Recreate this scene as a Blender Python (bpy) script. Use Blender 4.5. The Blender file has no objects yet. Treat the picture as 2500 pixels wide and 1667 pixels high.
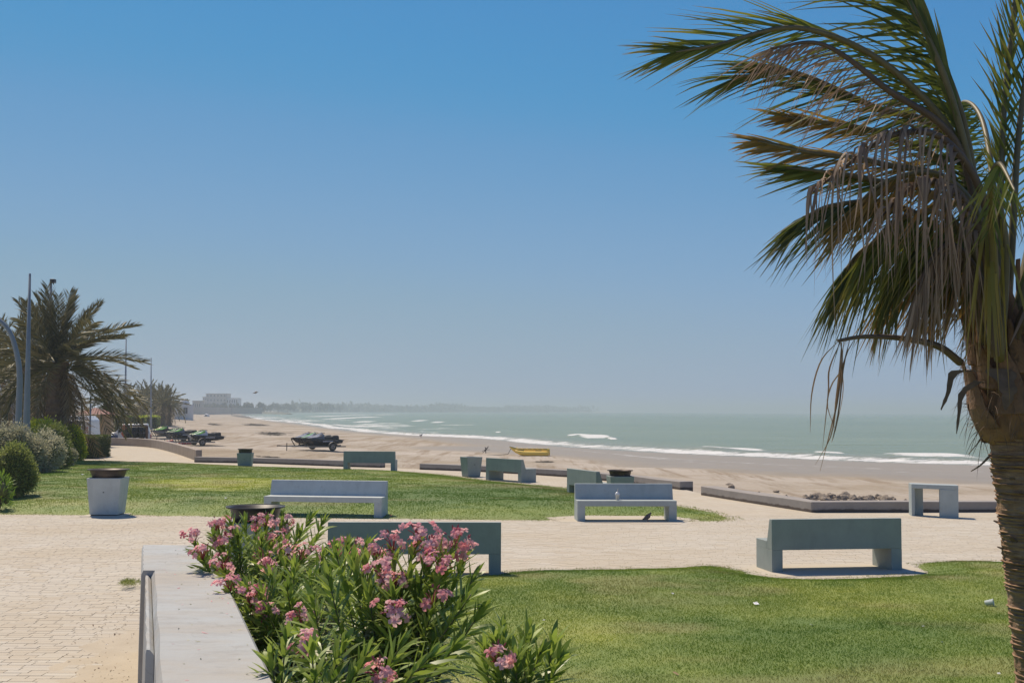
import bpy, bmesh, math, random
import numpy as np
from mathutils import Vector, Matrix
from mathutils.geometry import delaunay_2d_cdt

R = math.radians
scene = bpy.context.scene
# ------------------------------------------------------------------ camera
CAM_H = 2.4
cd = bpy.data.cameras.new('camera')
cam = bpy.data.objects.new('camera', cd)
scene.collection.objects.link(cam)
cd.sensor_fit = 'HORIZONTAL'
cd.sensor_width = 36.0
cd.lens = 43.2
cd.clip_start = 0.1
cd.clip_end = 60000
CAMROT = (Matrix.Rotation(R(90 + 3.234), 3, 'X') @ Matrix.Rotation(R(0.27), 3, 'Z'))
cam.matrix_world = Matrix.Translation((0, 0, CAM_H)) @ CAMROT.to_4x4()
scene.camera = cam
# ------------------------------------------------------------------ sky, sun
SUN_EL, SUN_AZ = 57.0, -33.0          # azimuth measured from +Y towards +X
w = bpy.data.worlds.new('World')
scene.world = w
w.use_nodes = True
nt = w.node_tree
nt.nodes.clear()
sky = nt.nodes.new('ShaderNodeTexSky')
sky.sky_type = 'NISHITA'
sky.sun_disc = False
sky.sun_elevation = R(SUN_EL)
sky.sun_rotation = R(SUN_AZ)
sky.altitude = 3000
sky.air_density = 1.0
sky.dust_density = 0.0
sky.ozone_density = 10.0
bgn = nt.nodes.new('ShaderNodeBackground')
bgn.inputs['Strength'].default_value = 0.1
outn = nt.nodes.new('ShaderNodeOutputWorld')
# even photographic grading of the whole sky (depends on the sky's own colour only)
scl = nt.nodes.new('ShaderNodeVectorMath')
scl.operation = 'SCALE'
scl.inputs['Scale'].default_value = 0.075
nt.links.new(sky.outputs[0], scl.inputs[0])
cur = nt.nodes.new('ShaderNodeRGBCurve')
for ci, pts in enumerate((((0, 0.062), (0.076, 0.072), (0.10, 0.135), (0.136, 0.205), (0.209, 0.275), (0.37, 0.32), (1, 0.40)),
                          ((0, 0), (0.168, 0.28), (0.209, 0.322), (0.287, 0.375), (0.397, 0.405), (0.58, 0.415), (1, 0.47)),
                          ((0, 0), (0.25, 0.46), (0.40, 0.57), (0.468, 0.578), (0.578, 0.575), (0.65, 0.53), (1, 0.52)))):
    c_ = cur.mapping.curves[ci]
    c_.points[0].location = pts[0]
    c_.points[1].location = pts[-1]
    for p_ in pts[1:-1]:
        c_.points.new(*p_)
cur.mapping.update()
nt.links.new(scl.outputs[0], cur.inputs['Color'])
scl2 = nt.nodes.new('ShaderNodeVectorMath')
scl2.operation = 'SCALE'
scl2.inputs['Scale'].default_value = 8.12
nt.links.new(cur.outputs[0], scl2.inputs[0])
nt.links.new(scl2.outputs[0], bgn.inputs[0])
nt.links.new(bgn.outputs[0], outn.inputs[0])
sd = bpy.data.lights.new('sun', 'SUN')
sd.energy = 4.2
sd.angle = R(2.5)
sd.color = (1.0, 0.865, 0.69)
sun = bpy.data.objects.new('sun', sd)
scene.collection.objects.link(sun)
sv = Vector((math.sin(R(SUN_AZ)) * math.cos(R(SUN_EL)), math.cos(R(SUN_AZ)) * math.cos(R(SUN_EL)), math.sin(R(SUN_EL))))
sun.rotation_euler = sv.to_track_quat('Z', 'Y').to_euler()
sun.location = (0, 0, 20)
# ------------------------------------------------------------------ exposure, renderer
vs_ = scene.view_settings
scene.display_settings.display_device = 'sRGB'
vs_.view_transform = 'Standard'
vs_.look = 'None'
vs_.exposure = 0.3
vs_.gamma = 1.0
vs_.use_curve_mapping = False
cy = scene.cycles
cy.use_denoising = True
try:
    cy.denoiser = 'OPENIMAGEDENOISE'
    cy.denoising_input_passes = 'RGB_ALBEDO_NORMAL'
    cy.denoising_prefilter = 'ACCURATE'
except Exception:
    pass
cy.max_bounces = 6
cy.diffuse_bounces = 3
cy.glossy_bounces = 3
cy.transmission_bounces = 3
cy.transparent_max_bounces = 6
cy.volume_bounces = 1
cy.caustics_reflective = False
cy.caustics_refractive = False

# ================================================================== helpers
COL = scene.collection
rng = np.random.default_rng(7)
random.seed(11)


def ray(px, py):
    return (CAMROT @ Vector(((px - 1250) / 3000.0, -(py - 833.5) / 3000.0, -1.0)))


def G(px, py, z=0.0):
    d = ray(px, py)
    t = (z - CAM_H) / d.z
    return Vector((d.x * t, d.y * t, z))


def PD(px, py, Y):
    d = ray(px, py)
    t = Y / d.y
    return Vector((d.x * t, Y, CAM_H + d.z * t))


class MB:
    """collects faces and links them as ONE mesh object"""
    def __init__(s):
        s.v = []
        s.f = []

    def add(s, vs, fs):
        o = len(s.v)
        s.v += [tuple(v) for v in vs]
        s.f += [tuple(i + o for i in f) for f in fs]
        return s

    def box(s, x0, x1, y0, y1, z0, z1):
        vs = [(x, y, z) for z in (z0, z1) for (x, y) in ((x0, y0), (x1, y0), (x1, y1), (x0, y1))]
        return s.add(vs, [(3, 2, 1, 0), (4, 5, 6, 7), (0, 1, 5, 4), (1, 2, 6, 5), (2, 3, 7, 6), (3, 0, 4, 7)])

    def loft(s, rings, cap=True):
        n = len(rings[0])
        vs = [p for r in rings for p in r]
        fs = []
        for k in range(len(rings) - 1):
            for i in range(n):
                j = (i + 1) % n
                fs.append((k * n + i, k * n + j, (k + 1) * n + j, (k + 1) * n + i))
        if cap:
            fs.append(tuple(range(n - 1, -1, -1)))
            fs.append(tuple((len(rings) - 1) * n + i for i in range(n)))
        return s.add(vs, fs)

    def prism(s, pts, z0, z1):
        return s.loft([[(x, y, z0) for x, y in pts], [(x, y, z1) for x, y in pts]])

    def profile(s, pts, x0, x1):          # outline in (y,z), extruded along x
        return s.loft([[(x0, y, z) for y, z in pts], [(x1, y, z) for y, z in pts]])

    def profile_y(s, pts, y0, y1):        # outline in (x,z), extruded along y
        return s.loft([[(x, y1, z) for x, z in pts], [(x, y0, z) for x, z in pts]])

    def tube(s, pts, rad, n=8, cap=True):
        pts = [Vector(p) for p in pts]
        if not hasattr(rad, '__len__'):
            rad = [rad] * len(pts)
        rings = []
        ref = None
        for i, p in enumerate(pts):
            t = (pts[min(i + 1, len(pts) - 1)] - pts[max(i - 1, 0)]).normalized()
            if ref is None:
                ref = Vector((0, 0, 1)) if abs(t.z) < 0.9 else Vector((1, 0, 0))
            a = t.cross(ref).normalized()
            b = a.cross(t).normalized()
            ref = b
            rings.append([p + (a * math.cos(q) + b * math.sin(q)) * rad[i] for q in [2 * math.pi * k / n for k in range(n)]])
        return s.loft(rings, cap)

    def lathe(s, prof, n=24, c=(0, 0, 0), sx=1, sy=1, cap=True):
        return s.loft([[(c[0] + r * sx * math.cos(q), c[1] + r * sy * math.sin(q), c[2] + z) for q in [2 * math.pi * k / n for k in range(n)]] for r, z in prof], cap)

    def build(s, name, mat, parent=None, smooth=False, bevel=0.0, loc=None):
        me = bpy.data.meshes.new(name)
        me.from_pydata(s.v, [], s.f)
        me.update()
        if smooth:
            me.polygons.foreach_set('use_smooth', [True] * len(me.polygons))
        o = bpy.data.objects.new(name, me)
        if mat:
            me.materials.append(mat)
        COL.objects.link(o)
        if parent is not None:
            o.parent = parent
        if loc is not None:
            o.location = loc
        if bevel:
            m = o.modifiers.new('edge', 'BEVEL')
            m.width = bevel
            m.segments = 2
            m.limit_method = 'ANGLE'
            m.angle_limit = R(35)
        return o


def np_mesh(name, V, F, mat, parent=None, attrs=None, smooth=False, link=True):
    V = np.asarray(V, dtype=np.float32)
    F = np.asarray(F, dtype=np.int32)
    me = bpy.data.meshes.new(name)
    n, k = F.shape
    me.vertices.add(len(V))
    me.vertices.foreach_set('co', V.ravel())
    me.loops.add(n * k)
    me.loops.foreach_set('vertex_index', F.ravel())
    me.polygons.add(n)
    me.polygons.foreach_set('loop_start', np.arange(0, n * k, k, dtype=np.int32))
    me.polygons.foreach_set('use_smooth', np.full(n, bool(smooth)))
    for a, val in (attrs or {}).items():
        at = me.attributes.new(a, 'FLOAT', 'POINT')
        at.data.foreach_set('value', np.asarray(val, dtype=np.float32))
    me.update(calc_edges=True)
    me.materials.append(mat)
    if not link:
        return me
    o = bpy.data.objects.new(name, me)
    COL.objects.link(o)
    if parent is not None:
        o.parent = parent
    return o


def empty(name, loc=(0, 0, 0), rz=0.0):
    o = bpy.data.objects.new(name, None)
    o.empty_display_size = 0.2
    COL.objects.link(o)
    o.location = loc
    o.rotation_euler = (0, 0, rz)
    return o


def tag(o, label=None, cat=None, group=None, kind=None):
    if label:
        o['label'] = label
    if cat:
        o['category'] = cat
    if group:
        o['group'] = group
    if kind:
        o['kind'] = kind
    return o


def link_mesh(name, me, parent=None, M=None):
    o = bpy.data.objects.new(name, me)
    COL.objects.link(o)
    if parent is not None:
        o.parent = parent
    if M is not None:
        o.matrix_local = M
    return o


def copy_tree(o, parent=None):
    c = o.copy()
    COL.objects.link(c)
    c.parent = parent
    for ch in list(KIDS.get(o.name, [])) or list(o.children):
        copy_tree(ch, c)
    return c


KIDS = {}


def norm(a):
    return a / np.maximum(np.linalg.norm(a, axis=-1, keepdims=True), 1e-9)


def strips(P0, D, S, L, W, G_, nseg=3, prof=None, fold=0.0):
    """N curved blades: start P0, direction D, side S, length L, width W, bend G_ (added * t^2 * L)"""
    N = len(P0)
    L = np.broadcast_to(np.asarray(L, float), (N,))
    W = np.broadcast_to(np.asarray(W, float), (N,))
    G_ = np.broadcast_to(np.asarray(G_, float), (N, 3))
    ts = np.linspace(0, 1, nseg + 1)
    if prof is None:
        prof = lambda t: np.clip(np.sin(math.pi * np.minimum(0.12 + 0.88 * t, 1)) ** 0.7, 0.03, 1)
    V = np.zeros((N, nseg + 1, 2, 3))
    for k, t in enumerate(ts):
        c = P0 + D * (L * t)[:, None] + G_ * (L * t * t)[:, None]
        wv = S * (W * float(prof(t)) * 0.5)[:, None]
        V[:, k, 0] = c - wv
        V[:, k, 1] = c + wv
    base = (np.arange(N) * (nseg + 1) * 2)[:, None]
    F = []
    for k in range(nseg):
        F.append(np.stack([base[:, 0] + 2 * k, base[:, 0] + 2 * k + 1, base[:, 0] + 2 * k + 3, base[:, 0] + 2 * k + 2], 1))
    F = np.stack(F, 1).reshape(-1, 4)
    T = np.broadcast_to(np.repeat(ts, 2)[None], (N, (nseg + 1) * 2)).ravel()
    return V.reshape(-1, 3), F, T


# ---------------------------------------------------------------- value noise
_perm = rng.permutation(4096)
_val = rng.random(4096)


def _h(ix, iy):
    return _val[_perm[(_perm[ix & 4095] + iy) & 4095]]


def vnoise(x, y):
    x = np.asarray(x, float)
    y = np.asarray(y, float)
    ix = np.floor(x).astype(int)
    iy = np.floor(y).astype(int)
    fx = x - ix
    fy = y - iy
    fx = fx * fx * (3 - 2 * fx)
    fy = fy * fy * (3 - 2 * fy)
    return (_h(ix, iy) * (1 - fx) + _h(ix + 1, iy) * fx) * (1 - fy) + (_h(ix, iy + 1) * (1 - fx) + _h(ix + 1, iy + 1) * fx) * fy


def fbm(x, y, oct=4):
    s = 0
    a = 0.5
    for k in range(oct):
        s = s + a * vnoise(x * 2 ** k + 17.3 * k, y * 2 ** k - 9.1 * k)
        a *= 0.5
    return s / (1 - 0.5 ** oct)


def smooth(e0, e1, x):
    t = np.clip((x - e0) / (e1 - e0), 0, 1)
    return t * t * (3 - 2 * t)


def inside(poly, X, Y):
    P = np.asarray(poly, float)
    X = np.asarray(X, float)
    Y = np.asarray(Y, float)
    r = np.zeros(X.shape, bool)
    for (x0, y0), (x1, y1) in zip(P, np.roll(P, -1, 0)):
        c = ((y0 > Y) != (y1 > Y))
        with np.errstate(divide='ignore', invalid='ignore'):
            xi = (x1 - x0) * (Y - y0) / (y1 - y0 + 1e-12) + x0
        r ^= c & (X < xi)
    return r


def edge_dist(P, X, Y, closed=True):
    P = np.asarray(P, float)
    Q = np.roll(P, -1, 0)
    if not closed:
        P, Q = P[:-1], Q[:-1]
    X = np.asarray(X, float)
    Y = np.asarray(Y, float)
    best = np.full(X.shape, 1e18)
    for (x0, y0), (x1, y1) in zip(P, Q):
        dx, dy = x1 - x0, y1 - y0
        L = dx * dx + dy * dy + 1e-12
        t = np.clip(((X - x0) * dx + (Y - y0) * dy) / L, 0, 1)
        best = np.minimum(best, (X - x0 - t * dx) ** 2 + (Y - y0 - t * dy) ** 2)
    return np.sqrt(best)


def sdist(poly, X, Y):
    d = edge_dist(poly, X, Y)
    return np.where(inside(poly, X, Y), d, -d)


def smooth_line(pts, n=6):
    """Catmull-Rom through 2-D points"""
    P = [np.array(p, float) for p in pts]
    P = [2 * P[0] - P[1]] + P + [2 * P[-1] - P[-2]]
    out = []
    for i in range(1, len(P) - 2):
        for k in range(n):
            t = k / n
            a, b, c, d = P[i - 1:i + 3]
            out.append(0.5 * ((2 * b) + (c - a) * t + (2 * a - 5 * b + 4 * c - d) * t * t + (3 * b - a - 3 * c + d) * t ** 3))
    out.append(P[-2])
    return [tuple(p) for p in out]


# ================================================================== materials
def new_mat(name):
    m = bpy.data.materials.new(name)
    m.use_nodes = True
    t = m.node_tree
    t.nodes.clear()
    o = t.nodes.new('ShaderNodeOutputMaterial')
    b = t.nodes.new('ShaderNodeBsdfPrincipled')
    t.links.new(b.outputs[0], o.inputs[0])
    return m, t, b, o


def nd(t, kind, **kw):
    n = t.nodes.new(kind)
    for k, v in kw.items():
        setattr(n, k, v)
    return n


def noise(t, coord, scale, detail=5, rough=0.55, mapping=None):
    n = nd(t, 'ShaderNodeTexNoise')
    n.inputs['Scale'].default_value = scale
    n.inputs['Detail'].default_value = detail
    n.inputs['Roughness'].default_value = rough
    src = coord
    if mapping:
        mp = nd(t, 'ShaderNodeMapping')
        mp.inputs['Scale'].default_value = mapping
        t.links.new(coord, mp.inputs[0])
        src = mp.outputs[0]
    t.links.new(src, n.inputs['Vector'])
    return n.outputs['Fac']


def ramp(t, fac, stops):
    r = nd(t, 'ShaderNodeValToRGB')
    e = r.color_ramp.elements
    while len(e) < len(stops):
        e.new(0.5)
    for k, (p, c) in enumerate(stops):
        e[k].position = p
        e[k].color = (*c, 1) if len(c) == 3 else c
    t.links.new(fac, r.inputs[0])
    return r.outputs[0]


def mixc(t, fac, a, b, mode='MIX'):
    n = nd(t, 'ShaderNodeMix', data_type='RGBA', blend_type=mode)
    for sock, v in ((n.inputs[0], fac), (n.inputs[6], a), (n.inputs[7], b)):
        if isinstance(v, (int, float)):
            sock.default_value = v
        elif isinstance(v, tuple):
            sock.default_value = (*v, 1)
        else:
            t.links.new(v, sock)
    return n.outputs[2]


def mth(t, op, a, b=None, clamp=False):
    n = nd(t, 'ShaderNodeMath', operation=op, use_clamp=clamp)
    for s, v in zip(n.inputs, (a, b)):
        if v is None:
            continue
        if isinstance(v, (int, float)):
            s.default_value = v
        else:
            t.links.new(v, s)
    return n.outputs[0]


def bump(t, b, h, strength=0.3, dist=0.02):
    n = nd(t, 'ShaderNodeBump')
    n.inputs['Strength'].default_value = strength
    n.inputs['Distance'].default_value = dist
    t.links.new(h, n.inputs['Height'])
    t.links.new(n.outputs[0], b.inputs['Normal'])


def coord(t, kind='Object'):
    return nd(t, 'ShaderNodeTexCoord').outputs[kind]


def geo_pos(t):
    return nd(t, 'ShaderNodeNewGeometry').outputs['Position']


def plain(name, c1, c2=None, scale=6.0, rough=0.7, metal=0.0, bmp=0.15, bscale=60.0, bdist=0.004, spec=0.5, world=False, stain=None, stain_scale=2.0):
    m, t, b, o = new_mat(name)
    co = geo_pos(t) if world else coord(t)
    c2 = c2 or tuple(v * 0.8 for v in c1)
    col = ramp(t, noise(t, co, scale), [(0.3, c2), (0.7, c1)])
    if stain:
        f = ramp(t, noise(t, co, stain_scale, 8, 0.7), [(0.55, (0, 0, 0)), (0.72, (1, 1, 1))])
        col = mixc(t, f, col, stain)
    t.links.new(col, b.inputs['Base Color'])
    b.inputs['Roughness'].default_value = rough
    b.inputs['Metallic'].default_value = metal
    b.inputs['Specular IOR Level'].default_value = spec
    if bmp:
        bump(t, b, noise(t, co, bscale, 4), bmp, bdist)
    return m


def leafy(name, ca, cb, tip=None, tip_amount=0.0, rough=0.5, trans=0.3, patch=0.0, patch_col=None, spec=0.4):
    """leaf colour from the per-leaf 'rnd' and along-leaf 't' attributes"""
    m, t, b, o = new_mat(name)
    a = nd(t, 'ShaderNodeAttribute', attribute_name='rnd').outputs['Fac']
    oi = nd(t, 'ShaderNodeObjectInfo').outputs['Random']
    f = mth(t, 'FRACT', mth(t, 'ADD', a, oi))
    col = ramp(t, f, [(0.0, ca), (0.75, cb), (1.0, tuple(min(1, v * 1.25) for v in cb))])
    if tip:
        tt = nd(t, 'ShaderNodeAttribute', attribute_name='t').outputs['Fac']
        g = mth(t, 'MULTIPLY', mth(t, 'POWER', tt, 3.0), tip_amount, True)
        col = mixc(t, g, col, tip)
    if patch:
        pf = ramp(t, noise(t, geo_pos(t), patch, 3), [(0.45, (0, 0, 0)), (0.65, (1, 1, 1))])
        col = mixc(t, pf, col, patch_col)
    t.links.new(col, b.inputs['Base Color'])
    b.inputs['Roughness'].default_value = rough
    b.inputs['Specular IOR Level'].default_value = spec
    if trans:
        tr = nd(t, 'ShaderNodeBsdfTranslucent')
        t.links.new(col, tr.inputs[0])
        mx = nd(t, 'ShaderNodeMixShader')
        mx.inputs[0].default_value = trans
        t.links.new(b.outputs[0], mx.inputs[1])
        t.links.new(tr.outputs[0], mx.inputs[2])
        t.links.new(mx.outputs[0], o.inputs[0])
    return m

# ================================================================== layout of the place
SEA = -1.8
xy = lambda v: (v.x, v.y)
Wpx = [(3300, 1168), (2800, 1150), (2427, 1137), (2150, 1128), (1900, 1118), (1700, 1109), (1530, 1100), (1365, 1089), (1187, 1071),
       (1008, 1062), (900, 1055), (801, 1044), (717, 1032), (640, 1024), (600, 1016), (590, 1011)]
WLINE = smooth_line([xy(G(x, y, SEA)) for x, y in Wpx], 5)
far_coast = [(-330, 1800), (-470, 2500), (-300, 3300), (60, 4100), (420, 4700), (500, 5600)]
LAND = WLINE + far_coast + [(-4200, 5600), (-4200, -120), (160, -120), (160, 40)]
Bpx = [(3300, 1290), (2700, 1237), (2427, 1211), (2250, 1194), (2084, 1185), (1861, 1180), (1708, 1168), (1545, 1157), (1427, 1134), (1346, 1124),
       (1200, 1114), (1060, 1106), (1000, 1100), (1010, 1095), (1090, 1091), (1130, 1087), (1008, 1071), (900, 1061), (801, 1049), (717, 1036), (640, 1027)]
BLINE = smooth_line([xy(G(x, y, SEA + 0.25)) for x, y in Bpx], 4)
DRY = BLINE + [(-150, 900), (-470, 2500), (-4200, 5600), (-4200, -120), (160, -120), (160, 20)]

# edge of the paved promenade, seen from left to right
wall_px = [(120, 1087), (200, 1086.5), (270, 1087), (300, 1087.6), (340, 1089.5), (380, 1094), (420, 1104), (455, 1115.5), (478, 1124)]
curb_a = [xy(G(474, 1128)), xy(G(640, 1131)), xy(G(838, 1138.5)), xy(G(928, 1141))]
curb_b = [xy(G(1024, 1145.5)), xy(G(1170, 1151)), xy(G(1303, 1158.6)), xy(G(1384, 1164)), xy(G(1547, 1180)), xy(G(1660, 1195))]
curb_c1 = [xy(G(1711, 1207.7)), xy(G(1850, 1230)), xy(G(1981, 1250.3))]
curb_c2 = [xy(G(1981, 1250.3)), xy(G(2200, 1250)), xy(G(2427, 1249.3)), xy(G(2900, 1249))]
wall_pts = smooth_line([xy(G(x, y)) for x, y in wall_px], 4)


def off(pts, d):
    out = []
    for i, p in enumerate(pts):
        a = np.array(pts[max(i - 1, 0)])
        b = np.array(pts[min(i + 1, len(pts) - 1)])
        t = (b - a) / np.linalg.norm(b - a)
        out.append((p[0] - t[1] * d, p[1] + t[0] * d))
    return out


PLZ = off(wall_pts, 0.12) + off(curb_a, 0.2) + off(curb_b, 0.2) + off(curb_c1, 0.2)[:-1] + off(curb_c2, 0.2) + [(34, 29), (34, -4), (-45, -4), (-45, 85)]

lawn_near = [(560, 1405), (800, 1406), (1000, 1409), (1120, 1404), (1250, 1393), (1300, 1389), (1400, 1388), (1550, 1385), (1650, 1382), (1704, 1378), (1776, 1382),
             (1823, 1391), (1880, 1405), (1960, 1410), (2100, 1408), (2235, 1397), (2215, 1376), (2282, 1367), (2373, 1366), (2450, 1369), (2600, 1376), (2950, 1380)]
LN = smooth_line([xy(G(x, y)) for x, y in lawn_near], 3) + [(13.5, 2.0), (0.12, 2.0), (-1.02, 5.7), (-2.45, 10.45), (-3.05, 12.3)]
lawn_mid = [(-160, 1256), (0, 1257), (220, 1258), (400, 1260), (600, 1263), (800, 1266), (1000, 1268), (1250, 1271), (1340, 1273), (1380, 1264), (1420, 1259.5), (1640, 1262), (1672, 1272), (1750, 1274),
            (1815, 1269), (1785, 1257), (1708, 1240), (1655, 1232), (1500, 1205), (1383, 1189), (1264, 1178), (1187, 1171), (1157, 1166), (1068, 1156), (979, 1150.5), (800, 1145),
            (700, 1142), (600, 1138), (500, 1133), (319, 1130), (187, 1128), (60, 1126), (-160, 1125)]
LM = smooth_line([xy(G(x, y)) for x, y in lawn_mid], 3)


def zbeach(X, Y):
    X = np.asarray(X, float)
    Y = np.asarray(Y, float)
    d = sdist(LAND, X, Y)
    z = np.where(d > 0, SEA + 1.45 * (1 - np.exp(-d / 55.0)), np.maximum(SEA + d * 0.05, -4.5))
    p = np.maximum(-sdist(PLZ, X, Y), 0)
    z = z + (-0.25 - z) * np.exp(-(p / 12.0) ** 2)
    rough_ = smooth(12, 40, d) * smooth(1, 8, p)
    z = z + rough_ * ((fbm(X / 9.0, Y / 9.0) - 0.5) * 0.28 + (fbm(X / 2.6, Y / 2.6, 3) - 0.5) * 0.26)
    z = z + 2.3 * smooth(8, 75, d) * smooth(115, 300, Y)          # the shore road lies on a low rise
    z = z + smooth(60, 160, d) * smooth(90, 200, Y) * (fbm(X / 45.0, Y / 45.0) - 0.45) * 0.9
    return z


def T(px, py):
    """where the line of sight meets the beach"""
    d = ray(px, py)
    lo, hi = 5.0, 8000.0
    ys = np.geomspace(20, 6000, 90)
    for _ in range(3):
        X = d.x / d.y * ys
        Z = CAM_H + d.z / d.y * ys
        k = max(1, int(np.argmax(Z < zbeach(X, ys))))
        y = ys[k]
        ys = np.linspace(ys[k - 1], ys[k], 12)
    return Vector((d.x / d.y * y, y, float(zbeach(np.array([d.x / d.y * y]), np.array([y]))[0])))


def ground_z(x, y):
    return float(zbeach(np.array([x]), np.array([y]))[0])


# ------------------------------------------------------------------ beach
def fan(y0, y1, nrow, umax, ncol, yoff=0.0, umin=None):
    ys = np.geomspace(y0, y1, nrow)
    us = np.linspace(-umax if umin is None else umin, umax, ncol)
    Y, U = np.meshgrid(ys, us, indexing='ij')
    X = U * (Y + yoff)
    i = np.arange(nrow * ncol).reshape(nrow, ncol)
    F = np.stack([i[:-1, :-1].ravel(), i[:-1, 1:].ravel(), i[1:, 1:].ravel(), i[1:, :-1].ravel()], 1)
    return X.ravel(), Y.ravel(), F


def sand_mat():
    m, t, b, o = new_mat('sand')
    co = geo_pos(t)
    big = noise(t, co, 0.035, 6, 0.6)
    mid = noise(t, co, 0.4, 6, 0.65, (0.5, 1.6, 1))
    fine = noise(t, co, 9.0, 4, 0.7)
    col = ramp(t, big, [(0.34, (0.40, 0.35, 0.285)), (0.62, (0.50, 0.45, 0.385))])
    brown = nd(t, 'ShaderNodeAttribute', attribute_name='brown').outputs['Fac']
    col = mixc(t, brown, col, (0.36, 0.30, 0.215))
    col = mixc(t, ramp(t, mid, [(0.52, (0, 0, 0)), (0.75, (0.75, 0.75, 0.75))]), col, (0.27, 0.20, 0.13))
    col = mixc(t, ramp(t, fine, [(0.3, (0.35,) * 3), (0.6, (0, 0, 0))]), col, (0.22, 0.17, 0.12))
    rot = nd(t, 'ShaderNodeMapping')
    rot.inputs['Rotation'].default_value = (0, 0, R(-20))
    rot.inputs['Scale'].default_value = (0.9, 0.035, 1)
    t.links.new(co, rot.inputs[0])
    trk = nd(t, 'ShaderNodeTexNoise')
    trk.inputs['Scale'].default_value = 1.0
    trk.inputs['Detail'].default_value = 7
    trk.inputs['Roughness'].default_value = 0.7
    t.links.new(rot.outputs[0], trk.inputs['Vector'])
    col = mixc(t, ramp(t, trk.outputs['Fac'], [(0.40, (0.9,) * 3), (0.50, (0, 0, 0))]), col, (0.27, 0.215, 0.155))
    col = mixc(t, ramp(t, noise(t, co, 0.09, 7, 0.7, (0.8, 0.5, 1)), [(0.48, (0, 0, 0)), (0.62, (0.85,) * 3)]), col, (0.30, 0.245, 0.175))
    wet = nd(t, 'ShaderNodeAttribute', attribute_name='wet').outputs['Fac']
    wn = noise(t, co, 0.25, 5, 0.6, (0.35, 1.2, 1))
    wf = mth(t, 'MULTIPLY', wet, mth(t, 'ADD', mth(t, 'MULTIPLY', wn, 0.5), 0.72), True)
    col = mixc(t, wf, col, (0.30, 0.255, 0.195))
    foam = nd(t, 'ShaderNodeAttribute', attribute_name='foam').outputs['Fac']
    fn = noise(t, co, 1.1, 8, 0.75, (0.5, 1.0, 1))
    ff = ramp(t, mth(t, 'ADD', foam, mth(t, 'MULTIPLY', mth(t, 'SUBTRACT', fn, 0.5), 1.1)), [(0.48, (0, 0, 0)), (0.62, (1, 1, 1))])
    col = mixc(t, ff, col, (0.62, 0.62, 0.60))
    t.links.new(col, b.inputs['Base Color'])
    film = nd(t, 'ShaderNodeAttribute', attribute_name='film').outputs['Fac']
    r = mth(t, 'SUBTRACT', 0.92, mth(t, 'MULTIPLY', wf, 0.34))
    r = mth(t, 'SUBTRACT', r, mth(t, 'MULTIPLY', film, 0.16), True)
    t.links.new(mth(t, 'MAXIMUM', r, mth(t, 'MULTIPLY', ff, 0.8)), b.inputs['Roughness'])
    t.links.new(mth(t, 'ADD', mth(t, 'MULTIPLY', wf, 0.07), 0.04), b.inputs['Specular IOR Level'])
    bn = nd(t, 'ShaderNodeBump')
    bn.inputs['Distance'].default_value = 0.06
    t.links.new(mth(t, 'SUBTRACT', 0.8, mth(t, 'MULTIPLY', wf, 0.78), True), bn.inputs['Strength'])
    t.links.new(mth(t, 'ADD', noise(t, co, 2.6, 6, 0.7), mth(t, 'MULTIPLY', fine, 0.4)), bn.inputs['Height'])
    t.links.new(bn.outputs[0], b.inputs['Normal'])
    return m


def line_d(px_line, z, X, Y):
    return edge_dist(smooth_line([xy(G(x, y, z)) for x, y in px_line], 4), X, Y, closed=False)


X, Y, F = fan(18, 5500, 420, 0.95, 520, 14)
Zb = zbeach(X, Y)
dW = sdist(LAND, X, Y)
dD = sdist(DRY, X, Y)
wob = (fbm(X / 7, Y / 7) - 0.5) * 5
wet = smooth(1.6, -1.2, dD + wob * 0.25) * (Y < 1200)
film = smooth(0.3, -5.0, dD + wob * 0.3) * wet
swash = [[(1180, 1086), (1380, 1097), (1606, 1123), (1900, 1143), (2150, 1155), (2427, 1163), (2800, 1180)],
         [(1500, 1112), (1640, 1132), (1800, 1150), (2000, 1160), (2200, 1165), (2427, 1176), (2800, 1196)],
         [(1560, 1155), (1700, 1165), (1830, 1174), (2000, 1178), (2150, 1184), (2427, 1207), (2800, 1235)]]
foam = smooth(2.6, 0.0, dW + wob * 0.6) * 0.40
for k, ln in enumerate(swash):
    foam = np.maximum(foam, (0.56, 0.53, 0.42)[k] * np.exp(-(line_d(ln, SEA + 0.15, X + wob * 0.12, Y + wob * 0.3) / (1.0, 0.75, 0.45)[k]) ** 2))
foam = foam * (Y < 1500)
pl = -sdist(PLZ, X, Y)
brown = np.clip(smooth(48, 10, pl) * smooth(6, 40, dD) * (0.35 + 1.2 * fbm(X / 14 + 3, Y / 14)), 0, 1)
brown = np.maximum(brown, smooth(0.60, 0.72, fbm(X / 60 + 9, Y / 22 + 4)) * (Y > 120) * 0.8)
beach = np_mesh('beach', np.stack([X, Y, Zb], 1), F, sand_mat(), attrs={'wet': wet, 'film': film, 'foam': foam, 'brown': brown}, smooth=True)
tag(beach, kind='structure')

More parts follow.
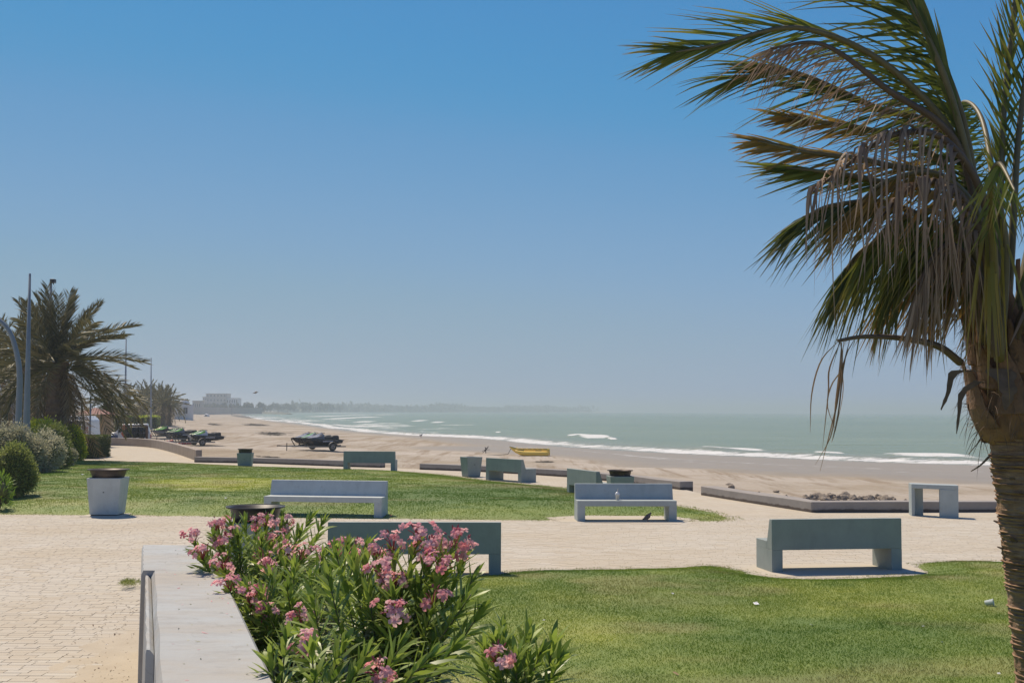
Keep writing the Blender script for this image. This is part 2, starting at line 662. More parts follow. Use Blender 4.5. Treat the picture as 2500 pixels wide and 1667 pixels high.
# ------------------------------------------------------------------ sea
def sea_mat():
    m, t, b, o = new_mat('sea')
    co = geo_pos(t)
    shal = nd(t, 'ShaderNodeAttribute', attribute_name='shallow').outputs['Fac']
    drift = noise(t, co, 0.03, 5, 0.6, (0.35, 1.0, 1))
    deep = ramp(t, drift, [(0.35, (0.195, 0.235, 0.13)), (0.68, (0.245, 0.28, 0.16))])
    col = mixc(t, shal, deep, (0.30, 0.285, 0.205))
    foam = nd(t, 'ShaderNodeAttribute', attribute_name='foam').outputs['Fac']
    fn = noise(t, co, 0.9, 9, 0.78, (0.45, 1.0, 1))
    ff = ramp(t, mth(t, 'ADD', foam, mth(t, 'MULTIPLY', mth(t, 'SUBTRACT', fn, 0.5), 1.9)), [(0.46, (0, 0, 0)), (0.60, (1, 1, 1))])
    col = mixc(t, ff, col, (0.66, 0.66, 0.64))
    t.links.new(col, b.inputs['Base Color'])
    b.inputs['IOR'].default_value = 1.33
    b.inputs['Specular IOR Level'].default_value = 0.24
    t.links.new(mth(t, 'MAXIMUM', 0.20, mth(t, 'MULTIPLY', ff, 0.9)), b.inputs['Roughness'])
    h = mth(t, 'ADD', noise(t, co, 0.55, 6, 0.62, (0.4, 1.0, 1)), mth(t, 'MULTIPLY', noise(t, co, 0.12, 4, 0.55, (0.35, 1.0, 1)), 2.4))
    bump(t, b, h, 0.85, 0.8)
    return m


X, Y, F = fan(45, 12500, 560, 0.62, 620, 0, umin=-0.44)
dS = -sdist(LAND, X, Y)                   # metres off shore
keep = (dS[F] > -9).any(1)
lat = (fbm(X / 16, Y / 30) - 0.5)
foam = smooth(3.4, 0.4, np.abs(dS - 1.2 + lat * 6)) * (0.46 + 0.36 * fbm(X / 11 + 60, Y / 20)) * smooth(1400, 500, Y)
foam = np.maximum(foam, 0.50 * np.exp(-((dS - 9 + lat * 14) / 1.3) ** 2) * smooth(0.42, 0.55, fbm(X / 20 + 5, Y / 40)))
foam = np.maximum(foam, smooth(150, 350, Y) * smooth(1300, 700, Y) * smooth(130, 5, dS) * smooth(0.57, 0.68, fbm(X / 14 + 8, Y / 26 + 2)) * 0.6)
lift = 0.35 * np.exp(-((dS - 4 + lat * 7) / 2.4) ** 2) * (Y < 500)
crests = [(1462, 1068.5, 44, 3.4), (2322, 1118, 110, 5.5), (1810, 1103, 85, 3.2), (1008, 1027.5, 16, 1.8), (1060, 1031, 16, 1.5), (1410, 1065, 22, 1.6), (1215, 1056, 8, 1.2),
          (850, 1019, 30, 1.8), (790, 1022, 26, 2.0), (830, 1013, 20, 1.3), (745, 1016, 26, 1.8), (870, 1030, 24, 1.6), (760, 1008, 20, 1.2), (910, 1012, 14, 1.1), (1500, 1073, 12, 1.3), (2040, 1108.5, 40, 2.2)]
for (cx, cyy, hw, hh) in crests:
    p = G(cx, cyy + hh, SEA)
    q = G(cx, cyy - hh, SEA)
    hx = hw / 3000.0 * p.y
    hy = max(abs(q.y - p.y) * 0.5, 0.5)
    slope = 0.0 if cyy < 1040 else -0.12
    yc = (p.y + q.y) / 2 + slope * (X - p.x)
    g = np.exp(-np.abs((X - p.x) / hx) ** 4) * np.exp(-np.abs((Y - yc + lat * 2) / hy) ** 3)
    foam = np.maximum(foam, g * 0.85)
    lift += 0.45 * min(1, hh / 4) * np.exp(-np.abs((X - p.x) / (hx * 1.15)) ** 4) * np.exp(-((Y - yc - hy * 0.2) / (hy * 1.1)) ** 2)
near = smooth(420, 90, Y)
swell = near * 0.07 * np.sin(dS / 3.1 + lat * 6) * smooth(2, 14, dS)
shallow = np.clip(np.exp(-np.maximum(dS, 0) / 9.0), 0, 1)
Zs = SEA + 0.02 + lift + swell
Zs = np.where(dS < 0, np.minimum(Zs, SEA + 0.03), Zs)
used = np.unique(F[keep])
remap = np.zeros(len(X), int)
remap[used] = np.arange(len(used))
sea = np_mesh('sea', np.stack([X, Y, Zs], 1)[used], remap[F[keep]], sea_mat(), attrs={'foam': foam[used], 'shallow': shallow[used]}, smooth=True)
tag(sea, kind='structure')

# ------------------------------------------------------------------ paved promenade
def paving_mat(name, tex):
    m, t, b, o = new_mat(name)
    co = geo_pos(t)
    a = nd(t, 'ShaderNodeAttribute', attribute_name='rnd').outputs['Fac']
    oi = nd(t, 'ShaderNodeObjectInfo').outputs['Random']
    f = mth(t, 'FRACT', mth(t, 'ADD', a, oi))
    stone = ramp(t, f, [(0.0, (0.46, 0.40, 0.31)), (0.2, (0.50, 0.445, 0.355)), (0.45, (0.485, 0.435, 0.35)), (0.7, (0.53, 0.485, 0.40)), (0.9, (0.49, 0.445, 0.37)), (1.0, (0.51, 0.45, 0.35))])
    if tex:
        br = nd(t, 'ShaderNodeTexBrick')
        br.offset = 0.43
        br.inputs['Scale'].default_value = 1.0
        br.inputs['Mortar Size'].default_value = 0.012
        br.inputs['Brick Width'].default_value = 0.24
        br.inputs['Row Height'].default_value = 0.12
        br.inputs['Bias'].default_value = 0.0
        br.inputs['Color1'].default_value = (0.46, 0.405, 0.32, 1)
        br.inputs['Color2'].default_value = (0.53, 0.485, 0.40, 1)
        br.inputs['Mortar'].default_value = (0.42, 0.36, 0.27, 1)
        t.links.new(co, br.inputs['Vector'])
        stone = br.outputs['Color']
    dust = noise(t, co, 0.33, 6, 0.6, (0.6, 1.2, 1))
    stone = mixc(t, ramp(t, dust, [(0.42, (0, 0, 0)), (0.70, (0.7, 0.7, 0.7))]), stone, (0.46, 0.39, 0.285))
    spk = noise(t, co, 9.0, 6, 0.75, (0.22, 1.8, 1))
    stone = mixc(t, ramp(t, spk, [(0.33, (0.45,) * 3), (0.5, (0, 0, 0))]), stone, (0.40, 0.34, 0.26))
    pale = noise(t, co, 0.8, 5, 0.6)
    stone = mixc(t, ramp(t, pale, [(0.55, (0, 0, 0)), (0.75, (0.5,) * 3)]), stone, (0.57, 0.53, 0.46))
    t.links.new(stone, b.inputs['Base Color'])
    b.inputs['Roughness'].default_value = 0.9
    b.inputs['Specular IOR Level'].default_value = 0.15
    bump(t, b, noise(t, co, 40.0, 5, 0.7), 0.2, 0.004)
    return m


M_pave = paving_mat('paving_sheet', True)
M_brick = paving_mat('paver_stone', False)


def sheet(name, poly, z, mat, skirt=0.0, step=0.0, zf=None, attrs=None):
    """filled outline (optionally with inner points and a height function)"""
    P = [Vector((x, y)) for x, y in poly]
    n = len(P)
    pts = list(P)
    if step:
        A = np.array(poly)
        gx = np.arange(A[:, 0].min(), A[:, 0].max(), step)
        gy = np.arange(A[:, 1].min(), A[:, 1].max(), step)
        gx, gy = [q.ravel() for q in np.meshgrid(gx, gy)]
        gx = gx + (rng.random(gx.shape) - 0.5) * step * 0.5
        gy = gy + (rng.random(gy.shape) - 0.5) * step * 0.5
        k = sdist(poly, gx, gy) > step * 0.35
        pts += [Vector((a, b_)) for a, b_ in zip(gx[k], gy[k])]
    v, e, f, *_ = delaunay_2d_cdt(pts, [(i, (i + 1) % n) for i in range(n)], [], 1, 1e-5)
    V = np.array([(q.x, q.y, 0.0) for q in v])
    V[:, 2] = z if zf is None else zf(V[:, 0], V[:, 1])
    F = [tuple(q) for q in f]
    me = bpy.data.meshes.new(name)
    vs = [tuple(q) for q in V]
    if skirt:
        o0 = len(vs)
        vs += [(x, y, z - skirt) for x, y in poly]
        # boundary vertices keep their input order in the result
        F += [(i, o0 + i, o0 + (i + 1) % n, (i + 1) % n) for i in range(n)]
    me.from_pydata(vs, [], F)
    for an, fn in (attrs or {}).items():
        at = me.attributes.new(an, 'FLOAT', 'POINT')
        arr = np.zeros(len(vs), np.float32)
        arr[:len(V)] = fn(V[:, 0], V[:, 1])
        at.data.foreach_set('value', arr)
    me.update()
    me.materials.append(mat)
    ob = bpy.data.objects.new(name, me)
    COL.objects.link(ob)
    bm = bmesh.new()
    bm.from_mesh(me)
    bmesh.ops.recalc_face_normals(bm, faces=bm.faces)
    bm.to_mesh(me)
    bm.free()
    return ob


plaza = sheet('promenade', PLZ, -0.0045, M_pave, skirt=0.25)
tag(plaza, kind='structure')

WALL_R = lambda y: -1.128 - 0.2987 * (y - 6.08)      # right edge of the planter wall
WALL_L = lambda y: -1.736 - 0.2987 * (y - 6.08)
wall_poly = [(WALL_L(12.4) - 0.1, 12.45), (WALL_R(12.4), 12.45), (WALL_R(0), 0.0), (WALL_L(0) - 0.1, 0.0)]
# real pavers wherever one can tell them apart
bricks = []
pitch = 0.1165
rr = random.Random(5)
for k in range(int((29.0 - 9.6) / pitch)):
    y = 9.6 + k * pitch
    x = -0.46 * y - 0.6 + rr.random() * 0.2
    while x < 0.46 * y + 0.4:
        L = rr.choice((0.17, 0.22, 0.22, 0.25, 0.30))
        bricks.append((x, y, L))
        x += L + 0.004
B = np.array(bricks)
cx_, cy_ = B[:, 0] + B[:, 2] / 2, B[:, 1] + 0.06
ok = ~((sdist(LN, cx_, cy_) > 0.12) | (sdist(LM, cx_, cy_) > 0.12) | inside(wall_poly, cx_, cy_)) & (sdist(PLZ, cx_, cy_) > 0.4)
B = B[ok]
zt = (rng.random(len(B)) - 0.5) * 0.0025
yaw = (rng.random(len(B)) - 0.5) * 0.02
dist = np.hypot(B[:, 0] + B[:, 2] / 2, B[:, 1])
inframe = (np.abs(B[:, 0] + B[:, 2] * 0.5) < 0.415 * B[:, 1]) & (B[:, 1] > 10.6) & (B[:, 0] < WALL_L(B[:, 1]) - 0.1)
order = np.argsort(np.where(inframe, dist, 1e9))
single = np.zeros(len(B), bool)
single[order[:290]] = True
bb = MB().box(0, 1, 0, 0.113, -0.03, 0.0)
ch = 0.002
bb.v[4:] = [(0.008, ch, 0), (0.992, ch, 0), (0.992, 0.113 - ch, 0), (0.008, 0.113 - ch, 0)]
tmp = bb.build('paver', M_brick)
unit = tmp.data
bpy.data.objects.remove(tmp)
for k in np.nonzero(single)[0]:
    o = link_mesh('paver', unit, plaza)
    o.location = (B[k, 0], B[k, 1], zt[k])
    o.scale = (B[k, 2], 1, 1)
    o.rotation_euler = (0, 0, yaw[k])
uv = np.array([v.co for v in unit.vertices])
rest = np.nonzero(~single)[0]
V = np.zeros((len(rest), 8, 3))
V[:, :, 0] = B[rest, 0][:, None] + uv[None, :, 0] * B[rest, 2][:, None] - yaw[rest][:, None] * uv[None, :, 1]
V[:, :, 1] = B[rest, 1][:, None] + uv[None, :, 1] + yaw[rest][:, None] * uv[None, :, 0] * B[rest, 2][:, None]
V[:, :, 2] = uv[None, :, 2] + zt[rest][:, None]
fq = np.array([(4, 5, 6, 7), (0, 1, 5, 4), (1, 2, 6, 5), (2, 3, 7, 6), (3, 0, 4, 7)])
Fb = (fq[None] + (np.arange(len(rest)) * 8)[:, None, None]).reshape(-1, 4)
pv = np_mesh('paver_field', V.reshape(-1, 3), Fb, M_brick, plaza, attrs={'rnd': np.repeat(np.mod(0.5 * rng.random(len(rest)) + 0.5 * fbm(B[rest, 0] / 1.3, B[rest, 1] / 0.25), 1.0), 8)})
tag(pv, kind='stuff')

# ------------------------------------------------------------------ lawns
def hue_f(X, Y):
    h = 0.5 + 0.75 * (fbm(X / 2.6, Y / 1.9 + 5) - 0.5) + 0.6 * (fbm(X / 0.55, Y / 0.4) - 0.5) - 0.06
    for (px, py, r, a) in ((530, 1198, 3.0, 0.55), (1270, 1216, 3.4, -0.42), (1450, 1560, 0.6, 0.3), (1750, 1480, 1.2, -0.15), (2000, 1640, 1.3, -0.25), (1380, 1430, 0.9, -0.12), (700, 1170, 3, 0.1)):
        p = G(px, py)
        h = h + a * np.exp(-(((X - p.x) / r) ** 2 + ((Y - p.y) / (r * 1.1)) ** 2))
    return np.clip(h, 0, 1)


def dry_f(X, Y):
    d = smooth(0.52, 0.74, fbm(X / 1.5 + 40, Y / 0.9 + 7)) * 0.55
    for (px, py, rx, ry, a) in ((1290, 1200, 1.9, 1.0, 0.95), (2310, 1420, 0.45, 0.3, 0.7), (1300, 1415, 0.6, 0.35, 0.55), (2170, 1490, 0.5, 0.25, 0.4), (2480, 1500, 0.3, 0.4, 0.6), (1600, 1480, 0.9, 0.6, 0.3), (70, 1220, 0.5, 0.9, 0.9)):
        p = G(px, py)
        d = np.maximum(d, a * np.exp(-(((X - p.x) / rx) ** 2 + ((Y - p.y) / ry) ** 2)) * (0.6 + 0.8 * fbm(X / 0.3, Y / 0.2)))
    for L_, e in ((LM, 0.9), (LN, 0.35)):
        ed = edge_dist(L_, X, Y)
        d = np.maximum(d, 0.75 * smooth(e, 0.05, ed) * fbm(X / 0.8 + 3, Y / 0.6))
    return np.clip(d, 0, 1)


def grass_mat(name, blade):
    m, t, b, o = new_mat(name)
    hue = nd(t, 'ShaderNodeAttribute', attribute_name='hue').outputs['Fac']
    dry = nd(t, 'ShaderNodeAttribute', attribute_name='dry').outputs['Fac']
    rnd = nd(t, 'ShaderNodeAttribute', attribute_name='rnd').outputs['Fac']
    f = mth(t, 'ADD', hue, mth(t, 'MULTIPLY', mth(t, 'SUBTRACT', rnd, 0.5), 0.35 if blade else 0.0), True)
    col = ramp(t, f, [(0.15, (0.095, 0.19, 0.020)), (0.45, (0.18, 0.265, 0.038)), (0.75, (0.29, 0.345, 0.058)), (1.0, (0.43, 0.46, 0.055))])
    dd = mth(t, 'MULTIPLY', dry, mth(t, 'ADD', 0.55, mth(t, 'MULTIPLY', rnd, 0.7)), True)
    col = mixc(t, dd, col, (0.36, 0.28, 0.13))
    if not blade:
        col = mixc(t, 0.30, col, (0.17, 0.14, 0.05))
    t.links.new(col, b.inputs['Base Color'])
    b.inputs['Roughness'].default_value = 0.6
    b.inputs['Specular IOR Level'].default_value = 0.25
    if blade:
        tr = nd(t, 'ShaderNodeBsdfTranslucent')
        t.links.new(col, tr.inputs[0])
        mx = nd(t, 'ShaderNodeMixShader')
        mx.inputs[0].default_value = 0.35
        t.links.new(b.outputs[0], mx.inputs[1])
        t.links.new(tr.outputs[0], mx.inputs[2])
        t.links.new(mx.outputs[0], o.inputs[0])
    return m


M_turf = grass_mat('turf', False)
M_blade = grass_mat('grass_blade', True)


def lawn_z(poly, top, reach):
    return lambda X, Y: -0.012 + top * smooth(-0.02, reach, edge_dist(poly, X, Y)) * (0.7 + 0.6 * fbm(X / 2.2, Y / 2.2)) + 0.012 * (fbm(X / 0.4, Y / 0.4) - 0.5) * smooth(0, 0.2, edge_dist(poly, X, Y))


ZN = lawn_z(LN, 0.075, 0.9)
ZM = lawn_z(LM, 0.17, 2.5)


def lawn(name, label, poly, zf, step, dens, hgt, wid, ycut):
    base = sheet(name, poly, 0, M_turf, step=step, zf=zf, attrs={'hue': hue_f, 'dry': dry_f})
    base.data.polygons.foreach_set('use_smooth', [True] * len(base.data.polygons))
    tag(base, kind='structure')
    A = np.array(poly)
    x0, x1, y0, y1 = A[:, 0].min(), A[:, 0].max(), max(A[:, 1].min(), ycut), A[:, 1].max()
    n = int((x1 - x0) * (y1 - y0) * dens)
    X = x0 + rng.random(n) * (x1 - x0)
    Y = y0 + rng.random(n) * (y1 - y0)
    e = 0.16 * (fbm(X / 0.22, Y / 0.22) - 0.45) + 0.02
    k = (sdist(poly, X, Y) > -e) & (np.abs(X) < 0.44 * Y + 0.5)
    X, Y = X[k], Y[k]
    dry = dry_f(X, Y)
    k = rng.random(len(X)) > dry * 0.55
    X, Y, dry = X[k], Y[k], dry[k]
    n = len(X)
    Z = zf(X, Y)
    Z = np.where(inside(poly, X, Y), Z, 0.0)
    az = rng.random(n) * 2 * math.pi
    lean = 0.25 + 0.75 * rng.random(n)
    D = norm(np.stack([np.cos(az) * lean, np.sin(az) * lean, np.ones(n)], 1))
    sa = rng.random(n) * 2 * math.pi
    S = np.stack([np.cos(sa), np.sin(sa), np.zeros(n)], 1)
    H = hgt * (0.5 + rng.random(n)) * (0.75 + 0.6 * fbm(X / 1.1 + 2, Y / 1.1))
    W_ = wid * (0.7 + 0.6 * rng.random(n))
    P = np.stack([X, Y, Z - 0.004], 1)
    bend = np.stack([np.cos(az), np.sin(az), -0.5 * np.ones(n)], 1) * (0.25 * rng.random(n))[:, None]
    mid = P + D * (H * 0.6)[:, None]
    tip = P + D * H[:, None] + bend * H[:, None]
    V = np.stack([P - S * W_[:, None] / 2, P + S * W_[:, None] / 2, mid + S * W_[:, None] * 0.38, tip], 1).reshape(-1, 3)
    i = np.arange(n)[:, None] * 4
    Fg = i + np.array([[0, 1, 2, 3]])
    g = np_mesh('grass', V, Fg, M_blade, attrs={'hue': np.repeat(hue_f(X, Y), 4), 'dry': np.repeat(dry, 4), 'rnd': np.repeat(rng.random(n), 4)})
    tag(g, label, 'grass', kind='stuff')
    return g


lawn('lawn', 'short green turf filling the foreground beside the palm trunk', LN, ZN, 0.28, 4800, 0.021, 0.0048, 6.0)
lawn('lawn', 'mown green turf of the middle lawn behind the paved path', LM, ZM, 0.6, 900, 0.028, 0.011, 20)

# ------------------------------------------------------------------ kerbs and walls
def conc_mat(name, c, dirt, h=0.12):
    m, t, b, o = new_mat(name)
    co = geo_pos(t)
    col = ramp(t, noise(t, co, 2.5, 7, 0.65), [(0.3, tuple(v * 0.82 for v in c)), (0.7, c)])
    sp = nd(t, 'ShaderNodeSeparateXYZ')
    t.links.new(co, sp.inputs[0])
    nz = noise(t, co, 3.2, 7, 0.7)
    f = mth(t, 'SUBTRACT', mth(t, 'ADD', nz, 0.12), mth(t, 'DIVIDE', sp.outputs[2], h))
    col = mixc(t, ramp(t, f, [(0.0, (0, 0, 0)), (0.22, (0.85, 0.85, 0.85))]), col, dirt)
    t.links.new(col, b.inputs['Base Color'])
    b.inputs['Roughness'].default_value = 0.88
    b.inputs['Specular IOR Level'].default_value = 0.2
    bump(t, b, noise(t, co, 25.0, 6, 0.7), 0.35, 0.01)
    return m


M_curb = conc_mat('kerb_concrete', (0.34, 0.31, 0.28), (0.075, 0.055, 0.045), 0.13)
M_wall = plain('curved_wall_plaster', (0.36, 0.30, 0.25), (0.27, 0.225, 0.185), 1.2, 0.85, bscale=30, world=True)


def ribbon(name, pts, width, z0, z1, mat, label, cat, bevel=0.015, jitter=0.0):
    a = [np.array(p) for p in pts]
    b_ = [np.array(p) for p in off(pts, width)]
    rings = []
    for i, (p, q) in enumerate(zip(a, b_)):
        zz = z1 + (random.random() - 0.5) * jitter
        rings.append([(p[0], p[1], z0), (p[0], p[1], zz), (q[0], q[1], zz + 0.003), (q[0], q[1], z0)])
    c = np.mean([pts[0], pts[-1]], 0)
    mb = MB().loft([[(x - c[0], y - c[1], z) for x, y, z in r] for r in rings])
    o = mb.build(name, mat, bevel=bevel, loc=(c[0], c[1], 0))
    bm = bmesh.new()
    bm.from_mesh(o.data)
    bmesh.ops.recalc_face_normals(bm, faces=bm.faces)
    bm.to_mesh(o.data)
    bm.free()
    tag(o, label, cat)
    return o


def densify(pts, step):
    out = []
    for p, q in zip(pts[:-1], pts[1:]):
        p, q = np.array(p), np.array(q)
        n = max(1, int(np.linalg.norm(q - p) / step))
        out += [tuple(p + (q - p) * k / n) for k in range(n)]
    return out + [pts[-1]]


ribbon('curved_wall', wall_pts, 0.28, -0.35, 0.5, M_wall, 'low curved plaster wall sweeping round the paving before the pickup', 'wall', 0.02)
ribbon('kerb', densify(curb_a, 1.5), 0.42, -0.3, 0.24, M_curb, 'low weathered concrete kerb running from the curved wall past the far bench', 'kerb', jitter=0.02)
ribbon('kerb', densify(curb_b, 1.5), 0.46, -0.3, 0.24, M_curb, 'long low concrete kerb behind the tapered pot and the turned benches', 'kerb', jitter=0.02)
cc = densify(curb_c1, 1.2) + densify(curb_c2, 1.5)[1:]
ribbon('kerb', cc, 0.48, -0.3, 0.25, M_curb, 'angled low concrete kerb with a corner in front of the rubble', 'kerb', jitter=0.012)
for o in list(bpy.data.objects):
    if o.name.startswith('kerb'):
        o['group'] = 'kerbs along the beach edge'

# ================================================================== street furniture
def paint_mat(name, c, k=0.86):
    m, t, b, o = new_mat(name)
    co = coord(t)
    col = ramp(t, noise(t, co, 3.0, 7, 0.65), [(0.3, tuple(v * k for v in c)), (0.7, c)])
    scuff = ramp(t, noise(t, co, 2.2, 9, 0.75), [(0.60, (0, 0, 0)), (0.68, (0.55,) * 3)])
    col = mixc(t, scuff, col, (0.30, 0.30, 0.28))
    low = ramp(t, noise(t, co, 5.0, 8, 0.7, (1, 1, 0.25)), [(0.50, (0, 0, 0)), (0.70, (0.35,) * 3)])
    col = mixc(t, low, col, tuple(v * 0.62 for v in c))
    chip = ramp(t, noise(t, co, 9.0, 6, 0.8), [(0.70, (0, 0, 0)), (0.73, (0.8,) * 3)])
    col = mixc(t, chip, col, (0.46, 0.43, 0.38))
    t.links.new(col, b.inputs['Base Color'])
    b.inputs['Roughness'].default_value = 0.62
    b.inputs['Specular IOR Level'].default_value = 0.35
    bump(t, b, noise(t, co, 35.0, 5, 0.65), 0.22, 0.006)
    return m


M_paint = paint_mat('greygreen_paint', (0.315, 0.35, 0.325))
M_paint_mid = paint_mat('bluegrey_paint', (0.40, 0.445, 0.435))
M_paint_light = paint_mat('pale_bluegrey_paint', (0.50, 0.54, 0.52))
M_iron = plain('burnt_iron', (0.045, 0.035, 0.032), (0.09, 0.055, 0.04), 5.0, 0.55, metal=0.4, bscale=40, stain=(0.16, 0.13, 0.11), stain_scale=3.0)
M_steel = plain('worn_steel', (0.085, 0.066, 0.055), (0.045, 0.036, 0.032), 4.0, 0.5, metal=0.3, bscale=30)
M_blackmetal = plain('black_metal', (0.02, 0.02, 0.024), (0.035, 0.032, 0.032), 5.0, 0.45, metal=0.2, bscale=30)


def bench(origin, theta, L, label, D=0.65, H=0.79, z=0.0, M_paint=M_paint):
    """concrete bench: back face on local y=0, seat towards +y"""
    o = empty('concrete_bench', (origin[0], origin[1], z), theta)
    tag(o, label, 'bench', 'blue-grey concrete benches on the promenade')
    t = 0.17
    for x0 in (0.0, L - t):
        MB().box(x0, x0 + t, 0, D, -0.02, 0.3295).build('leg', M_paint, o, bevel=0.003)
    MB().box(0, L, 0.207, D, 0.33, 0.45).build('seat', M_paint, o, bevel=0.005)
    MB().profile([(0, 0.33), (0.206, 0.33), (0.206, 0.45), (0.10, H), (0, H)], 0, L).build('backrest', M_paint, o, bevel=0.007)
    return o


def pad(poly, z=0.004, t=0.05):
    o = MB().prism([(p[0], p[1]) for p in poly], z - t, z).build('paved_pad', M_brick)
    bm = bmesh.new()
    bm.from_mesh(o.data)
    bmesh.ops.recalc_face_normals(bm, faces=bm.faces)
    bm.to_mesh(o.data)
    bm.free()
    return tag(o, kind='structure')


def ang(a, b):
    return math.atan2(b[1] - a[1], b[0] - a[0])


# near right, seen from behind
p1, p2 = G(1885, 1397), G(2204, 1389)
b1 = bench(p1, R(9.5), 2.09, 'bench seen from behind on the lawn edge at the right, left end chipped')
pad([G(1800, 1388), G(1885, 1409), G(2262, 1398), G(2210, 1374), G(1840, 1378)])
# behind the oleander
p2 = G(1223, 1409)
b2 = bench((p2.x - 2.50 * math.cos(R(2)), p2.y - 2.50 * math.sin(R(2))), R(2), 2.50, 'long bench seen from behind, half hidden by the pink oleander')
pad([G(1075, 1404), G(1150, 1421), G(1262, 1415), G(1235, 1396), G(1100, 1396)], 0.006)
# facing us on the middle lawn, left
fr, fl = G(931, 1264), G(641, 1259.5)
th = ang(fr, fl)
yax = Vector((-math.sin(th), math.cos(th)))
b3 = bench((fr.x - yax.x * 0.65, fr.y - yax.y * 0.65), th, 2.72, 'long bench facing us at the front edge of the middle lawn, pale seat top', M_paint=M_paint_light)
# facing us, right, with the cup
fr, fl = G(1652.5, 1272.5), G(1410, 1271)
th = ang(fr, fl) + R(4)
yax5 = Vector((-math.sin(th), math.cos(th)))
O5 = (fr.x - yax5.x * 0.65, fr.y - yax5.y * 0.65)
b5 = bench(O5, th, 2.19, 'bench facing us with a drink cup standing on its seat', M_paint=M_paint_mid)
TH5 = th
pad([G(1330, 1263), G(1375, 1275), G(1660, 1279), G(1690, 1268), G(1640, 1259), G(1400, 1259)], 0.004)
# far, seen from behind
p4 = G(838, 1150)
b4 = bench(p4, R(-3), 2.05, 'farthest bench, seen from behind on the far edge of the lawn', z=0.0)
# turned towards the sea, next to the tapered pot
p6 = G(1186, 1171)
b6 = bench(p6, R(-52), 1.98, 'bench turned to the sea beside the tapered pot without a bowl', H=0.77)
# turned towards the sea, behind the cup bench
p7 = PD(1384, 1140, 35.0)
b7 = bench((p7.x, p7.y), R(-70), 2.05, 'bench turned to the sea, mostly hidden behind the cup bench', H=0.79)

# kinked concrete table
tb = empty('concrete_table', (0, 0, 0))
A, Bp = G(2226, 1259), G(2341, 1265)
tb.location = (A.x, A.y, 0)
tag(tb, 'small open-ended concrete table with a kinked top by the beach kerb', 'table')
dx, dy = Bp.x - A.x, Bp.y - A.y
kx, ky = dx * 0.5, dy * 0.5 - 0.06
top = MB().prism([(0, 0), (kx, ky), (dx, dy), (dx + 0.12, dy + 0.5), (kx + 0.05, ky + 0.56), (0.1, 0.52)], 0.645, 0.745)
top.build('tabletop', M_paint_mid, tb, bevel=0.006)
MB().prism([(0.002, 0.004), (0.075, -0.006), (0.17, 0.5), (0.10, 0.51)], -0.02, 0.645).build('leg', M_paint_mid, tb, bevel=0.005)
MB().prism([(0.165, 0.30), (0.36, 0.27), (0.38, 0.36), (0.18, 0.39)], -0.02, 0.645).build('leg_panel', M_paint_mid, tb, bevel=0.005)
MB().prism([(dx - 0.36, dy * 0.70), (dx - 0.002, dy + 0.003), (dx + 0.05, dy + 0.22), (dx - 0.30, dy * 0.7 + 0.24)], -0.02, 0.645).build('leg', M_paint_mid, tb, bevel=0.005)


def pot(loc, rz, s, label, tw=0.78, bw=0.64, h=0.86, M_paint=M_paint):
    o = empty('tapered_pot', loc, rz)
    tag(o, label, 'pot', 'tapered concrete pots')
    a, b_, i = tw / 2 * s, bw / 2 * s, (tw / 2 - 0.07) * s
    h *= s
    sq = lambda r, z: [(-r, -r, z), (r, -r, z), (r, r, z), (-r, r, z)]
    MB().loft([sq(b_, 0.012), sq(a, h), sq(i, h), sq(i * 0.9, h - 0.16 * s)]).build('body', M_paint, o, bevel=0.012)
    MB().lathe([(0.012, -0.02), (0.012, 0.012), (0.002, 0.014)], 10).build('drain_hole', M_blackmetal, o).matrix_local = Matrix.Translation((0.0, -(a + b_) / 2 - 0.012, h * 0.62)) @ Matrix.Rotation(R(90), 4, 'X')
    MB().loft([sq(b_ * 0.93, -0.02), sq(b_ * 0.93, 0.012)]).build('foot', M_blackmetal, o)
    return o


def bowl(loc, r, h, rb, mat, label, lip=0.05):
    o = empty('fire_bowl', loc)
    tag(o, label, 'bowl', 'round metal bowls on the pots')
    MB().lathe([(0.02, 0.0), (rb, 0.0), (rb + (r - lip - rb) * 0.55, h * 0.5), (r - lip, h - 0.012), (r, h), (r, h + 0.008), (r - lip - 0.008, h + 0.002), (rb - 0.02, 0.02), (0.02, 0.02)], 40).build('dish', mat, o, smooth=True)
    MB().lathe([(r - 0.012, h - 0.006), (r + 0.006, h - 0.006), (r + 0.006, h + 0.013), (r - 0.012, h + 0.013), (r - 0.012, h - 0.006)], 40, cap=False).build('rim', mat, o)
    return o


q = G(262.5, 1257)
pad([(q.x - 0.46, q.y - 0.50), (q.x + 0.46, q.y - 0.46), (q.x + 0.44, q.y + 0.42), (q.x - 0.44, q.y + 0.40)], 0.012)
pot((q.x, q.y, 0.02), R(2), 0.97, 'tapered pot with a brown steel bowl at the left lawn edge', M_paint=M_paint_light)
bowl((q.x, q.y, 0.02 + 0.79), 0.455, 0.22, 0.33, M_steel, 'worn brown steel bowl on the leftmost pot')
q = PD(624, 1235, 17.6)
pot((q.x, q.y, 0.0), R(4), 0.95, 'tapered pot almost hidden behind the oleander')
bowl((q.x, q.y, 0.80), 0.41, 0.22, 0.30, M_blackmetal, 'wide black bowl showing just above the oleander')
q = G(598.5, 1145)
pot((q.x, q.y, 0.0), R(3), 0.77, 'small far tapered pot with a deep black bowl')
bowl((q.x, q.y, 0.60), 0.31, 0.21, 0.255, M_blackmetal, 'deep black bowl on the small far pot', 0.03)
q = G(1150, 1163)
pot((q.x, q.y, 0.0), R(28), 0.84, 'tapered pot without a bowl between two far benches', tw=0.74, bw=0.60)
q = PD(1514, 1162, 32.6)
pot((q.x, q.y, 0.0), R(6), 0.82, 'tapered pot with a black bowl behind the cup bench')
bowl((q.x, q.y, 0.655), 0.335, 0.19, 0.25, M_iron, 'black iron bowl on the pot behind the cup bench', 0.04)

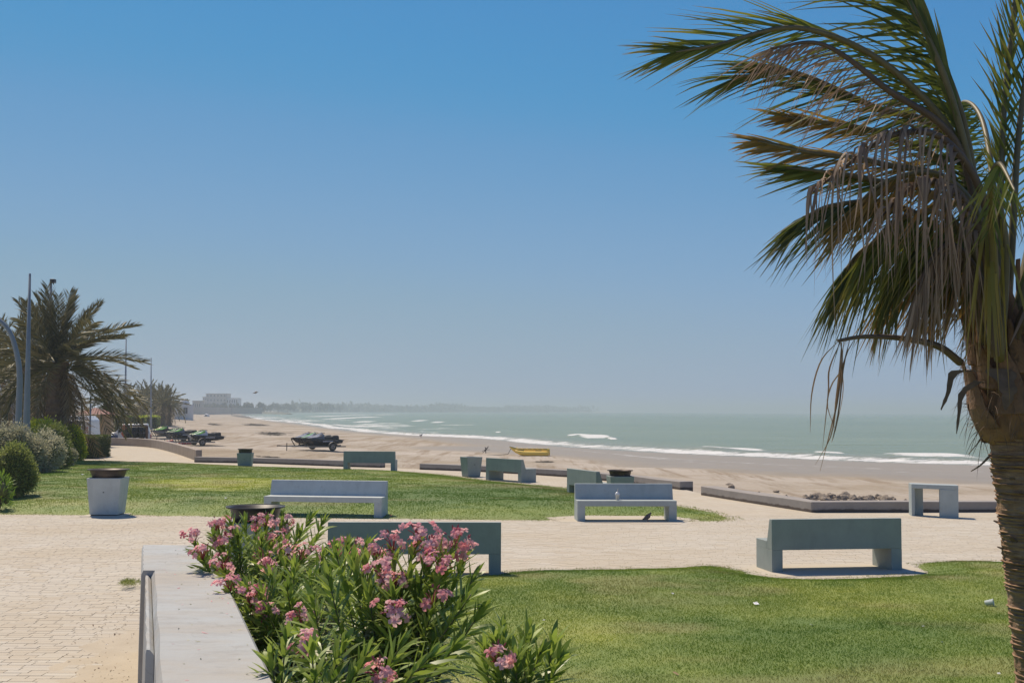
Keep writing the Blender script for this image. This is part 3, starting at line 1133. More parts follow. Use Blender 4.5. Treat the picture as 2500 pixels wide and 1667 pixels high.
# drink cup on the bench
M_cup = plain('milky_plastic', (0.62, 0.56, 0.46), (0.55, 0.48, 0.38), 20, 0.35, bmp=0)
M_lid = plain('clear_lid', (0.72, 0.72, 0.70), (0.65, 0.65, 0.63), 20, 0.15, bmp=0)
Rm = Matrix.Rotation(TH5, 3, 'Z')
lc = Rm @ Vector((2.19 * 0.585, 0.42, 0))
cup = empty('drink_cup', (O5[0] + lc.x, O5[1] + lc.y, 0.4505))
tag(cup, 'plastic iced drink cup with dome lid and straw on the bench seat', 'cup')
MB().lathe([(0.032, 0), (0.047, 0.115)], 20).build('cup_body', M_cup, cup, smooth=False)
MB().lathe([(0.052, 0.115), (0.052, 0.125), (0.045, 0.150), (0.028, 0.170), (0.006, 0.176)], 20).build('lid', M_lid, cup, smooth=True)
MB().tube([(0.0, 0, 0.165), (0.012, 0, 0.25)], 0.007, 8).build('straw', M_cup, cup)

# ------------------------------------------------------------------ dove under the cup bench
def dove():
    q = G(1581, 1273)
    o = empty('dove', (q.x, q.y, 0.0), R(8))
    tag(o, 'small brown dove standing in the shade under the cup bench', 'bird')
    m = plain('dove_feathers', (0.16, 0.12, 0.10), (0.09, 0.07, 0.065), 25, 0.7, bscale=120)
    c = [(-0.135, 0.040, 0.008, 0.005), (-0.10, 0.052, 0.018, 0.009), (-0.06, 0.075, 0.032, 0.030), (-0.02, 0.098, 0.043, 0.046), (0.02, 0.118, 0.043, 0.050), (0.045, 0.140, 0.034, 0.040),
         (0.058, 0.162, 0.024, 0.026), (0.066, 0.180, 0.022, 0.022), (0.074, 0.192, 0.018, 0.016), (0.080, 0.198, 0.008, 0.007)]
    rings = [[(x - math.sin(a) * rz * 0.35, ry * math.cos(a), z + rz * math.sin(a)) for a in [2 * math.pi * k / 14 for k in range(14)]] for x, z, ry, rz in c]
    MB().loft(rings).build('body', m, o, smooth=True)
    MB().loft([[(0.078 + 0.0, 0.006 * math.cos(a), 0.188 + 0.006 * math.sin(a)) for a in (0, 2.1, 4.2)], [(0.105, 0.001 * math.cos(a), 0.182 + 0.001 * math.sin(a)) for a in (0, 2.1, 4.2)]]).build('beak', M_blackmetal, o)
    for s in (-1, 1):
        MB().lathe([(0.001, -0.004), (0.0035, 0), (0.001, 0.004)], 8, (0.072, s * 0.0195, 0.186)).build('eye', M_blackmetal, o)
        MB().tube([(0.005, s * 0.016, 0.065), (0.0, s * 0.017, 0.02), (0.004, s * 0.018, 0.003), (0.03, s * 0.02, 0.002)], 0.004, 6).build('leg', plain('dove_leg', (0.25, 0.08, 0.07)), o)
    w_ = [(-0.11, 0.055), (-0.04, 0.062), (0.02, 0.085), (0.035, 0.115), (0.01, 0.13), (-0.05, 0.100)]
    for s in (-1, 1):
        MB().profile_y(w_, s * 0.040 - 0.004, s * 0.040 + 0.006).build('wing', m, o, bevel=0.004)


dove()

# ------------------------------------------------------------------ planter wall under the camera
def render_mat():
    m, t, b, o = new_mat('white_render')
    co = geo_pos(t)
    c = (0.425, 0.445, 0.44)
    col = ramp(t, noise(t, co, 1.3, 7, 0.6), [(0.3, (0.37, 0.38, 0.37)), (0.7, c)])
    col = mixc(t, ramp(t, noise(t, co, 0.8, 7, 0.65, (0.7, 1.6, 1)), [(0.42, (0, 0, 0)), (0.62, (0.9,) * 3)]), col, (0.39, 0.36, 0.31))
    col = mixc(t, ramp(t, noise(t, co, 3.0, 8, 0.75, (1, 2.2, 1)), [(0.50, (0, 0, 0)), (0.66, (0.75,) * 3)]), col, (0.32, 0.31, 0.29))
    col = mixc(t, ramp(t, noise(t, co, 22.0, 5, 0.8), [(0.66, (0, 0, 0)), (0.74, (0.8,) * 3)]), col, (0.25, 0.235, 0.21))
    vo = nd(t, 'ShaderNodeTexVoronoi', feature='DISTANCE_TO_EDGE')
    vo.inputs['Scale'].default_value = 0.45
    wv = nd(t, 'ShaderNodeVectorMath', operation='ADD')
    ns = nd(t, 'ShaderNodeTexNoise')
    ns.inputs['Scale'].default_value = 2.0
    ns.inputs['Detail'].default_value = 6
    t.links.new(co, ns.inputs['Vector'])
    t.links.new(co, wv.inputs[0])
    t.links.new(ns.outputs['Color'], wv.inputs[1])
    t.links.new(wv.outputs[0], vo.inputs['Vector'])
    col = mixc(t, ramp(t, vo.outputs['Distance'], [(0.0, (0.22,) * 3), (0.003, (0, 0, 0))]), col, (0.16, 0.15, 0.14))
    t.links.new(col, b.inputs['Base Color'])
    b.inputs['Roughness'].default_value = 0.85
    b.inputs['Specular IOR Level'].default_value = 0.25
    bump(t, b, mth(t, 'ADD', noise(t, co, 40.0, 6, 0.7), mth(t, 'MULTIPLY', noise(t, co, 4.0, 4, 0.6), 2.0)), 0.35, 0.008)
    return m


M_white = render_mat() or plain('white_render', (0.41, 0.415, 0.405), (0.365, 0.365, 0.35), 1.3, 0.85, bscale=45, bdist=0.004, world=True, stain=(0.36, 0.335, 0.295), stain_scale=0.7)
pw = empty('planter_wall', (WALL_L(10.4), 10.4, 0))
tag(pw, 'broad white rendered planter wall running along the oleander', 'wall')


def wallseg(name, y0, y1, dxl, dxr, h, chamf):
    rings = []
    n = 14
    for k in range(n + 1):
        y = y0 + (y1 - y0) * k / n
        l, r = WALL_L(y) + dxl, WALL_R(y) + dxr
        e = 0.006 * math.sin(k * 2.7)
        pts = [(l, -0.03), (l + 0.012, h - chamf), (l + chamf * 0.8 + e, h + 0.002), (r - 0.025, h), (r, h - 0.03), (r, -0.03)]
        rings.append([(x - pw.location.x, y - pw.location.y, z) for x, z in pts])
    return MB().loft(rings).build(name, M_white, pw)


wallseg('near_section', 0.3, 10.4, 0.0, 0.0, 1.05, 0.05)
wallseg('far_section', 10.405, 12.35, -0.085, -0.03, 1.05, 0.035)
wallseg('face_slab', 7.2, 10.404, -0.052, -0.60, 1.012, 0.02)

# ================================================================== vegetation
def curve_pts(pts, n):
    """Catmull-Rom through 3-D points, n samples, with tangents"""
    P = [np.array(p, float) for p in pts]
    P = [2 * P[0] - P[1]] + P + [2 * P[-1] - P[-2]]
    m = len(P) - 3
    out = []
    for k in range(n):
        u = min(k / (n - 1) * m, m - 1e-6)
        i = int(u) + 1
        t = u - int(u)
        a, b, c, d = P[i - 1:i + 3]
        out.append(0.5 * ((2 * b) + (c - a) * t + (2 * a - 5 * b + 4 * c - d) * t * t + (3 * b - a - 3 * c + d) * t ** 3))
    out = np.array(out)
    tg = norm(np.gradient(out, axis=0))
    return out, tg


M_frond_green = leafy('palm_leaflet_green', (0.075, 0.115, 0.018), (0.19, 0.215, 0.032), (0.30, 0.17, 0.05), 0.7, 0.6, 0.38)
M_frond_dark = leafy('palm_leaflet_dark', (0.05, 0.078, 0.018), (0.125, 0.15, 0.030), (0.20, 0.13, 0.05), 0.5, 0.6, 0.30)
M_frond_yellow = leafy('palm_leaflet_yellow', (0.20, 0.19, 0.03), (0.34, 0.27, 0.04), (0.36, 0.19, 0.05), 0.8, 0.45, 0.35)
M_frond_brown = leafy('palm_leaflet_browning', (0.16, 0.14, 0.03), (0.38, 0.22, 0.05), (0.36, 0.20, 0.07), 0.9, 0.5, 0.35)
M_frond_dead = leafy('palm_leaflet_dead', (0.20, 0.125, 0.075), (0.38, 0.255, 0.16), (0.42, 0.29, 0.185), 0.6, 0.6, 0.18)
M_rachis = plain('palm_rachis', (0.16, 0.13, 0.05), (0.11, 0.085, 0.035), 6, 0.55, bscale=30)
M_rachis_dead = plain('palm_rachis_dead', (0.13, 0.085, 0.05), (0.08, 0.05, 0.032), 6, 0.65, bscale=30)


def near_palm():
    root = empty('palm_tree', (3.93, 9.05, 0.0))
    tag(root, 'windblown palm with ringed trunk and ragged fronds at the right edge', 'palm tree')
    off_ = np.array(root.location)
    # trunk: stacked ragged rings
    mb = MB()
    prof = []
    zs = []
    z = -0.1
    rnd = random.Random(3)
    while z < 2.22:
        h = 0.018 + rnd.random() * 0.022
        rough_ = 0.4 + 0.6 * (z / 2.2)
        zs.append((z, 0.002 + 0.012 * rnd.random() * rough_))
        zs.append((z + h * 0.75, 0.024 * rough_ * (0.3 + rnd.random())))
        z += h
    n = 44
    rings = []
    for z, out in zs:
        u = z / 2.2
        cxx = -0.14 * u - 0.025 * u * u
        r0 = 0.205 + 0.03 * u * u + 0.05 * max(0, 0.25 - z)
        rings.append([(cxx + (r0 + out * (0.4 + 1.2 * vnoise(a * 4.0 + z * 31, z * 40)) + 0.012 * (vnoise(a * 9 + 5, z * 16) - 0.5)) * math.cos(a),
                       (r0 + out * (0.4 + 1.2 * vnoise(a * 4.0 + z * 31, z * 40)) + 0.012 * (vnoise(a * 9 + 5, z * 16) - 0.5)) * math.sin(a), z) for a in [2 * math.pi * k / n for k in range(n)]])
    mtr, t, b, o_ = new_mat('palm_trunk')
    co = coord(t)
    col = ramp(t, noise(t, co, 9, 7, 0.7, (1, 1, 5)), [(0.32, (0.13, 0.068, 0.036)), (0.52, (0.30, 0.175, 0.095)), (0.72, (0.48, 0.30, 0.17))])
    col = mixc(t, ramp(t, noise(t, co, 2.0, 5), [(0.45, (0, 0, 0)), (0.7, (0.6,) * 3)]), col, (0.42, 0.29, 0.185))
    t.links.new(col, b.inputs['Base Color'])
    b.inputs['Roughness'].default_value = 0.9
    bump(t, b, noise(t, co, 16, 7, 0.75, (1.0, 1.0, 6)), 0.8, 0.02)
    MB().loft(rings).build('trunk', mtr, root)
    # torn leaf-base stubs standing out of the upper trunk
    M_stub = plain('leaf_base', (0.15, 0.095, 0.055), (0.085, 0.055, 0.035), 7, 0.85, bscale=40)
    for k in range(26):
        a = rnd.random() * 2 * math.pi
        z = 1.15 + rnd.random() * 1.0
        u = z / 2.2
        c = np.array([-0.14 * u - 0.025 * u * u, 0, z])
        d = np.array([math.cos(a), math.sin(a), 0])
        s = np.array([-d[1], d[0], 0])
        p = c + d * 0.215
        w_ = 0.02 + 0.03 * rnd.random()
        q = p + d * (0.025 + 0.03 * rnd.random()) + np.array([0, 0, 0.02 + 0.02 * rnd.random()])
        MB().loft([[tuple(p - s * w_), tuple(p + s * w_), tuple(p + s * w_ + np.array([0, 0, 0.02])), tuple(p - s * w_ + np.array([0, 0, 0.02]))],
                   [tuple(q - s * w_ * 0.6), tuple(q + s * w_ * 0.5), tuple(q + s * w_ * 0.5 + np.array([0, 0, 0.006])), tuple(q - s * w_ * 0.6 + np.array([0, 0, 0.006]))]]).build('leaf_stub', M_stub, root)
    # swollen boot of old leaf bases
    mbt, t, b, o_ = new_mat('palm_boot')
    co = coord(t)
    col = ramp(t, noise(t, co, 5, 7, 0.65, (1.5, 1.5, 0.6)), [(0.3, (0.10, 0.05, 0.025)), (0.55, (0.26, 0.135, 0.065)), (0.75, (0.36, 0.21, 0.11))])
    t.links.new(col, b.inputs['Base Color'])
    b.inputs['Roughness'].default_value = 0.75
    bump(t, b, noise(t, co, 22, 6, 0.7, (1, 1, 0.35)), 0.6, 0.012)
    rings = []
    for z, r, sx in ((2.16, 0.22, -0.15), (2.20, 0.27, -0.155), (2.28, 0.31, -0.165), (2.40, 0.32, -0.18), (2.52, 0.305, -0.20), (2.66, 0.27, -0.225), (2.85, 0.23, -0.27), (3.05, 0.19, -0.33), (3.3, 0.14, -0.40), (3.6, 0.09, -0.47), (3.9, 0.05, -0.5)):
        rings.append([(sx + r * (1 + 0.09 * math.sin(a * 3 + z * 2) + 0.05 * math.sin(a * 7 + z * 5)) * math.cos(a), r * (1 + 0.08 * math.sin(a * 3 + 1 + z * 2)) * math.sin(a), z) for a in [2 * math.pi * k / 30 for k in range(30)]])
    MB().loft(rings).build('crown_boot', mbt, root, smooth=True)
    M_sheath = plain('leaf_sheath', (0.30, 0.165, 0.085), (0.13, 0.07, 0.04), 6, 0.85, bmp=0.7, bscale=25, bdist=0.015, stain=(0.09, 0.06, 0.045), stain_scale=6.0)
    rs = random.Random(21)
    for k in range(30):
        a0 = k * 2.4
        z0 = 2.20 + 0.036 * k
        rr0 = np.interp(z0, [2.2, 2.4, 2.66, 3.05, 3.6], [0.285, 0.345, 0.30, 0.215, 0.12])
        sx0 = np.interp(z0, [2.16, 2.66, 3.3], [-0.15, -0.225, -0.40])
        hgt = rs.uniform(0.28, 0.50)
        wd = rs.uniform(0.55, 0.95)
        rings = []
        for i in range(7):
            u = i / 6
            z = z0 + hgt * u - 0.06
            ww = wd * (1 - 0.80 * u) * (0.9 + 0.25 * rs.random())
            flare = 0.012 + 0.05 * u * u
            ra = np.interp(z, [2.2, 2.4, 2.66, 3.05, 3.6], [0.285, 0.345, 0.30, 0.215, 0.12]) + flare
            sxx = np.interp(z, [2.16, 2.66, 3.3], [-0.15, -0.225, -0.40])
            ring = []
            for j in range(7):
                q_ = a0 + ww * (j / 6 - 0.5)
                bulge = 0.02 * math.cos((j / 6 - 0.5) * 3.0)
                ring.append((sxx + (ra + bulge) * math.cos(q_), (ra + bulge) * math.sin(q_), z + 0.012 * rs.random()))
            for j in range(6, -1, -1):
                q_ = a0 + ww * (j / 6 - 0.5)
                ring.append((sxx + (ra - 0.012) * math.cos(q_), (ra - 0.012) * math.sin(q_), z))
            rings.append(ring)
        MB().loft(rings).build('leaf_sheath', M_sheath, root)
    nf = 1500
    az_ = rng.random(nf) * 2 * math.pi
    zf_ = 2.2 + 1.0 * rng.random(nf)
    rf_ = np.interp(zf_, [2.2, 2.4, 2.66, 3.05, 3.6], [0.29, 0.35, 0.31, 0.23, 0.14])
    sx_ = np.interp(zf_, [2.16, 2.66, 3.3], [-0.15, -0.225, -0.40])
    Pf = np.stack([sx_ + rf_ * np.cos(az_), rf_ * np.sin(az_), zf_], 1)
    Df = norm(np.stack([np.cos(az_) * 0.5, np.sin(az_) * 0.5, rng.normal(0, 0.7, nf)], 1) + rng.normal(0, 0.35, (nf, 3)))
    Sf = norm(np.cross(Df, rng.normal(0, 1, (nf, 3))))
    Vf, Ff, Tf = strips(Pf, Df, Sf, 0.05 + 0.16 * rng.random(nf) ** 2, 0.004, np.array([0, 0, -0.6]), 4)
    fo_ = np_mesh('fibre_hair', Vf, Ff, plain('fibre_hair', (0.20, 0.13, 0.08), (0.11, 0.07, 0.045), 14, 0.9, bmp=0), root)
    tag(fo_, kind='stuff')
    # hanging fibre rags
    M_fibre = plain('palm_fibre', (0.17, 0.115, 0.08), (0.10, 0.065, 0.045), 14, 0.9, bscale=60)
    rags = [([(2385, 905, 8.75), (2330, 910, 8.72), (2315, 960, 8.70), (2298, 1000, 8.7)], 0.045), ([(2390, 930, 8.75), (2350, 960, 8.72), (2342, 1010, 8.7), (2336, 1058, 8.7)], 0.035),
            ([(2400, 1062, 8.75), (2385, 1085, 8.72), (2366, 1108, 8.7)], 0.006), ([(2420, 1110, 8.8), (2395, 1135, 8.76), (2372, 1150, 8.74)], 0.012), ([(2440, 900, 8.72), (2462, 950, 8.68), (2455, 1000, 8.68)], 0.10)]
    for pts, wdt in rags:
        c, tg = curve_pts([PD(*p) - root.location for p in pts], 12)
        mb = MB()
        L_ = []
        for i in range(12):
            f = (1 - i / 12.5) * (0.8 + 0.5 * random.random())
            L_.append([tuple(c[i] + np.array([-wdt * f, 0.0, 0.005])), tuple(c[i] + np.array([wdt * f, 0.012, -0.004])), tuple(c[i] + np.array([wdt * f * 0.5, 0.02, 0.0]))])
        mb.loft(L_).build('fibre_rag', M_fibre, root)
    # fronds: rachis in pixels + depth, two leaflet rows
    Wn = np.array([-1.0, 0.0, -0.12])          # wind from the right
    fr = [
        # pts, n, Lmax, width, row1, row2, bend, mat, name
        dict(p=[(2430, 860, 8.95), (2395, 560, 8.9), (2345, 270, 8.8), (2235, 20, 8.7), (2080, -190, 8.6)], n=62, L=0.85, w=0.040, r=((-0.95, -0.1, 0.10), (-0.75, 0.35, -0.38)), g=(-0.05, 0, -0.12), m=M_frond_dark),
        dict(p=[(2425, 860, 9.0), (2390, 520, 9.0), (2330, 250, 9.0), (2230, -10, 9.1), (2160, -160, 9.1)], n=48, L=0.62, w=0.042, r=((-0.35, -0.2, 0.55), (-0.55, 0.2, 0.2)), g=(-0.1, 0, 0.0), m=M_frond_green),
        dict(p=[(2422, 850, 8.85), (2380, 480, 8.75), (2310, 200, 8.6), (2200, -40, 8.5), (2130, -170, 8.45)], n=40, L=0.55, w=0.050, r=((-0.35, -0.1, 0.75), (-0.15, 0.1, 0.85)), g=(-0.1, 0, 0.0), m=M_frond_dark),
        dict(p=[(2420, 840, 8.9), (2370, 420, 8.8), (2190, 180, 8.6), (1960, 70, 8.4), (1745, 112, 8.3), (1650, 128, 8.25)], n=70, L=0.62, w=0.030, r=((-0.85, 0.1, 0.42), (-0.85, -0.1, -0.40)), g=(-0.06, 0, -0.12), m=M_frond_green),
        dict(p=[(2415, 820, 8.9), (2350, 380, 8.7), (2160, 215, 8.5), (2010, 110, 8.4), (1880, 118, 8.35)], n=60, L=0.58, w=0.032, r=((-0.22, -0.05, -0.95), (-0.75, 0.1, -0.45)), g=(0.02, 0, -0.3), m=M_frond_dead, thin=0.55),
        dict(p=[(2415, 820, 9.0), (2330, 360, 9.0), (2130, 260, 8.9), (1930, 175, 8.8), (1800, 190, 8.75)], n=60, L=0.66, w=0.031, r=((-0.82, 0.1, -0.40), (-0.88, -0.1, 0.25)), g=(0.0, 0, -0.16), m=M_frond_dark),
        dict(p=[(2410, 820, 9.1), (2330, 440, 9.1), (2160, 330, 9.1), (2010, 300, 9.05), (1910, 285, 9.0)], n=52, L=0.42, w=0.030, r=((-0.8, 0.1, 0.35), (-0.85, -0.1, -0.40)), g=(0, 0, -0.08), m=M_frond_brown),
        dict(p=[(2410, 820, 9.0), (2330, 470, 8.9), (2150, 400, 8.8), (1960, 370, 8.7), (1850, 345, 8.65)], n=56, L=0.44, w=0.032, r=((-0.8, 0.1, 0.30), (-0.85, -0.1, -0.42)), g=(0, 0, -0.08), m=M_frond_brown),
        dict(p=[(2400, 800, 9.0), (2300, 500, 8.9), (2130, 440, 8.8), (2010, 420, 8.7), (1920, 410, 8.65)], n=50, L=0.50, w=0.036, r=((-0.95, 0.1, 0.10), (-0.85, -0.1, -0.35)), g=(0, 0, -0.1), m=M_frond_green),
        dict(p=[(2425, 860, 8.6), (2410, 520, 8.5), (2310, 345, 8.35), (2180, 330, 8.25), (2060, 410, 8.2), (1985, 470, 8.2)], n=24, L=1.12, w=0.036, r=((-0.06, -0.06, -1.0), (-0.12, 0.05, -1.0)), g=(0.01, 0, -0.35), m=M_frond_dead, over=True),
        dict(p=[(2428, 870, 8.6), (2405, 620, 8.5), (2340, 470, 8.4), (2240, 450, 8.35), (2140, 540, 8.3)], n=26, L=0.95, w=0.032, r=((-0.06, -0.06, -1.0), (-0.12, 0.05, -1.0)), g=(0.01, 0, -0.35), m=M_frond_dead, over=True),
        dict(p=[(2410, 840, 8.9), (2330, 600, 8.8), (2180, 500, 8.7), (2040, 500, 8.6), (1960, 530, 8.6)], n=64, L=0.66, w=0.030, r=((-0.70, 0.1, -0.65), (-0.55, -0.1, -0.82)), g=(0.02, 0, -0.16), m=M_frond_dark),
        dict(p=[(2410, 860, 9.0), (2350, 640, 8.9), (2230, 560, 8.8), (2120, 600, 8.75), (2060, 660, 8.7)], n=60, L=0.74, w=0.030, r=((-0.45, 0.1, -0.9), (-0.25, -0.1, -0.95)), g=(0.03, 0, -0.2), m=M_frond_dark),
        dict(p=[(2420, 880, 9.05), (2370, 700, 9.0), (2290, 640, 8.95), (2210, 660, 8.9), (2160, 720, 8.9)], n=52, L=0.62, w=0.030, r=((-0.30, 0.15, -0.95), (-0.1, -0.1, -1.0)), g=(0.03, 0, -0.15), m=M_frond_brown),
        dict(p=[(2430, 870, 8.8), (2400, 700, 8.7), (2330, 600, 8.6), (2270, 640, 8.55), (2240, 720, 8.5)], n=44, L=0.66, w=0.032, r=((-0.15, 0.15, -0.95), (0.1, -0.1, -1.0)), g=(0.0, 0, -0.2), m=M_frond_dead),
        dict(p=[(2440, 880, 8.7), (2455, 620, 8.6), (2430, 470, 8.5), (2410, 520, 8.45), (2415, 640, 8.45)], n=9, L=0.95, w=0.050, r=((-0.15, -0.1, -1.0), (0.10, -0.1, -1.0)), g=(0, 0, -0.3), m=M_frond_yellow),
        dict(p=[(2425, 870, 8.85), (2380, 620, 8.75), (2290, 520, 8.65), (2190, 540, 8.6), (2110, 610, 8.6)], n=58, L=0.80, w=0.030, r=((-0.40, 0.1, -0.92), (-0.2, -0.1, -0.98)), g=(0.03, 0, -0.2), m=M_frond_green),
        dict(p=[(2430, 880, 8.95), (2400, 680, 8.9), (2330, 560, 8.85), (2240, 580, 8.8), (2170, 680, 8.8)], n=58, L=0.74, w=0.030, r=((-0.35, 0.1, -0.95), (-0.05, -0.1, -1.0)), g=(0.03, 0, -0.2), m=M_frond_dark),
        dict(p=[(2435, 890, 9.0), (2420, 740, 8.95), (2370, 640, 8.9), (2310, 650, 8.85), (2270, 760, 8.85)], n=50, L=0.62, w=0.028, r=((-0.45, 0.1, -0.85), (0.0, -0.1, -1.0)), g=(0.03, 0, -0.15), m=M_frond_brown),
        dict(p=[(2430, 860, 8.8), (2400, 560, 8.7), (2300, 430, 8.6), (2170, 440, 8.5), (2070, 520, 8.5)], n=54, L=0.70, w=0.030, r=((-0.62, 0.1, -0.75), (-0.4, -0.1, -0.9)), g=(0.02, 0, -0.15), m=M_frond_brown),
        dict(p=[(2450, 900, 9.1), (2470, 600, 9.1), (2490, 300, 9.15), (2540, 0, 9.2), (2640, -220, 9.3)], n=64, L=0.62, w=0.034, r=((-0.55, 0.0, 0.75), (0.85, 0.1, 0.35)), g=(0, 0, -0.12), m=M_frond_green),
        dict(p=[(2440, 880, 9.0), (2440, 560, 9.1), (2452, 250, 9.2), (2480, -40, 9.3), (2470, -260, 9.4)], n=60, L=0.40, w=0.036, r=((-0.45, 0.0, 0.85), (0.45, 0.1, 0.85)), g=(0, 0, -0.05), m=M_frond_green),
        dict(p=[(2460, 900, 8.9), (2520, 620, 8.8), (2620, 480, 8.7), (2760, 500, 8.6), (2880, 620, 8.5)], n=60, L=0.80, w=0.034, r=((-0.25, 0.0, -1.0), (0.1, -0.1, -1.0)), g=(0, 0, -0.2), m=M_frond_green),
        dict(p=[(2460, 920, 8.9), (2500, 760, 8.7), (2560, 720, 8.6), (2640, 800, 8.5), (2680, 960, 8.45)], n=44, L=0.60, w=0.032, r=((-0.35, -0.1, -0.9), (0.2, -0.1, -1.0)), g=(0, 0, -0.15), m=M_frond_dead),
        dict(p=[(2460, 880, 9.2), (2540, 500, 9.5), (2680, 250, 9.8), (2850, 150, 10.1), (3000, 200, 10.4)], n=60, L=0.7, w=0.034, r=((-0.4, 0.3, -0.9), (-0.7, 0.2, 0.5)), g=(0, 0, -0.2), m=M_frond_dark),
        dict(p=[(2440, 880, 9.3), (2430, 520, 9.9), (2400, 300, 10.6), (2350, 250, 11.3), (2320, 330, 11.9)], n=60, L=0.62, w=0.034, r=((-0.9, 0.2, -0.2), (-0.6, 0.1, -0.7)), g=(0, 0, -0.2), m=M_frond_dark),
        dict(p=[(2440, 880, 8.7), (2425, 600, 8.3), (2420, 450, 7.9), (2440, 400, 7.5), (2480, 470, 7.1)], n=22, L=0.42, w=0.026, r=((-0.5, 0.1, -0.85), (0.3, 0.1, -0.9)), g=(0, 0, -0.2), m=M_frond_green),
    ]
    cand = []
    for k, f in enumerate(fr):
        pts = [np.array(PD(*p)) - off_ for p in f['p']]
        c, tg = curve_pts(pts, 40)
        nn = len(c)
        dead = f['m'] in (M_frond_dead,)
        rad = [0.030 * (1 - i / nn) ** 0.8 + 0.005 for i in range(nn)]
        fo = MB().tube([tuple(q) for q in c], rad, 7).build('frond', M_rachis_dead if dead else M_rachis, root, smooth=True)
        n = f['n']
        P0, D, S, LL, WW = [], [], [], [], []
        for row in range(2):
            u = np.sort(0.30 + 0.70 * (np.arange(n) + rng.random(n) * 0.7) / n)
            idx = np.clip((u * (nn - 1)).astype(int), 0, nn - 2)
            fr_ = (u * (nn - 1) - idx)[:, None]
            p0 = c[idx] * (1 - fr_) + c[idx + 1] * fr_
            T_ = tg[idx]
            v = (u - 0.30) / 0.70
            rv = np.array(f['r'][row]) + rng.normal(0, 0.10, (n, 3))
            d = norm(T_ * (0.30 + 0.5 * v)[:, None] * (0.25 if f.get('over') else 1.0) + rv)
            # side vector: blade partly facing up, partly edge-on
            s = norm(np.cross(d, np.array([0.3, 0.75, 0.45])[None] + rng.normal(0, 0.45, (n, 3))))
            L_ = f['L'] * (0.55 + 0.45 * np.sin(np.clip(v * 1.15 + 0.18, 0, 1.2) * 2.4)) * (0.62 + 0.6 * rng.random(n))
            L_ = np.clip(L_, f['L'] * 0.22, None)
            P0.append(p0); D.append(d); S.append(s); LL.append(L_); WW.append(f['w'] * (0.85 if f.get('over') else 0.74) * (0.5 + 0.9 * rng.random(n)) * f.get('thin', 1.0))
        P0, D, S, LL, WW = [np.concatenate(q) for q in (P0, D, S, LL, WW)]
        N = len(P0)
        gb = np.array(f['g'])[None] * (0.6 + 0.9 * rng.random(N))[:, None] + rng.normal(0, 0.04, (N, 3))
        if f.get('over'):                       # dead leaflets first arch over, then hang
            D = norm(np.stack([-0.22 - 0.25 * rng.random(N), -0.25 * np.ones(N), 0.30 + 0.35 * rng.random(N)], 1)) * 0.5
            gb = np.stack([0.12 + 0.10 * rng.normal(0, 1, N), 0.03 * rng.normal(0, 1, N), -1.2 + 0.1 * rng.normal(0, 1, N)], 1)
        cand.append((k, fo, f, P0, D, S, LL, WW, gb))
    # the largest leaflets are pieces of their own, the rest of each frond is one piece
    score = []
    for (k, fo, f, P0, D, S, LL, WW, gb) in cand:
        vis = ((P0[:, 0] + off_[0]) < 3.75).astype(float)
        score.append(LL * WW * vis)
    allsc = np.concatenate(score)
    thr = np.sort(allsc)[-290]
    prof = lambda t: max(0.03, min(1.0, 0.35 + t / 0.16) * (1 - t) ** 0.65)
    for (k, fo, f, P0, D, S, LL, WW, gb), sc in zip(cand, score):
        N = len(P0)
        seg = 7 if f.get('over') else 4
        V, F, Tt = strips(P0, D, S, LL, WW, gb, seg, prof)
        rnd_ = np.repeat(rng.random(N), (seg + 1) * 2)
        big = sc > thr
        nv, nf = (seg + 1) * 2, seg
        for i in np.nonzero(big)[0]:
            o = np_mesh('leaflet', V[i * nv:(i + 1) * nv], F[i * nf:(i + 1) * nf] - i * nv, f['m'], fo, attrs={'rnd': rnd_[i * nv:(i + 1) * nv], 't': Tt[i * nv:(i + 1) * nv]}, smooth=True)
        idx = np.nonzero(~big)[0]
        if len(idx):
            Vr = V.reshape(N, nv, 3)[idx].reshape(-1, 3)
            Fr = (np.arange(len(idx))[:, None, None] * nv + (F[:nf])[None]).reshape(-1, 4)
            o = np_mesh('leaflet_blades', Vr, Fr, f['m'], fo, attrs={'rnd': rnd_.reshape(N, nv)[idx].ravel(), 't': Tt.reshape(N, nv)[idx].ravel()}, smooth=True)
            tag(o, kind='stuff')
    # bare broken frond with a few hanging strips
    c, tg = curve_pts([np.array(PD(*p)) - off_ for p in [(2345, 885, 8.8), (2290, 845, 8.7), (2200, 826, 8.65), (2110, 822, 8.6), (2045, 832, 8.58)]], 24)
    fo = MB().tube([tuple(q) for q in c], [0.030 - 0.0008 * i for i in range(24)], 7).build('frond', M_rachis_dead, root, smooth=True)
    strands = [[(2048, 832), (2005, 880), (1982, 960), (1978, 1055)], [(2052, 834), (2025, 900), (2022, 960), (2008, 1095)], [(2055, 836), (2050, 900), (2042, 970), (2030, 1060), (1990, 1135)],
               [(2060, 832), (2056, 890), (2058, 960), (2040, 1052)], [(2075, 828), (2055, 900), (2030, 940), (2020, 990), (2040, 1050)], [(2085, 830), (2062, 880), (2048, 1000), (2036, 1060), (2030, 1080)],
               [(2052, 835), (2056, 880), (2044, 980), (2030, 1040), (2002, 1150)]]
    for st in strands:
        c, tg = curve_pts([np.array(PD(x, y, 8.56 + 0.03 * random.random())) - off_ for x, y in st], 14)
        wv = np.array([0.006, 0.004, 0]) * (0.6 + 0.8 * random.random())
        prof_ = np.array([math.sin(math.pi * (0.15 + 0.8 * i / 13)) for i in range(14)])[:, None]
        V = np.stack([c - wv * prof_, c + wv * prof_], 1).reshape(-1, 3)
        F = np.array([(2 * i, 2 * i + 1, 2 * i + 3, 2 * i + 2) for i in range(13)])
        np_mesh('leaflet', V, F, M_frond_dead, fo, attrs={'rnd': np.full(28, random.random() * 0.5), 't': np.repeat(np.linspace(0, 1, 14), 2)})
    return root


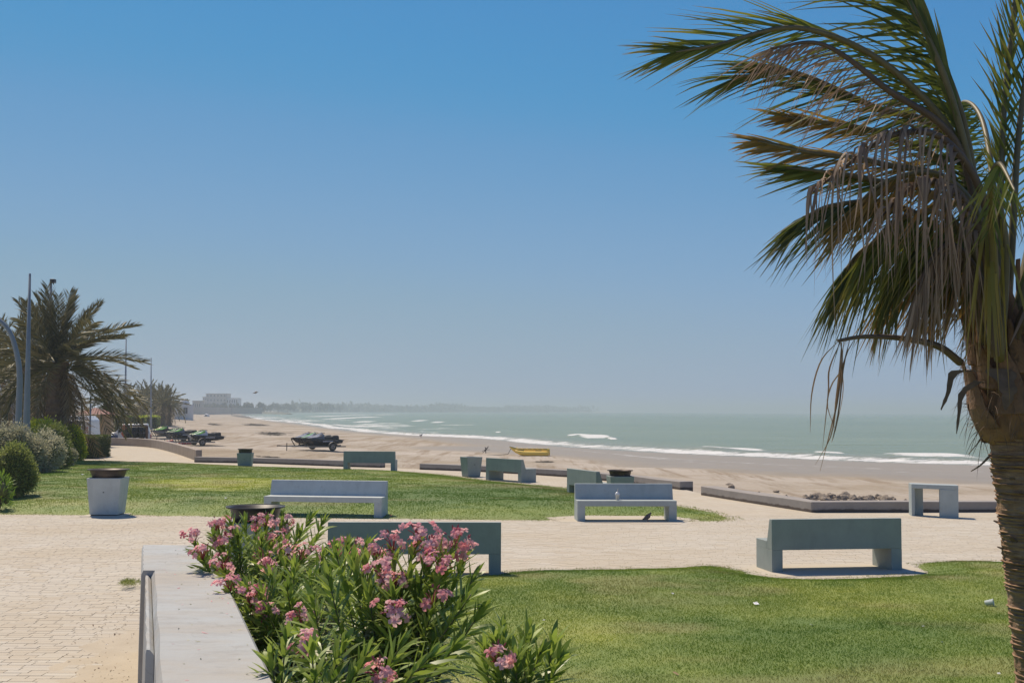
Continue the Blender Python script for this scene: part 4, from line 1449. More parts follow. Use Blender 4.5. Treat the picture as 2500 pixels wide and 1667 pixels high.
near_palm()

# ------------------------------------------------------------------ date palms
M_date = leafy('date_leaflet', (0.085, 0.085, 0.034), (0.20, 0.175, 0.08), None, 0, 0.55, 0.22)
M_date_old = leafy('date_leaflet_old', (0.16, 0.12, 0.065), (0.32, 0.24, 0.14), None, 0, 0.6, 0.15)
M_date_trunk = plain('date_trunk', (0.20, 0.13, 0.085), (0.10, 0.06, 0.04), 5, 0.92, bmp=0.8, bscale=9, bdist=0.05)


def date_frond_mesh(name, L, bend, nleaf, mat, lw):
    """a feather frond along +x, arching down with 'bend'"""
    t = np.linspace(0, 1, 14)
    ctr = np.stack([L * t * (1 - 0.12 * bend * t), np.zeros(14), L * (-0.55 * bend * t ** 2.0)], 1)
    V, F, rn, tt = [], [], [], []
    wv = 0.03 * L / 3.2 * (1.05 - t)
    base = np.stack([ctr + np.stack([0 * t, wv, 0 * t], 1), ctr - np.stack([0 * t, wv, 0 * t], 1)], 1).reshape(-1, 3)
    V.append(base)
    F.append(np.array([(2 * i, 2 * i + 1, 2 * i + 3, 2 * i + 2) for i in range(13)]))
    rn.append(np.full(28, 0.9)); tt.append(np.zeros(28))
    for s in (-1, 1):
        u = 0.16 + 0.84 * (np.arange(nleaf) + rng.random(nleaf) * 0.6) / nleaf
        u = np.clip(u, 0, 0.995)
        i = (u * 13).astype(int)
        fr_ = (u * 13 - i)[:, None]
        p0 = ctr[i] * (1 - fr_) + ctr[np.minimum(i + 1, 13)] * fr_
        T_ = norm(ctr[np.minimum(i + 1, 13)] - ctr[i])
        d = norm(T_ * (0.75 + 0.5 * u)[:, None] + np.array([0, s * 0.75, 0.35]) + rng.normal(0, 0.12, (nleaf, 3)))
        sd = norm(np.cross(d, T_ + rng.normal(0, 0.3, (nleaf, 3))))
        Ls = L * 0.135 * (0.5 + np.sin(np.clip(u, 0, 1) * math.pi * 0.9)) * (0.8 + 0.4 * rng.random(nleaf))
        v, f, q = strips(p0, d, sd, Ls, lw, np.array([0, 0, -0.12]), 2)
        F.append(f + sum(len(a) for a in V)); V.append(v)
        rn.append(np.repeat(rng.random(nleaf), 6)); tt.append(q)
    return np_mesh(name, np.concatenate(V), np.concatenate(F), mat, attrs={'rnd': np.concatenate(rn), 't': np.concatenate(tt)}, link=False)


DFR = {}


def date_palm(loc, h, r, label, n=46, trunk_r=0.33, seed=1, group='date palms along the shore road', coarse=False, lean=0.0):
    rr = random.Random(seed)
    root = empty('date_palm', loc)
    tag(root, label, 'palm tree', group)
    rings = []
    zz = np.linspace(-0.1, h, 26 if not coarse else 8)
    for i, z in enumerate(zz):
        rr0 = trunk_r * (1.12 - 0.22 * z / h + (0.25 * max(0, (z - h * 0.8) / (h * 0.2)))) + (0.05 if i % 2 else 0)
        rings.append([(lean * (z / h) ** 2 + rr0 * (1 + 0.06 * math.sin(a * 7 + i)) * math.cos(a), rr0 * (1 + 0.06 * math.sin(a * 7 + i)) * math.sin(a), z) for a in [2 * math.pi * k / 14 for k in range(14)]])
    MB().loft(rings).build('trunk', M_date_trunk, root)
    key = (round(r, 2), coarse)
    if key not in DFR:
        DFR[key] = [date_frond_mesh('frond', r * (0.85 + 0.12 * k), (0.22, 0.7, 1.35, 2.1)[k], 60 if not coarse else 18, M_date if k < 3 else M_date_old, 0.046 * r / 3.4 if not coarse else 0.11 * r / 3.4) for k in range(4)]
    for k in range(n):
        e = (k + 0.5) / n
        elev = 90 - 138 * e ** 0.8 + rr.uniform(-7, 7)
        az = k * 137.5 + rr.uniform(-18, 18)
        if elev < 8 and not coarse and abs((az % 360) - 270) < 40:
            continue
        mi = 0 if elev > 55 else 1 if elev > 15 else 2 if elev > -15 else 3
        me = DFR[key][mi]
        s = rr.uniform(0.85, 1.1) * (0.72 if mi == 3 else 0.9 if mi == 2 else 1.0)
        M = Matrix.Translation((lean, 0, h - 0.05 - 0.35 * e * trunk_r)) @ Matrix.Rotation(R(az), 4, 'Z') @ Matrix.Rotation(R(-elev), 4, 'Y') @ Matrix.Rotation(rr.uniform(-0.5, 0.5), 4, 'X') @ Matrix.Scale(s, 4)
        link_mesh('frond', me, root, M)
    return root


q = PD(140, 885, 55.0)
date_palm((q.x, 55.0, 0), q.z, 3.9, 'large bushy date palm, the tallest and nearest on the left', 84, 0.40, 3)
q = PD(70, 880, 66.0)
date_palm((q.x, 66.0, 0), q.z, 3.6, 'date palm just behind the nearest one, left of its trunk', 46, 0.36, 5)
q = PD(-30, 900, 60.0)
date_palm((q.x, 60.0, 0), q.z, 3.6, 'date palm cut off by the left edge of the picture', 46, 0.36, 8)
q = PD(262, 985, 105.0)
date_palm((q.x, 105.0, -0.3), q.z + 0.3, 2.9, 'brownish date palm behind the wooden hut', 40, 0.30, 9)
q = PD(310, 985, 150.0)
date_palm((q.x, 150.0, -0.3), q.z + 0.3, 3.0, 'small date palm beside the thin lamp mast', 34, 0.30, 10)
GROVE = ['leftmost palm of the far grove, behind the brown palm', 'tallest palm of the far grove, by the thin mast', 'palm of the far grove right beside the thin mast', 'palm in the middle of the far grove, right of the mast',
         'tall palm near the right end of the far grove', 'front palm of the far grove, low on the sand', 'rightmost palm of the far grove, nearest the domed house', 'short palm at the left of the far grove, above the hedge']
for k, (px, py, D_, rr_) in enumerate([(343, 975, 235, 3.8), (362, 966, 240, 4.0), (378, 978, 228, 3.6), (392, 974, 225, 3.6), (406, 978, 222, 3.8), (398, 985, 214, 3.6), (414, 988, 216, 3.6), (352, 982, 225, 3.4)]):
    q = PD(px, py, D_)
    zb = ground_z(q.x, D_)
    date_palm((q.x, D_, zb), q.z - zb, rr_, GROVE[k], 34, 0.32, 20 + k, 'far palm grove', True)

# ------------------------------------------------------------------ shrubs
def shrub(loc, rx, ry, h, n, leaf, lw, mat, label, name='shrub', seed=1, lumps=14, up=0.25, stem=True, group=None, base=0.06, rag=0.25):
    r_ = np.random.default_rng(seed)
    root = empty(name, loc)
    tag(root, label, 'shrub', group)
    # lumps on an ellipsoid give the uneven outline
    a = r_.random(lumps) * 2 * math.pi
    e = r_.random(lumps) ** 0.7
    lc = np.stack([np.cos(a) * rx * 0.62 * np.sqrt(1 - (e * 0.9) ** 2), np.sin(a) * ry * 0.62 * np.sqrt(1 - (e * 0.9) ** 2), h * (base + 0.16 + 0.58 * e)], 1)
    lr = (0.30 + 0.18 * r_.random(lumps))
    k = r_.integers(0, lumps, n)
    d = norm(r_.normal(0, 1, (n, 3)))
    rad = (0.55 + 0.45 * r_.random(n) ** 0.6) * lr[k] * (1 + rag * r_.normal(0, 1, n) * 0.5)
    P = lc[k] + d * rad[:, None] * np.array([rx, ry, h * 0.75])[None]
    P[:, 2] = np.maximum(P[:, 2], 0.02 + 0.05 * r_.random(n))
    D = norm(d + np.array([0, 0, up]) + r_.normal(0, 0.55, (n, 3)))
    S = norm(np.cross(D, r_.normal(0, 1, (n, 3))))
    V, F, T_ = strips(P, D, S, leaf * (0.7 + 0.6 * r_.random(n)), lw * (0.7 + 0.6 * r_.random(n)), np.array([0, 0, -0.12]), 2)
    clump = (0.35 * r_.random(lumps))[k] + 0.5 * r_.random(n)
    o = np_mesh('foliage', V, F, mat, root, attrs={'rnd': np.repeat(clump, 6), 't': T_})
    tag(o, kind='stuff')
    if stem:
        mb = MB()
        for i in range(lumps):
            mb.lathe([(0.02, -1), (0.6, -0.75), (0.97, -0.2), (0.95, 0.3), (0.6, 0.78), (0.02, 1)], 8)
            for j in range(len(mb.v) - 48, len(mb.v)):
                vx = mb.v[j]
                mb.v[j] = (lc[i][0] + vx[0] * lr[i] * rx * 0.6, lc[i][1] + vx[1] * lr[i] * ry * 0.6, max(0.0, lc[i][2] + vx[2] * lr[i] * h * 0.45))
        mb.build('twig_core', M_hedge_core, root)
        for i in range(min(lumps, 7)):
            MB().tube([(lc[i][0] * 0.12, lc[i][1] * 0.12, -0.05), tuple(lc[i] * np.array([0.5, 0.5, 0.55])), tuple(lc[i])], [0.03 * h, 0.02 * h, 0.008 * h], 6).build('stem', M_date_trunk, root)
    return root


M_hedge_core = plain('hedge_twigs', (0.13, 0.14, 0.05), (0.08, 0.085, 0.03), 10, 0.9)
M_hedge_dark = plain('dark_twigs', (0.04, 0.042, 0.02), (0.025, 0.025, 0.014), 10, 0.9)
M_sh_bright = leafy('shrub_leaf_bright', (0.22, 0.31, 0.025), (0.58, 0.62, 0.05), None, 0, 0.5, 0.58)
M_sh_silver = leafy('shrub_leaf_silver', (0.25, 0.25, 0.155), (0.50, 0.475, 0.325), None, 0, 0.7, 0.45)
M_sh_mid = leafy('shrub_leaf_mid', (0.12, 0.155, 0.035), (0.27, 0.30, 0.08), None, 0, 0.55, 0.42)
M_sh_lime = leafy('shrub_leaf_lime', (0.16, 0.28, 0.03), (0.32, 0.44, 0.045), None, 0, 0.45, 0.3)
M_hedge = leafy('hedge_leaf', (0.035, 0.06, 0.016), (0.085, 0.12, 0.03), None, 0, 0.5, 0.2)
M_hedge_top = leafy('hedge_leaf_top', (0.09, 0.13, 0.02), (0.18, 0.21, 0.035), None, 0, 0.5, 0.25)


def at_ground(px, Y):
    return (PD(px, 1100, Y).x, Y)


x, y = at_ground(88, 52)
shrub((x, y, 0), 1.25, 1.0, 1.75, 15000, 0.12, 0.055, M_sh_bright, 'bright yellow-green shrub below the tall date palm', seed=4)
x, y = at_ground(158, 55)
shrub((x, y, 0), 0.95, 0.9, 1.5, 10000, 0.12, 0.055, M_sh_bright, 'smaller yellow-green shrub touching the clipped hedge', seed=5)
x, y = at_ground(150, 50)
shrub((x, y, 0), 0.55, 0.5, 1.05, 5000, 0.075, 0.038, M_sh_mid, 'round mid-green bush between silver shrub and hedge', seed=6)
x, y = at_ground(40, 43)
shrub((x, y, 0), 1.15, 1.0, 1.80, 17000, 0.085, 0.034, M_sh_silver, 'broad silver-grey shrub cut by the left edge', seed=7, lumps=20)
x, y = at_ground(112, 44)
shrub((x, y, 0), 0.80, 0.8, 1.55, 13000, 0.08, 0.032, M_sh_silver, 'silver-grey shrub in the middle of the bed, above the lawn', seed=8, lumps=18)
x, y = at_ground(165, 49)
shrub((x, y, 0), 0.50, 0.5, 0.78, 5000, 0.08, 0.03, M_sh_silver, 'low silver-grey shrub nearest the hedge', seed=9)
x, y = at_ground(28, 32)
shrub((x, y, 0.02), 0.78, 0.7, 1.42, 16000, 0.065, 0.030, M_sh_mid, 'rounded dark green shrub standing on the lawn at far left', seed=10, lumps=22, rag=0.1)
x, y = at_ground(-4, 28.9)
shrub((x, y, 0.02), 0.36, 0.36, 0.82, 420, 0.20, 0.022, M_sh_lime, 'lime-green narrow-leaved plant at the left edge', seed=11, up=1.2)
x, y = at_ground(2, 41)
shrub((x - 0.6, 47, 0), 0.9, 0.8, 1.75, 9000, 0.08, 0.03, M_sh_mid, 'dull green shrub behind the silver ones at the left edge', seed=12)

# clipped hedge
def hedge(c, rz, lx, ly, h, n, label, mat, topmat=None, leaf=0.055, name='hedge', group=None):
    r_ = np.random.default_rng(int(lx * 100 + n))
    root = empty(name, c, rz)
    tag(root, label, 'hedge', group)
    core = MB().box(-lx / 2 + 0.1, lx / 2 - 0.1, -ly / 2 + 0.1, ly / 2 - 0.1, -0.05, h - 0.1).build('twig_core', M_hedge_dark, root)
    face = r_.choice(5, n, p=np.array([lx * h, lx * h, ly * h, ly * h, lx * ly]) / (2 * lx * h + 2 * ly * h + lx * ly))
    u, v = r_.random(n) - 0.5, r_.random(n)
    P = np.zeros((n, 3)); N_ = np.zeros((n, 3))
    for f, (ax, s) in enumerate(((1, -1), (1, 1), (0, -1), (0, 1), (2, 1))):
        k = face == f
        if ax == 1:
            P[k] = np.stack([u[k] * lx, np.full(k.sum(), s * ly / 2), v[k] * h], 1)
        elif ax == 0:
            P[k] = np.stack([np.full(k.sum(), s * lx / 2), u[k] * ly, v[k] * h], 1)
        else:
            P[k] = np.stack([u[k] * lx, (v[k] - 0.5) * ly, np.full(k.sum(), h)], 1)
        N_[k, ax] = s
    P = P - N_ * (0.14 * r_.random(n) ** 1.5)[:, None] + N_ * (0.05 * (fbm(P[:, 0] * 3 + 7, P[:, 2] * 3 + P[:, 1]) - 0.5))[:, None]
    D = norm(N_ * 0.6 + r_.normal(0, 0.7, (n, 3)) + np.array([0, 0, 0.3]))
    S = norm(np.cross(D, r_.normal(0, 1, (n, 3))))
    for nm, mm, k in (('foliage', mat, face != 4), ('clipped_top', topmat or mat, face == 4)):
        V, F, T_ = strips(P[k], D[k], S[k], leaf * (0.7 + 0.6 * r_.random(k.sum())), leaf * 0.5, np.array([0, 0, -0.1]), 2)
        o = np_mesh(nm, V, F, mm, root, attrs={'rnd': np.repeat(0.8 * r_.random(k.sum()), 6), 't': T_})
        tag(o, kind='stuff')
    return root


q = G(222, 1119)
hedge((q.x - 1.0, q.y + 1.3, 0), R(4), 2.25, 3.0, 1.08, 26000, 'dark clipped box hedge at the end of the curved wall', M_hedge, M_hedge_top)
for k, (px, py, D_, lx, h_, lab) in enumerate([(318, 1018, 150, 3.4, 2.2, 'leafy clipped hedge below the brown palm across the sand'), (350, 1010, 190, 4.2, 1.9, 'longer clipped hedge farther along the sand'), (362, 1008, 205, 3.6, 1.8, 'square end hedge near the far palm grove')]):
    q = PD(px, py, D_)
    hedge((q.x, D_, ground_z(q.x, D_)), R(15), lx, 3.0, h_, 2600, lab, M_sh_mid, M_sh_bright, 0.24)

# ------------------------------------------------------------------ oleander
def ol_leaf_mat():
    return leafy('oleander_leaf', (0.13, 0.215, 0.030), (0.33, 0.42, 0.07), (0.20, 0.20, 0.07), 0.3, 0.42, 0.38, spec=0.5)


M_ol = ol_leaf_mat()
M_ol_old = leafy('oleander_leaf_old', (0.22, 0.24, 0.11), (0.48, 0.46, 0.30), (0.20, 0.18, 0.12), 0.4, 0.55, 0.15)
M_ol_stem = plain('oleander_stem', (0.16, 0.16, 0.07), (0.10, 0.09, 0.05), 15, 0.6)
M_ol_bud = plain('oleander_bud', (0.42, 0.06, 0.09), (0.28, 0.04, 0.06), 30, 0.5, bmp=0)
mfl, t, b, o_ = new_mat('oleander_petal')
rad_ = nd(t, 'ShaderNodeAttribute', attribute_name='t').outputs['Fac']
oi = nd(t, 'ShaderNodeObjectInfo').outputs['Random']
pk = ramp(t, oi, [(0.0, (0.95, 0.40, 0.44)), (0.45, (0.98, 0.60, 0.60)), (0.8, (0.95, 0.45, 0.48)), (1.0, (0.82, 0.22, 0.25))])
pc = mixc(t, ramp(t, rad_, [(0.0, (0.9,) * 3), (0.25, (0.2,) * 3), (0.55, (0, 0, 0)), (1.0, (0.25,) * 3)]), pk, (0.98, 0.88, 0.82))
pc = mixc(t, ramp(t, rad_, [(0.0, (1, 1, 1)), (0.18, (0, 0, 0))]), pc, (0.55, 0.10, 0.12))
t.links.new(pc, b.inputs['Base Color'])
b.inputs['Roughness'].default_value = 0.55
b.inputs['Specular IOR Level'].default_value = 0.2
tr = nd(t, 'ShaderNodeBsdfTranslucent')
t.links.new(pc, tr.inputs[0])
mx = nd(t, 'ShaderNodeMixShader')
mx.inputs[0].default_value = 0.5
t.links.new(b.outputs[0], mx.inputs[1])
t.links.new(tr.outputs[0], mx.inputs[2])
t.links.new(mx.outputs[0], o_.inputs[0])
M_petal = mfl


def flower_mesh(seed):
    """ruffled double blossom: outer five broad petals, inner ruffled ones"""
    r_ = np.random.default_rng(seed)
    V, F, T_ = [], [], []
    for ring, (n, L, wd, el) in enumerate(((5, 0.034, 0.024, 0.20), (4, 0.019, 0.015, 0.85))):
        for k in range(n):
            a = 2 * math.pi * (k + 0.5 * ring) / n + r_.normal(0, 0.12)
            e_ = el + r_.normal(0, 0.15)
            d = np.array([math.cos(a) * math.cos(e_), math.sin(a) * math.cos(e_), math.sin(e_)])
            s = np.array([-math.sin(a), math.cos(a), 0.25 * r_.normal()])
            up = np.cross(d, s)
            o0 = sum(len(q) for q in V)
            vs, tt = [], []
            for i, u in enumerate((0.08, 0.5, 0.85, 1.0)):
                w_ = wd * (0.22, 0.85, 1.0, 0.55)[i] * 0.5
                c = d * L * u + up * (0.004 * math.sin(u * 3) - 0.006 * u * u)
                curl = 0.004 * u * r_.normal(0, 1, 2)
                vs += [c - s * w_ + up * curl[0], c + up * 0.003 * u, c + s * w_ + up * curl[1]]
                tt += [u * 0.8, u * 0.7, u * 0.8]
            V.append(np.array(vs)); T_.append(np.array(tt))
            F += [(o0 + 3 * i + j, o0 + 3 * i + j + 1, o0 + 3 * i + j + 4, o0 + 3 * i + j + 3) for i in range(3) for j in range(2)]
    return np_mesh('flower', np.concatenate(V), np.array(F), M_petal, attrs={'t': np.concatenate(T_)}, smooth=True, link=False)


FLW = [flower_mesh(k) for k in range(5)]
bud_me = MB().lathe([(0.001, 0), (0.0042, 0.006), (0.0038, 0.016), (0.001, 0.026)], 7).build('bud', M_ol_bud).data
bpy.data.objects.remove([o for o in bpy.data.objects if o.data is bud_me][0])


def oleander(base, tips, flowers, label, seed, keep=260, fill=0, spread=0.5, z1=1.0, leafL=0.15):
    """base (x,y); tips: list of 3-D shoot ends; flowers: list of 3-D cluster centres"""
    r_ = np.random.default_rng(seed)
    root = empty('oleander', (base[0], base[1], 0.0))
    tag(root, label, 'shrub', 'pink oleanders along the planter wall')
    O = np.array([base[0], base[1], 0.0])
    tips = [(np.array(t_), False) for t_ in tips] + [(np.array(t_) - np.array([0, 0, 0.05]), True) for t_ in flowers]
    for k in range(fill):
        a = r_.random() * 2 * math.pi
        q = r_.random() ** 0.6 * spread
        tips.append((O + np.array([math.cos(a) * q, math.sin(a) * q, z1 * (0.45 + 0.5 * r_.random())]), False))
    P0, D, S, L, W_, RN, CAMD = [], [], [], [], [], [], []
    for (tp, fl) in tips:
        tp = tp - O
        foot = np.array([tp[0] * 0.18 + r_.normal(0, 0.06), tp[1] * 0.18 + r_.normal(0, 0.06), 0.0])
        midp = foot * 0.5 + tp * 0.5 + np.array([-(tp[0] - foot[0]) * 0.18, -(tp[1] - foot[1]) * 0.18, 0.06])
        c, tg = curve_pts([foot, midp, tp], 26)
        MB().tube([tuple(q) for q in c], [0.011 - 0.0003 * i for i in range(26)], 6).build('stem', M_ol_stem, root, smooth=True)
        ln = np.linalg.norm(np.diff(c, axis=0), axis=1).sum()
        nw = int(ln * 0.80 / 0.037)
        for j in range(nw):
            u = 1 - 0.80 * j / nw
            i = min(int(u * 25), 24)
            for m in range(3):
                if j > nw * 0.55 and r_.random() < 0.45:
                    continue
                az = m * 2.094 + j * 1.05 + r_.normal(0, 0.25)
                # upper leaves stand up, lower ones spread and droop
                v = j / max(nw, 1)
                el = 1.22 - 1.15 * min(1, v * 1.6) + r_.normal(0, 0.16)
                t_ = tg[i]
                x_ = norm(np.cross(t_, np.array([0.3, 0.9, 0.1])))
                y_ = np.cross(t_, x_)
                d = (x_ * math.cos(az) + y_ * math.sin(az)) * math.cos(el) + t_ * math.sin(el)
                P0.append(c[i]); D.append(d)
                s = np.cross(d, t_)
                S.append(s / max(np.linalg.norm(s), 1e-6))
                L.append(1.42 * leafL * (0.55 + 0.55 * min(1, 0.25 + v * 3)) * (0.8 + 0.4 * r_.random()))
                W_.append(0.0255 * (0.75 + 0.5 * r_.random()))
                RN.append(r_.random() * 0.9)
                CAMD.append((np.linalg.norm(c[i] + O - np.array([0, 0, 2.4])), v))
    P0, D, S, L, W_, RN = [np.array(q) for q in (P0, D, S, L, W_, RN)]
    S = norm(S)
    CAMD = np.array(CAMD)
    N = len(P0)
    Gb = np.stack([r_.normal(0, 0.05, N), r_.normal(0, 0.05, N), -0.10 - 0.25 * r_.random(N)], 1)
    prof = lambda t: (0.25, 0.9, 1.0, 0.75, 0.06)[int(round(t * 4))]
    V, F, T_ = strips(P0, D, S, L, W_, Gb, 4, prof)
    V = V.reshape(N, 10, 3)
    old = (CAMD[:, 1] > 0.42) & (r_.random(N) < 0.75)
    order = np.argsort(CAMD[:, 0] + 0.6 * CAMD[:, 1])
    own = np.zeros(N, bool)
    own[order[:keep]] = True
    f1 = F[:4]
    T1 = T_[:10]
    for i in np.nonzero(own)[0]:
        np_mesh('leaf', V[i], f1, M_ol_old if old[i] else M_ol, root, attrs={'rnd': np.full(10, RN[i]), 't': T1}, smooth=True)
    for mm, k in ((M_ol, ~own & ~old), (M_ol_old, ~own & old)):
        idx = np.nonzero(k)[0]
        if len(idx):
            o = np_mesh('foliage', V[idx].reshape(-1, 3), (np.arange(len(idx))[:, None, None] * 10 + f1[None]).reshape(-1, 4), mm, root,
                        attrs={'rnd': np.repeat(RN[idx], 10), 't': np.tile(T1, len(idx))}, smooth=True)
            tag(o, kind='stuff')
    for c in flowers:
        c = np.array(c) - O
        n = int(r_.integers(5, 10))
        for j in range(n):
            d = norm(r_.normal(0, 1, 3) + np.array([0, -0.35, 0.35]))
            p = c + d * np.array([0.13, 0.13, 0.085]) * (0.35 + 0.65 * r_.random())
            nrm = norm(d + np.array([0, -0.5, 0.6]) + r_.normal(0, 0.3, 3))
            M = Vector(nrm).to_track_quat('Z', 'Y').to_matrix().to_4x4() @ Matrix.Rotation(r_.random() * 6, 4, 'Z')
            M = Matrix.Translation(Vector(p)) @ M @ Matrix.Scale(0.80 + 0.35 * r_.random(), 4)
            link_mesh('flower', FLW[int(r_.integers(0, 5))], root, M)
        mb = MB()
        for j in range(n + 5):
            d = norm(r_.normal(0, 1, 3) + np.array([0, -0.2, 0.5]))
            q = c + d * np.array([0.08, 0.08, 0.06]) * (0.6 + 0.5 * r_.random())
            mb.tube([tuple(c + np.array([0, 0, -0.06])), tuple((c + q) / 2 + np.array([0, 0, -0.01])), tuple(q)], [0.003, 0.0025, 0.002], 4)
        mb.build('flower_stalk', M_ol_bud, root)
        for j in range(4):
            d = norm(r_.normal(0, 1, 3) + np.array([0, 0, 0.6]))
            M = Matrix.Translation(Vector(c + d * 0.06)) @ Vector(d).to_track_quat('Z', 'Y').to_matrix().to_4x4() @ Matrix.Scale(0.9 + 0.5 * r_.random(), 4)
            link_mesh('bud', bud_me, root, M)
    return root


J = lambda px, py, Y: tuple(PD(px, py, Y))
# rear left bush
oleander((-2.28, 11.0),
         [J(560, 1262, 10.8), J(600, 1265, 11.2), J(655, 1262, 11.3), J(690, 1255, 11.2), J(760, 1258, 11.4), J(790, 1270, 11.0), J(735, 1290, 11.0), J(520, 1300, 10.5), J(580, 1300, 10.6), J(640, 1310, 10.4), J(700, 1320, 10.5), J(500, 1340, 10.3), J(760, 1330, 10.6)],
         [J(530, 1280, 10.7), J(625, 1275, 10.9), J(650, 1272, 11.2), J(700, 1275, 11.2), J(475, 1310, 10.4), J(495, 1348, 10.2), J(545, 1320, 10.5), J(565, 1300, 10.7), J(660, 1315, 10.6), J(705, 1340, 10.3), J(545, 1372, 10.0), J(735, 1350, 10.5), J(668, 1308, 10.9)],
         'oleander overhanging the far end of the white wall, in front of the black bowl', 31, 150, 16, 0.55, 1.15)
# middle bush
oleander((-1.55, 9.2),
         [J(820, 1330, 8.9), J(850, 1320, 9.3), J(900, 1320, 9.2), J(790, 1345, 8.9), J(870, 1360, 8.7), J(720, 1370, 9.2), J(660, 1400, 9.0), J(600, 1430, 9.0), J(760, 1400, 8.8), J(640, 1440, 8.8), J(700, 1430, 8.7)],
         [J(640, 1360, 9.6), J(655, 1378, 9.4), J(560, 1430, 9.2), J(612, 1462, 8.9), J(632, 1440, 9.1), J(640, 1490, 8.7), J(830, 1335, 9.4), J(870, 1335, 9.5), J(790, 1350, 9.3), J(735, 1500, 8.2)],
         'middle oleander leaning over the white wall with low pink clusters', 33, 250, 26, 0.62, 1.2)
# front bush with the tall flower heads
oleander((-0.78, 7.3),
         [J(820, 1345, 7.3), J(860, 1350, 7.4), J(895, 1360, 7.5), J(800, 1400, 7.1), J(900, 1440, 7.2), J(1160, 1400, 7.3), J(1080, 1350, 7.5), J(1000, 1400, 7.4), J(960, 1440, 7.1), J(760, 1450, 7.1), J(1150, 1450, 7.0), J(1180, 1480, 7.0)],
         [J(1020, 1298, 7.5), J(960, 1322, 7.6), J(925, 1345, 7.6), J(1045, 1335, 7.4), J(1108, 1315, 7.4), J(1135, 1335, 7.5), J(1075, 1375, 7.3), J(1060, 1330, 7.6), J(940, 1400, 7.3), J(960, 1420, 7.4), J(1055, 1460, 7.1), J(960, 1490, 7.0), J(890, 1360, 7.7), J(750, 1570, 6.6)],
         'front oleander with the highest pink flower heads before the long bench', 35, 290, 26, 0.55, 1.25, 0.16)
# low right bush
oleander((0.02, 6.5),
         [J(1230, 1520, 6.5), J(1210, 1545, 6.4), J(1290, 1555, 6.5), J(1350, 1560, 6.4), J(1320, 1590, 6.3), J(1260, 1590, 6.3), J(1180, 1570, 6.5), J(1370, 1600, 6.3), J(1290, 1530, 6.6)],
         [J(1215, 1602, 6.3)],
         'low sparse oleander at the bottom, right end of the row', 37, 200, 14, 0.32, 0.82, 0.15)
# lowest leaves at the bottom edge
oleander((-1.12, 6.3),
         [J(700, 1540, 6.5), J(760, 1580, 6.2), J(840, 1560, 6.3), J(900, 1590, 6.2), J(980, 1570, 6.3), J(1060, 1590, 6.2), J(660, 1600, 6.4), J(1120, 1570, 6.4)],
         [J(930, 1640, 6.1)],
         'low oleander at the bottom edge touching the white wall', 39, 220, 22, 0.5, 0.85, 0.15)

# ================================================================== masts and lamps
M_mast = plain('grey_mast', (0.20, 0.235, 0.265), (0.17, 0.20, 0.225), 2, 0.5, metal=0.1, bmp=0.05)
M_mast_far = plain('galvanised_mast', (0.30, 0.31, 0.32), (0.25, 0.26, 0.27), 2, 0.5, metal=0.2, bmp=0.05)


def mast(px_top, py_top, px_bot, Y, r0, r1, label, z0=0.0, head=None):
    a, b_ = PD(px_bot, 1010, Y), PD(px_top, py_top, Y)
    o = empty('mast', (a.x, Y, z0))
    tag(o, label, 'mast', 'masts and lamp posts by the shore road')
    pts = [(0, 0, -0.1), (0, 0, 0.6), ((b_.x - a.x) * 0.5, 0, (b_.z - z0) * 0.5), (b_.x - a.x, 0, b_.z - z0)]
    MB().tube(pts, [r0 * 1.0, r0, (r0 + r1) / 2, r1], 10).build('pole', M_mast if Y < 80 else M_mast_far, o, smooth=True)
    MB().lathe([(r0 * 2.2, -0.05), (r0 * 2.2, 0.04), (r0 * 1.3, 0.08)], 12).build('base_plate', M_mast, o)
    if head == 'camera':
        z = b_.z - z0
        MB().box(-0.14, 0.14, -0.16, 0.16, z - 0.02, z + 0.20).build('camera_box', M_blackmetal, o, bevel=0.03)
        MB().box(-0.22, -0.10, -0.1, 0.1, z - 1.55, z - 1.40).build('junction_box', M_blackmetal, o)
        MB().tube([(0, 0, z), (0.10, -0.15, z - 0.12)], 0.03, 6).build('bracket', M_blackmetal, o)
    return o


mast(73, 668, 66, 50, 0.16, 0.045, 'tall plain tapering mast left of the nearest date palm')
mast(124, 690, 121, 70, 0.10, 0.07, 'mast with a small camera box rising behind the date palm', head='camera')
mast(308, 828, 306, 120, 0.13, 0.05, 'slim mast behind the drooping fronds on the right of the palm', z0=-0.3)
mast(369, 873, 369, 170, 0.15, 0.05, 'thin isolated mast beside the far palm grove', z0=-0.3)
mast(566, 982, 566, 700, 0.22, 0.14, 'tiny pole on the far beach near the stone groyne', z0=-0.4)
# curved lamp post
a = PD(45, 1010, 47)
o = empty('lamp_post', (a.x, 47, 0))
tag(o, 'curved grey lamp post bending out of the left edge', 'lamp post', 'masts and lamp posts by the shore road')
pts = [(0, 0, -0.1)] + [tuple(PD(x, y, 47) - Vector((a.x, 47, 0))) for x, y in ((46, 1000), (48, 920), (42, 868), (26, 815), (0, 783), (-40, 760), (-90, 752))]
c, tg = curve_pts(pts, 30)
MB().tube([tuple(q) for q in c], [0.125 - 0.0022 * i for i in range(30)], 10).build('pole', M_mast, o, smooth=True)
e = c[-1]
MB().box(e[0] - 0.7, e[0] + 0.05, -0.14, 0.14, e[2] - 0.07, e[2] + 0.06).build('lamp_head', M_mast, o, bevel=0.03)
MB().lathe([(0.25, -0.05), (0.25, 0.03), (0.15, 0.07)], 12).build('base_plate', M_mast, o)

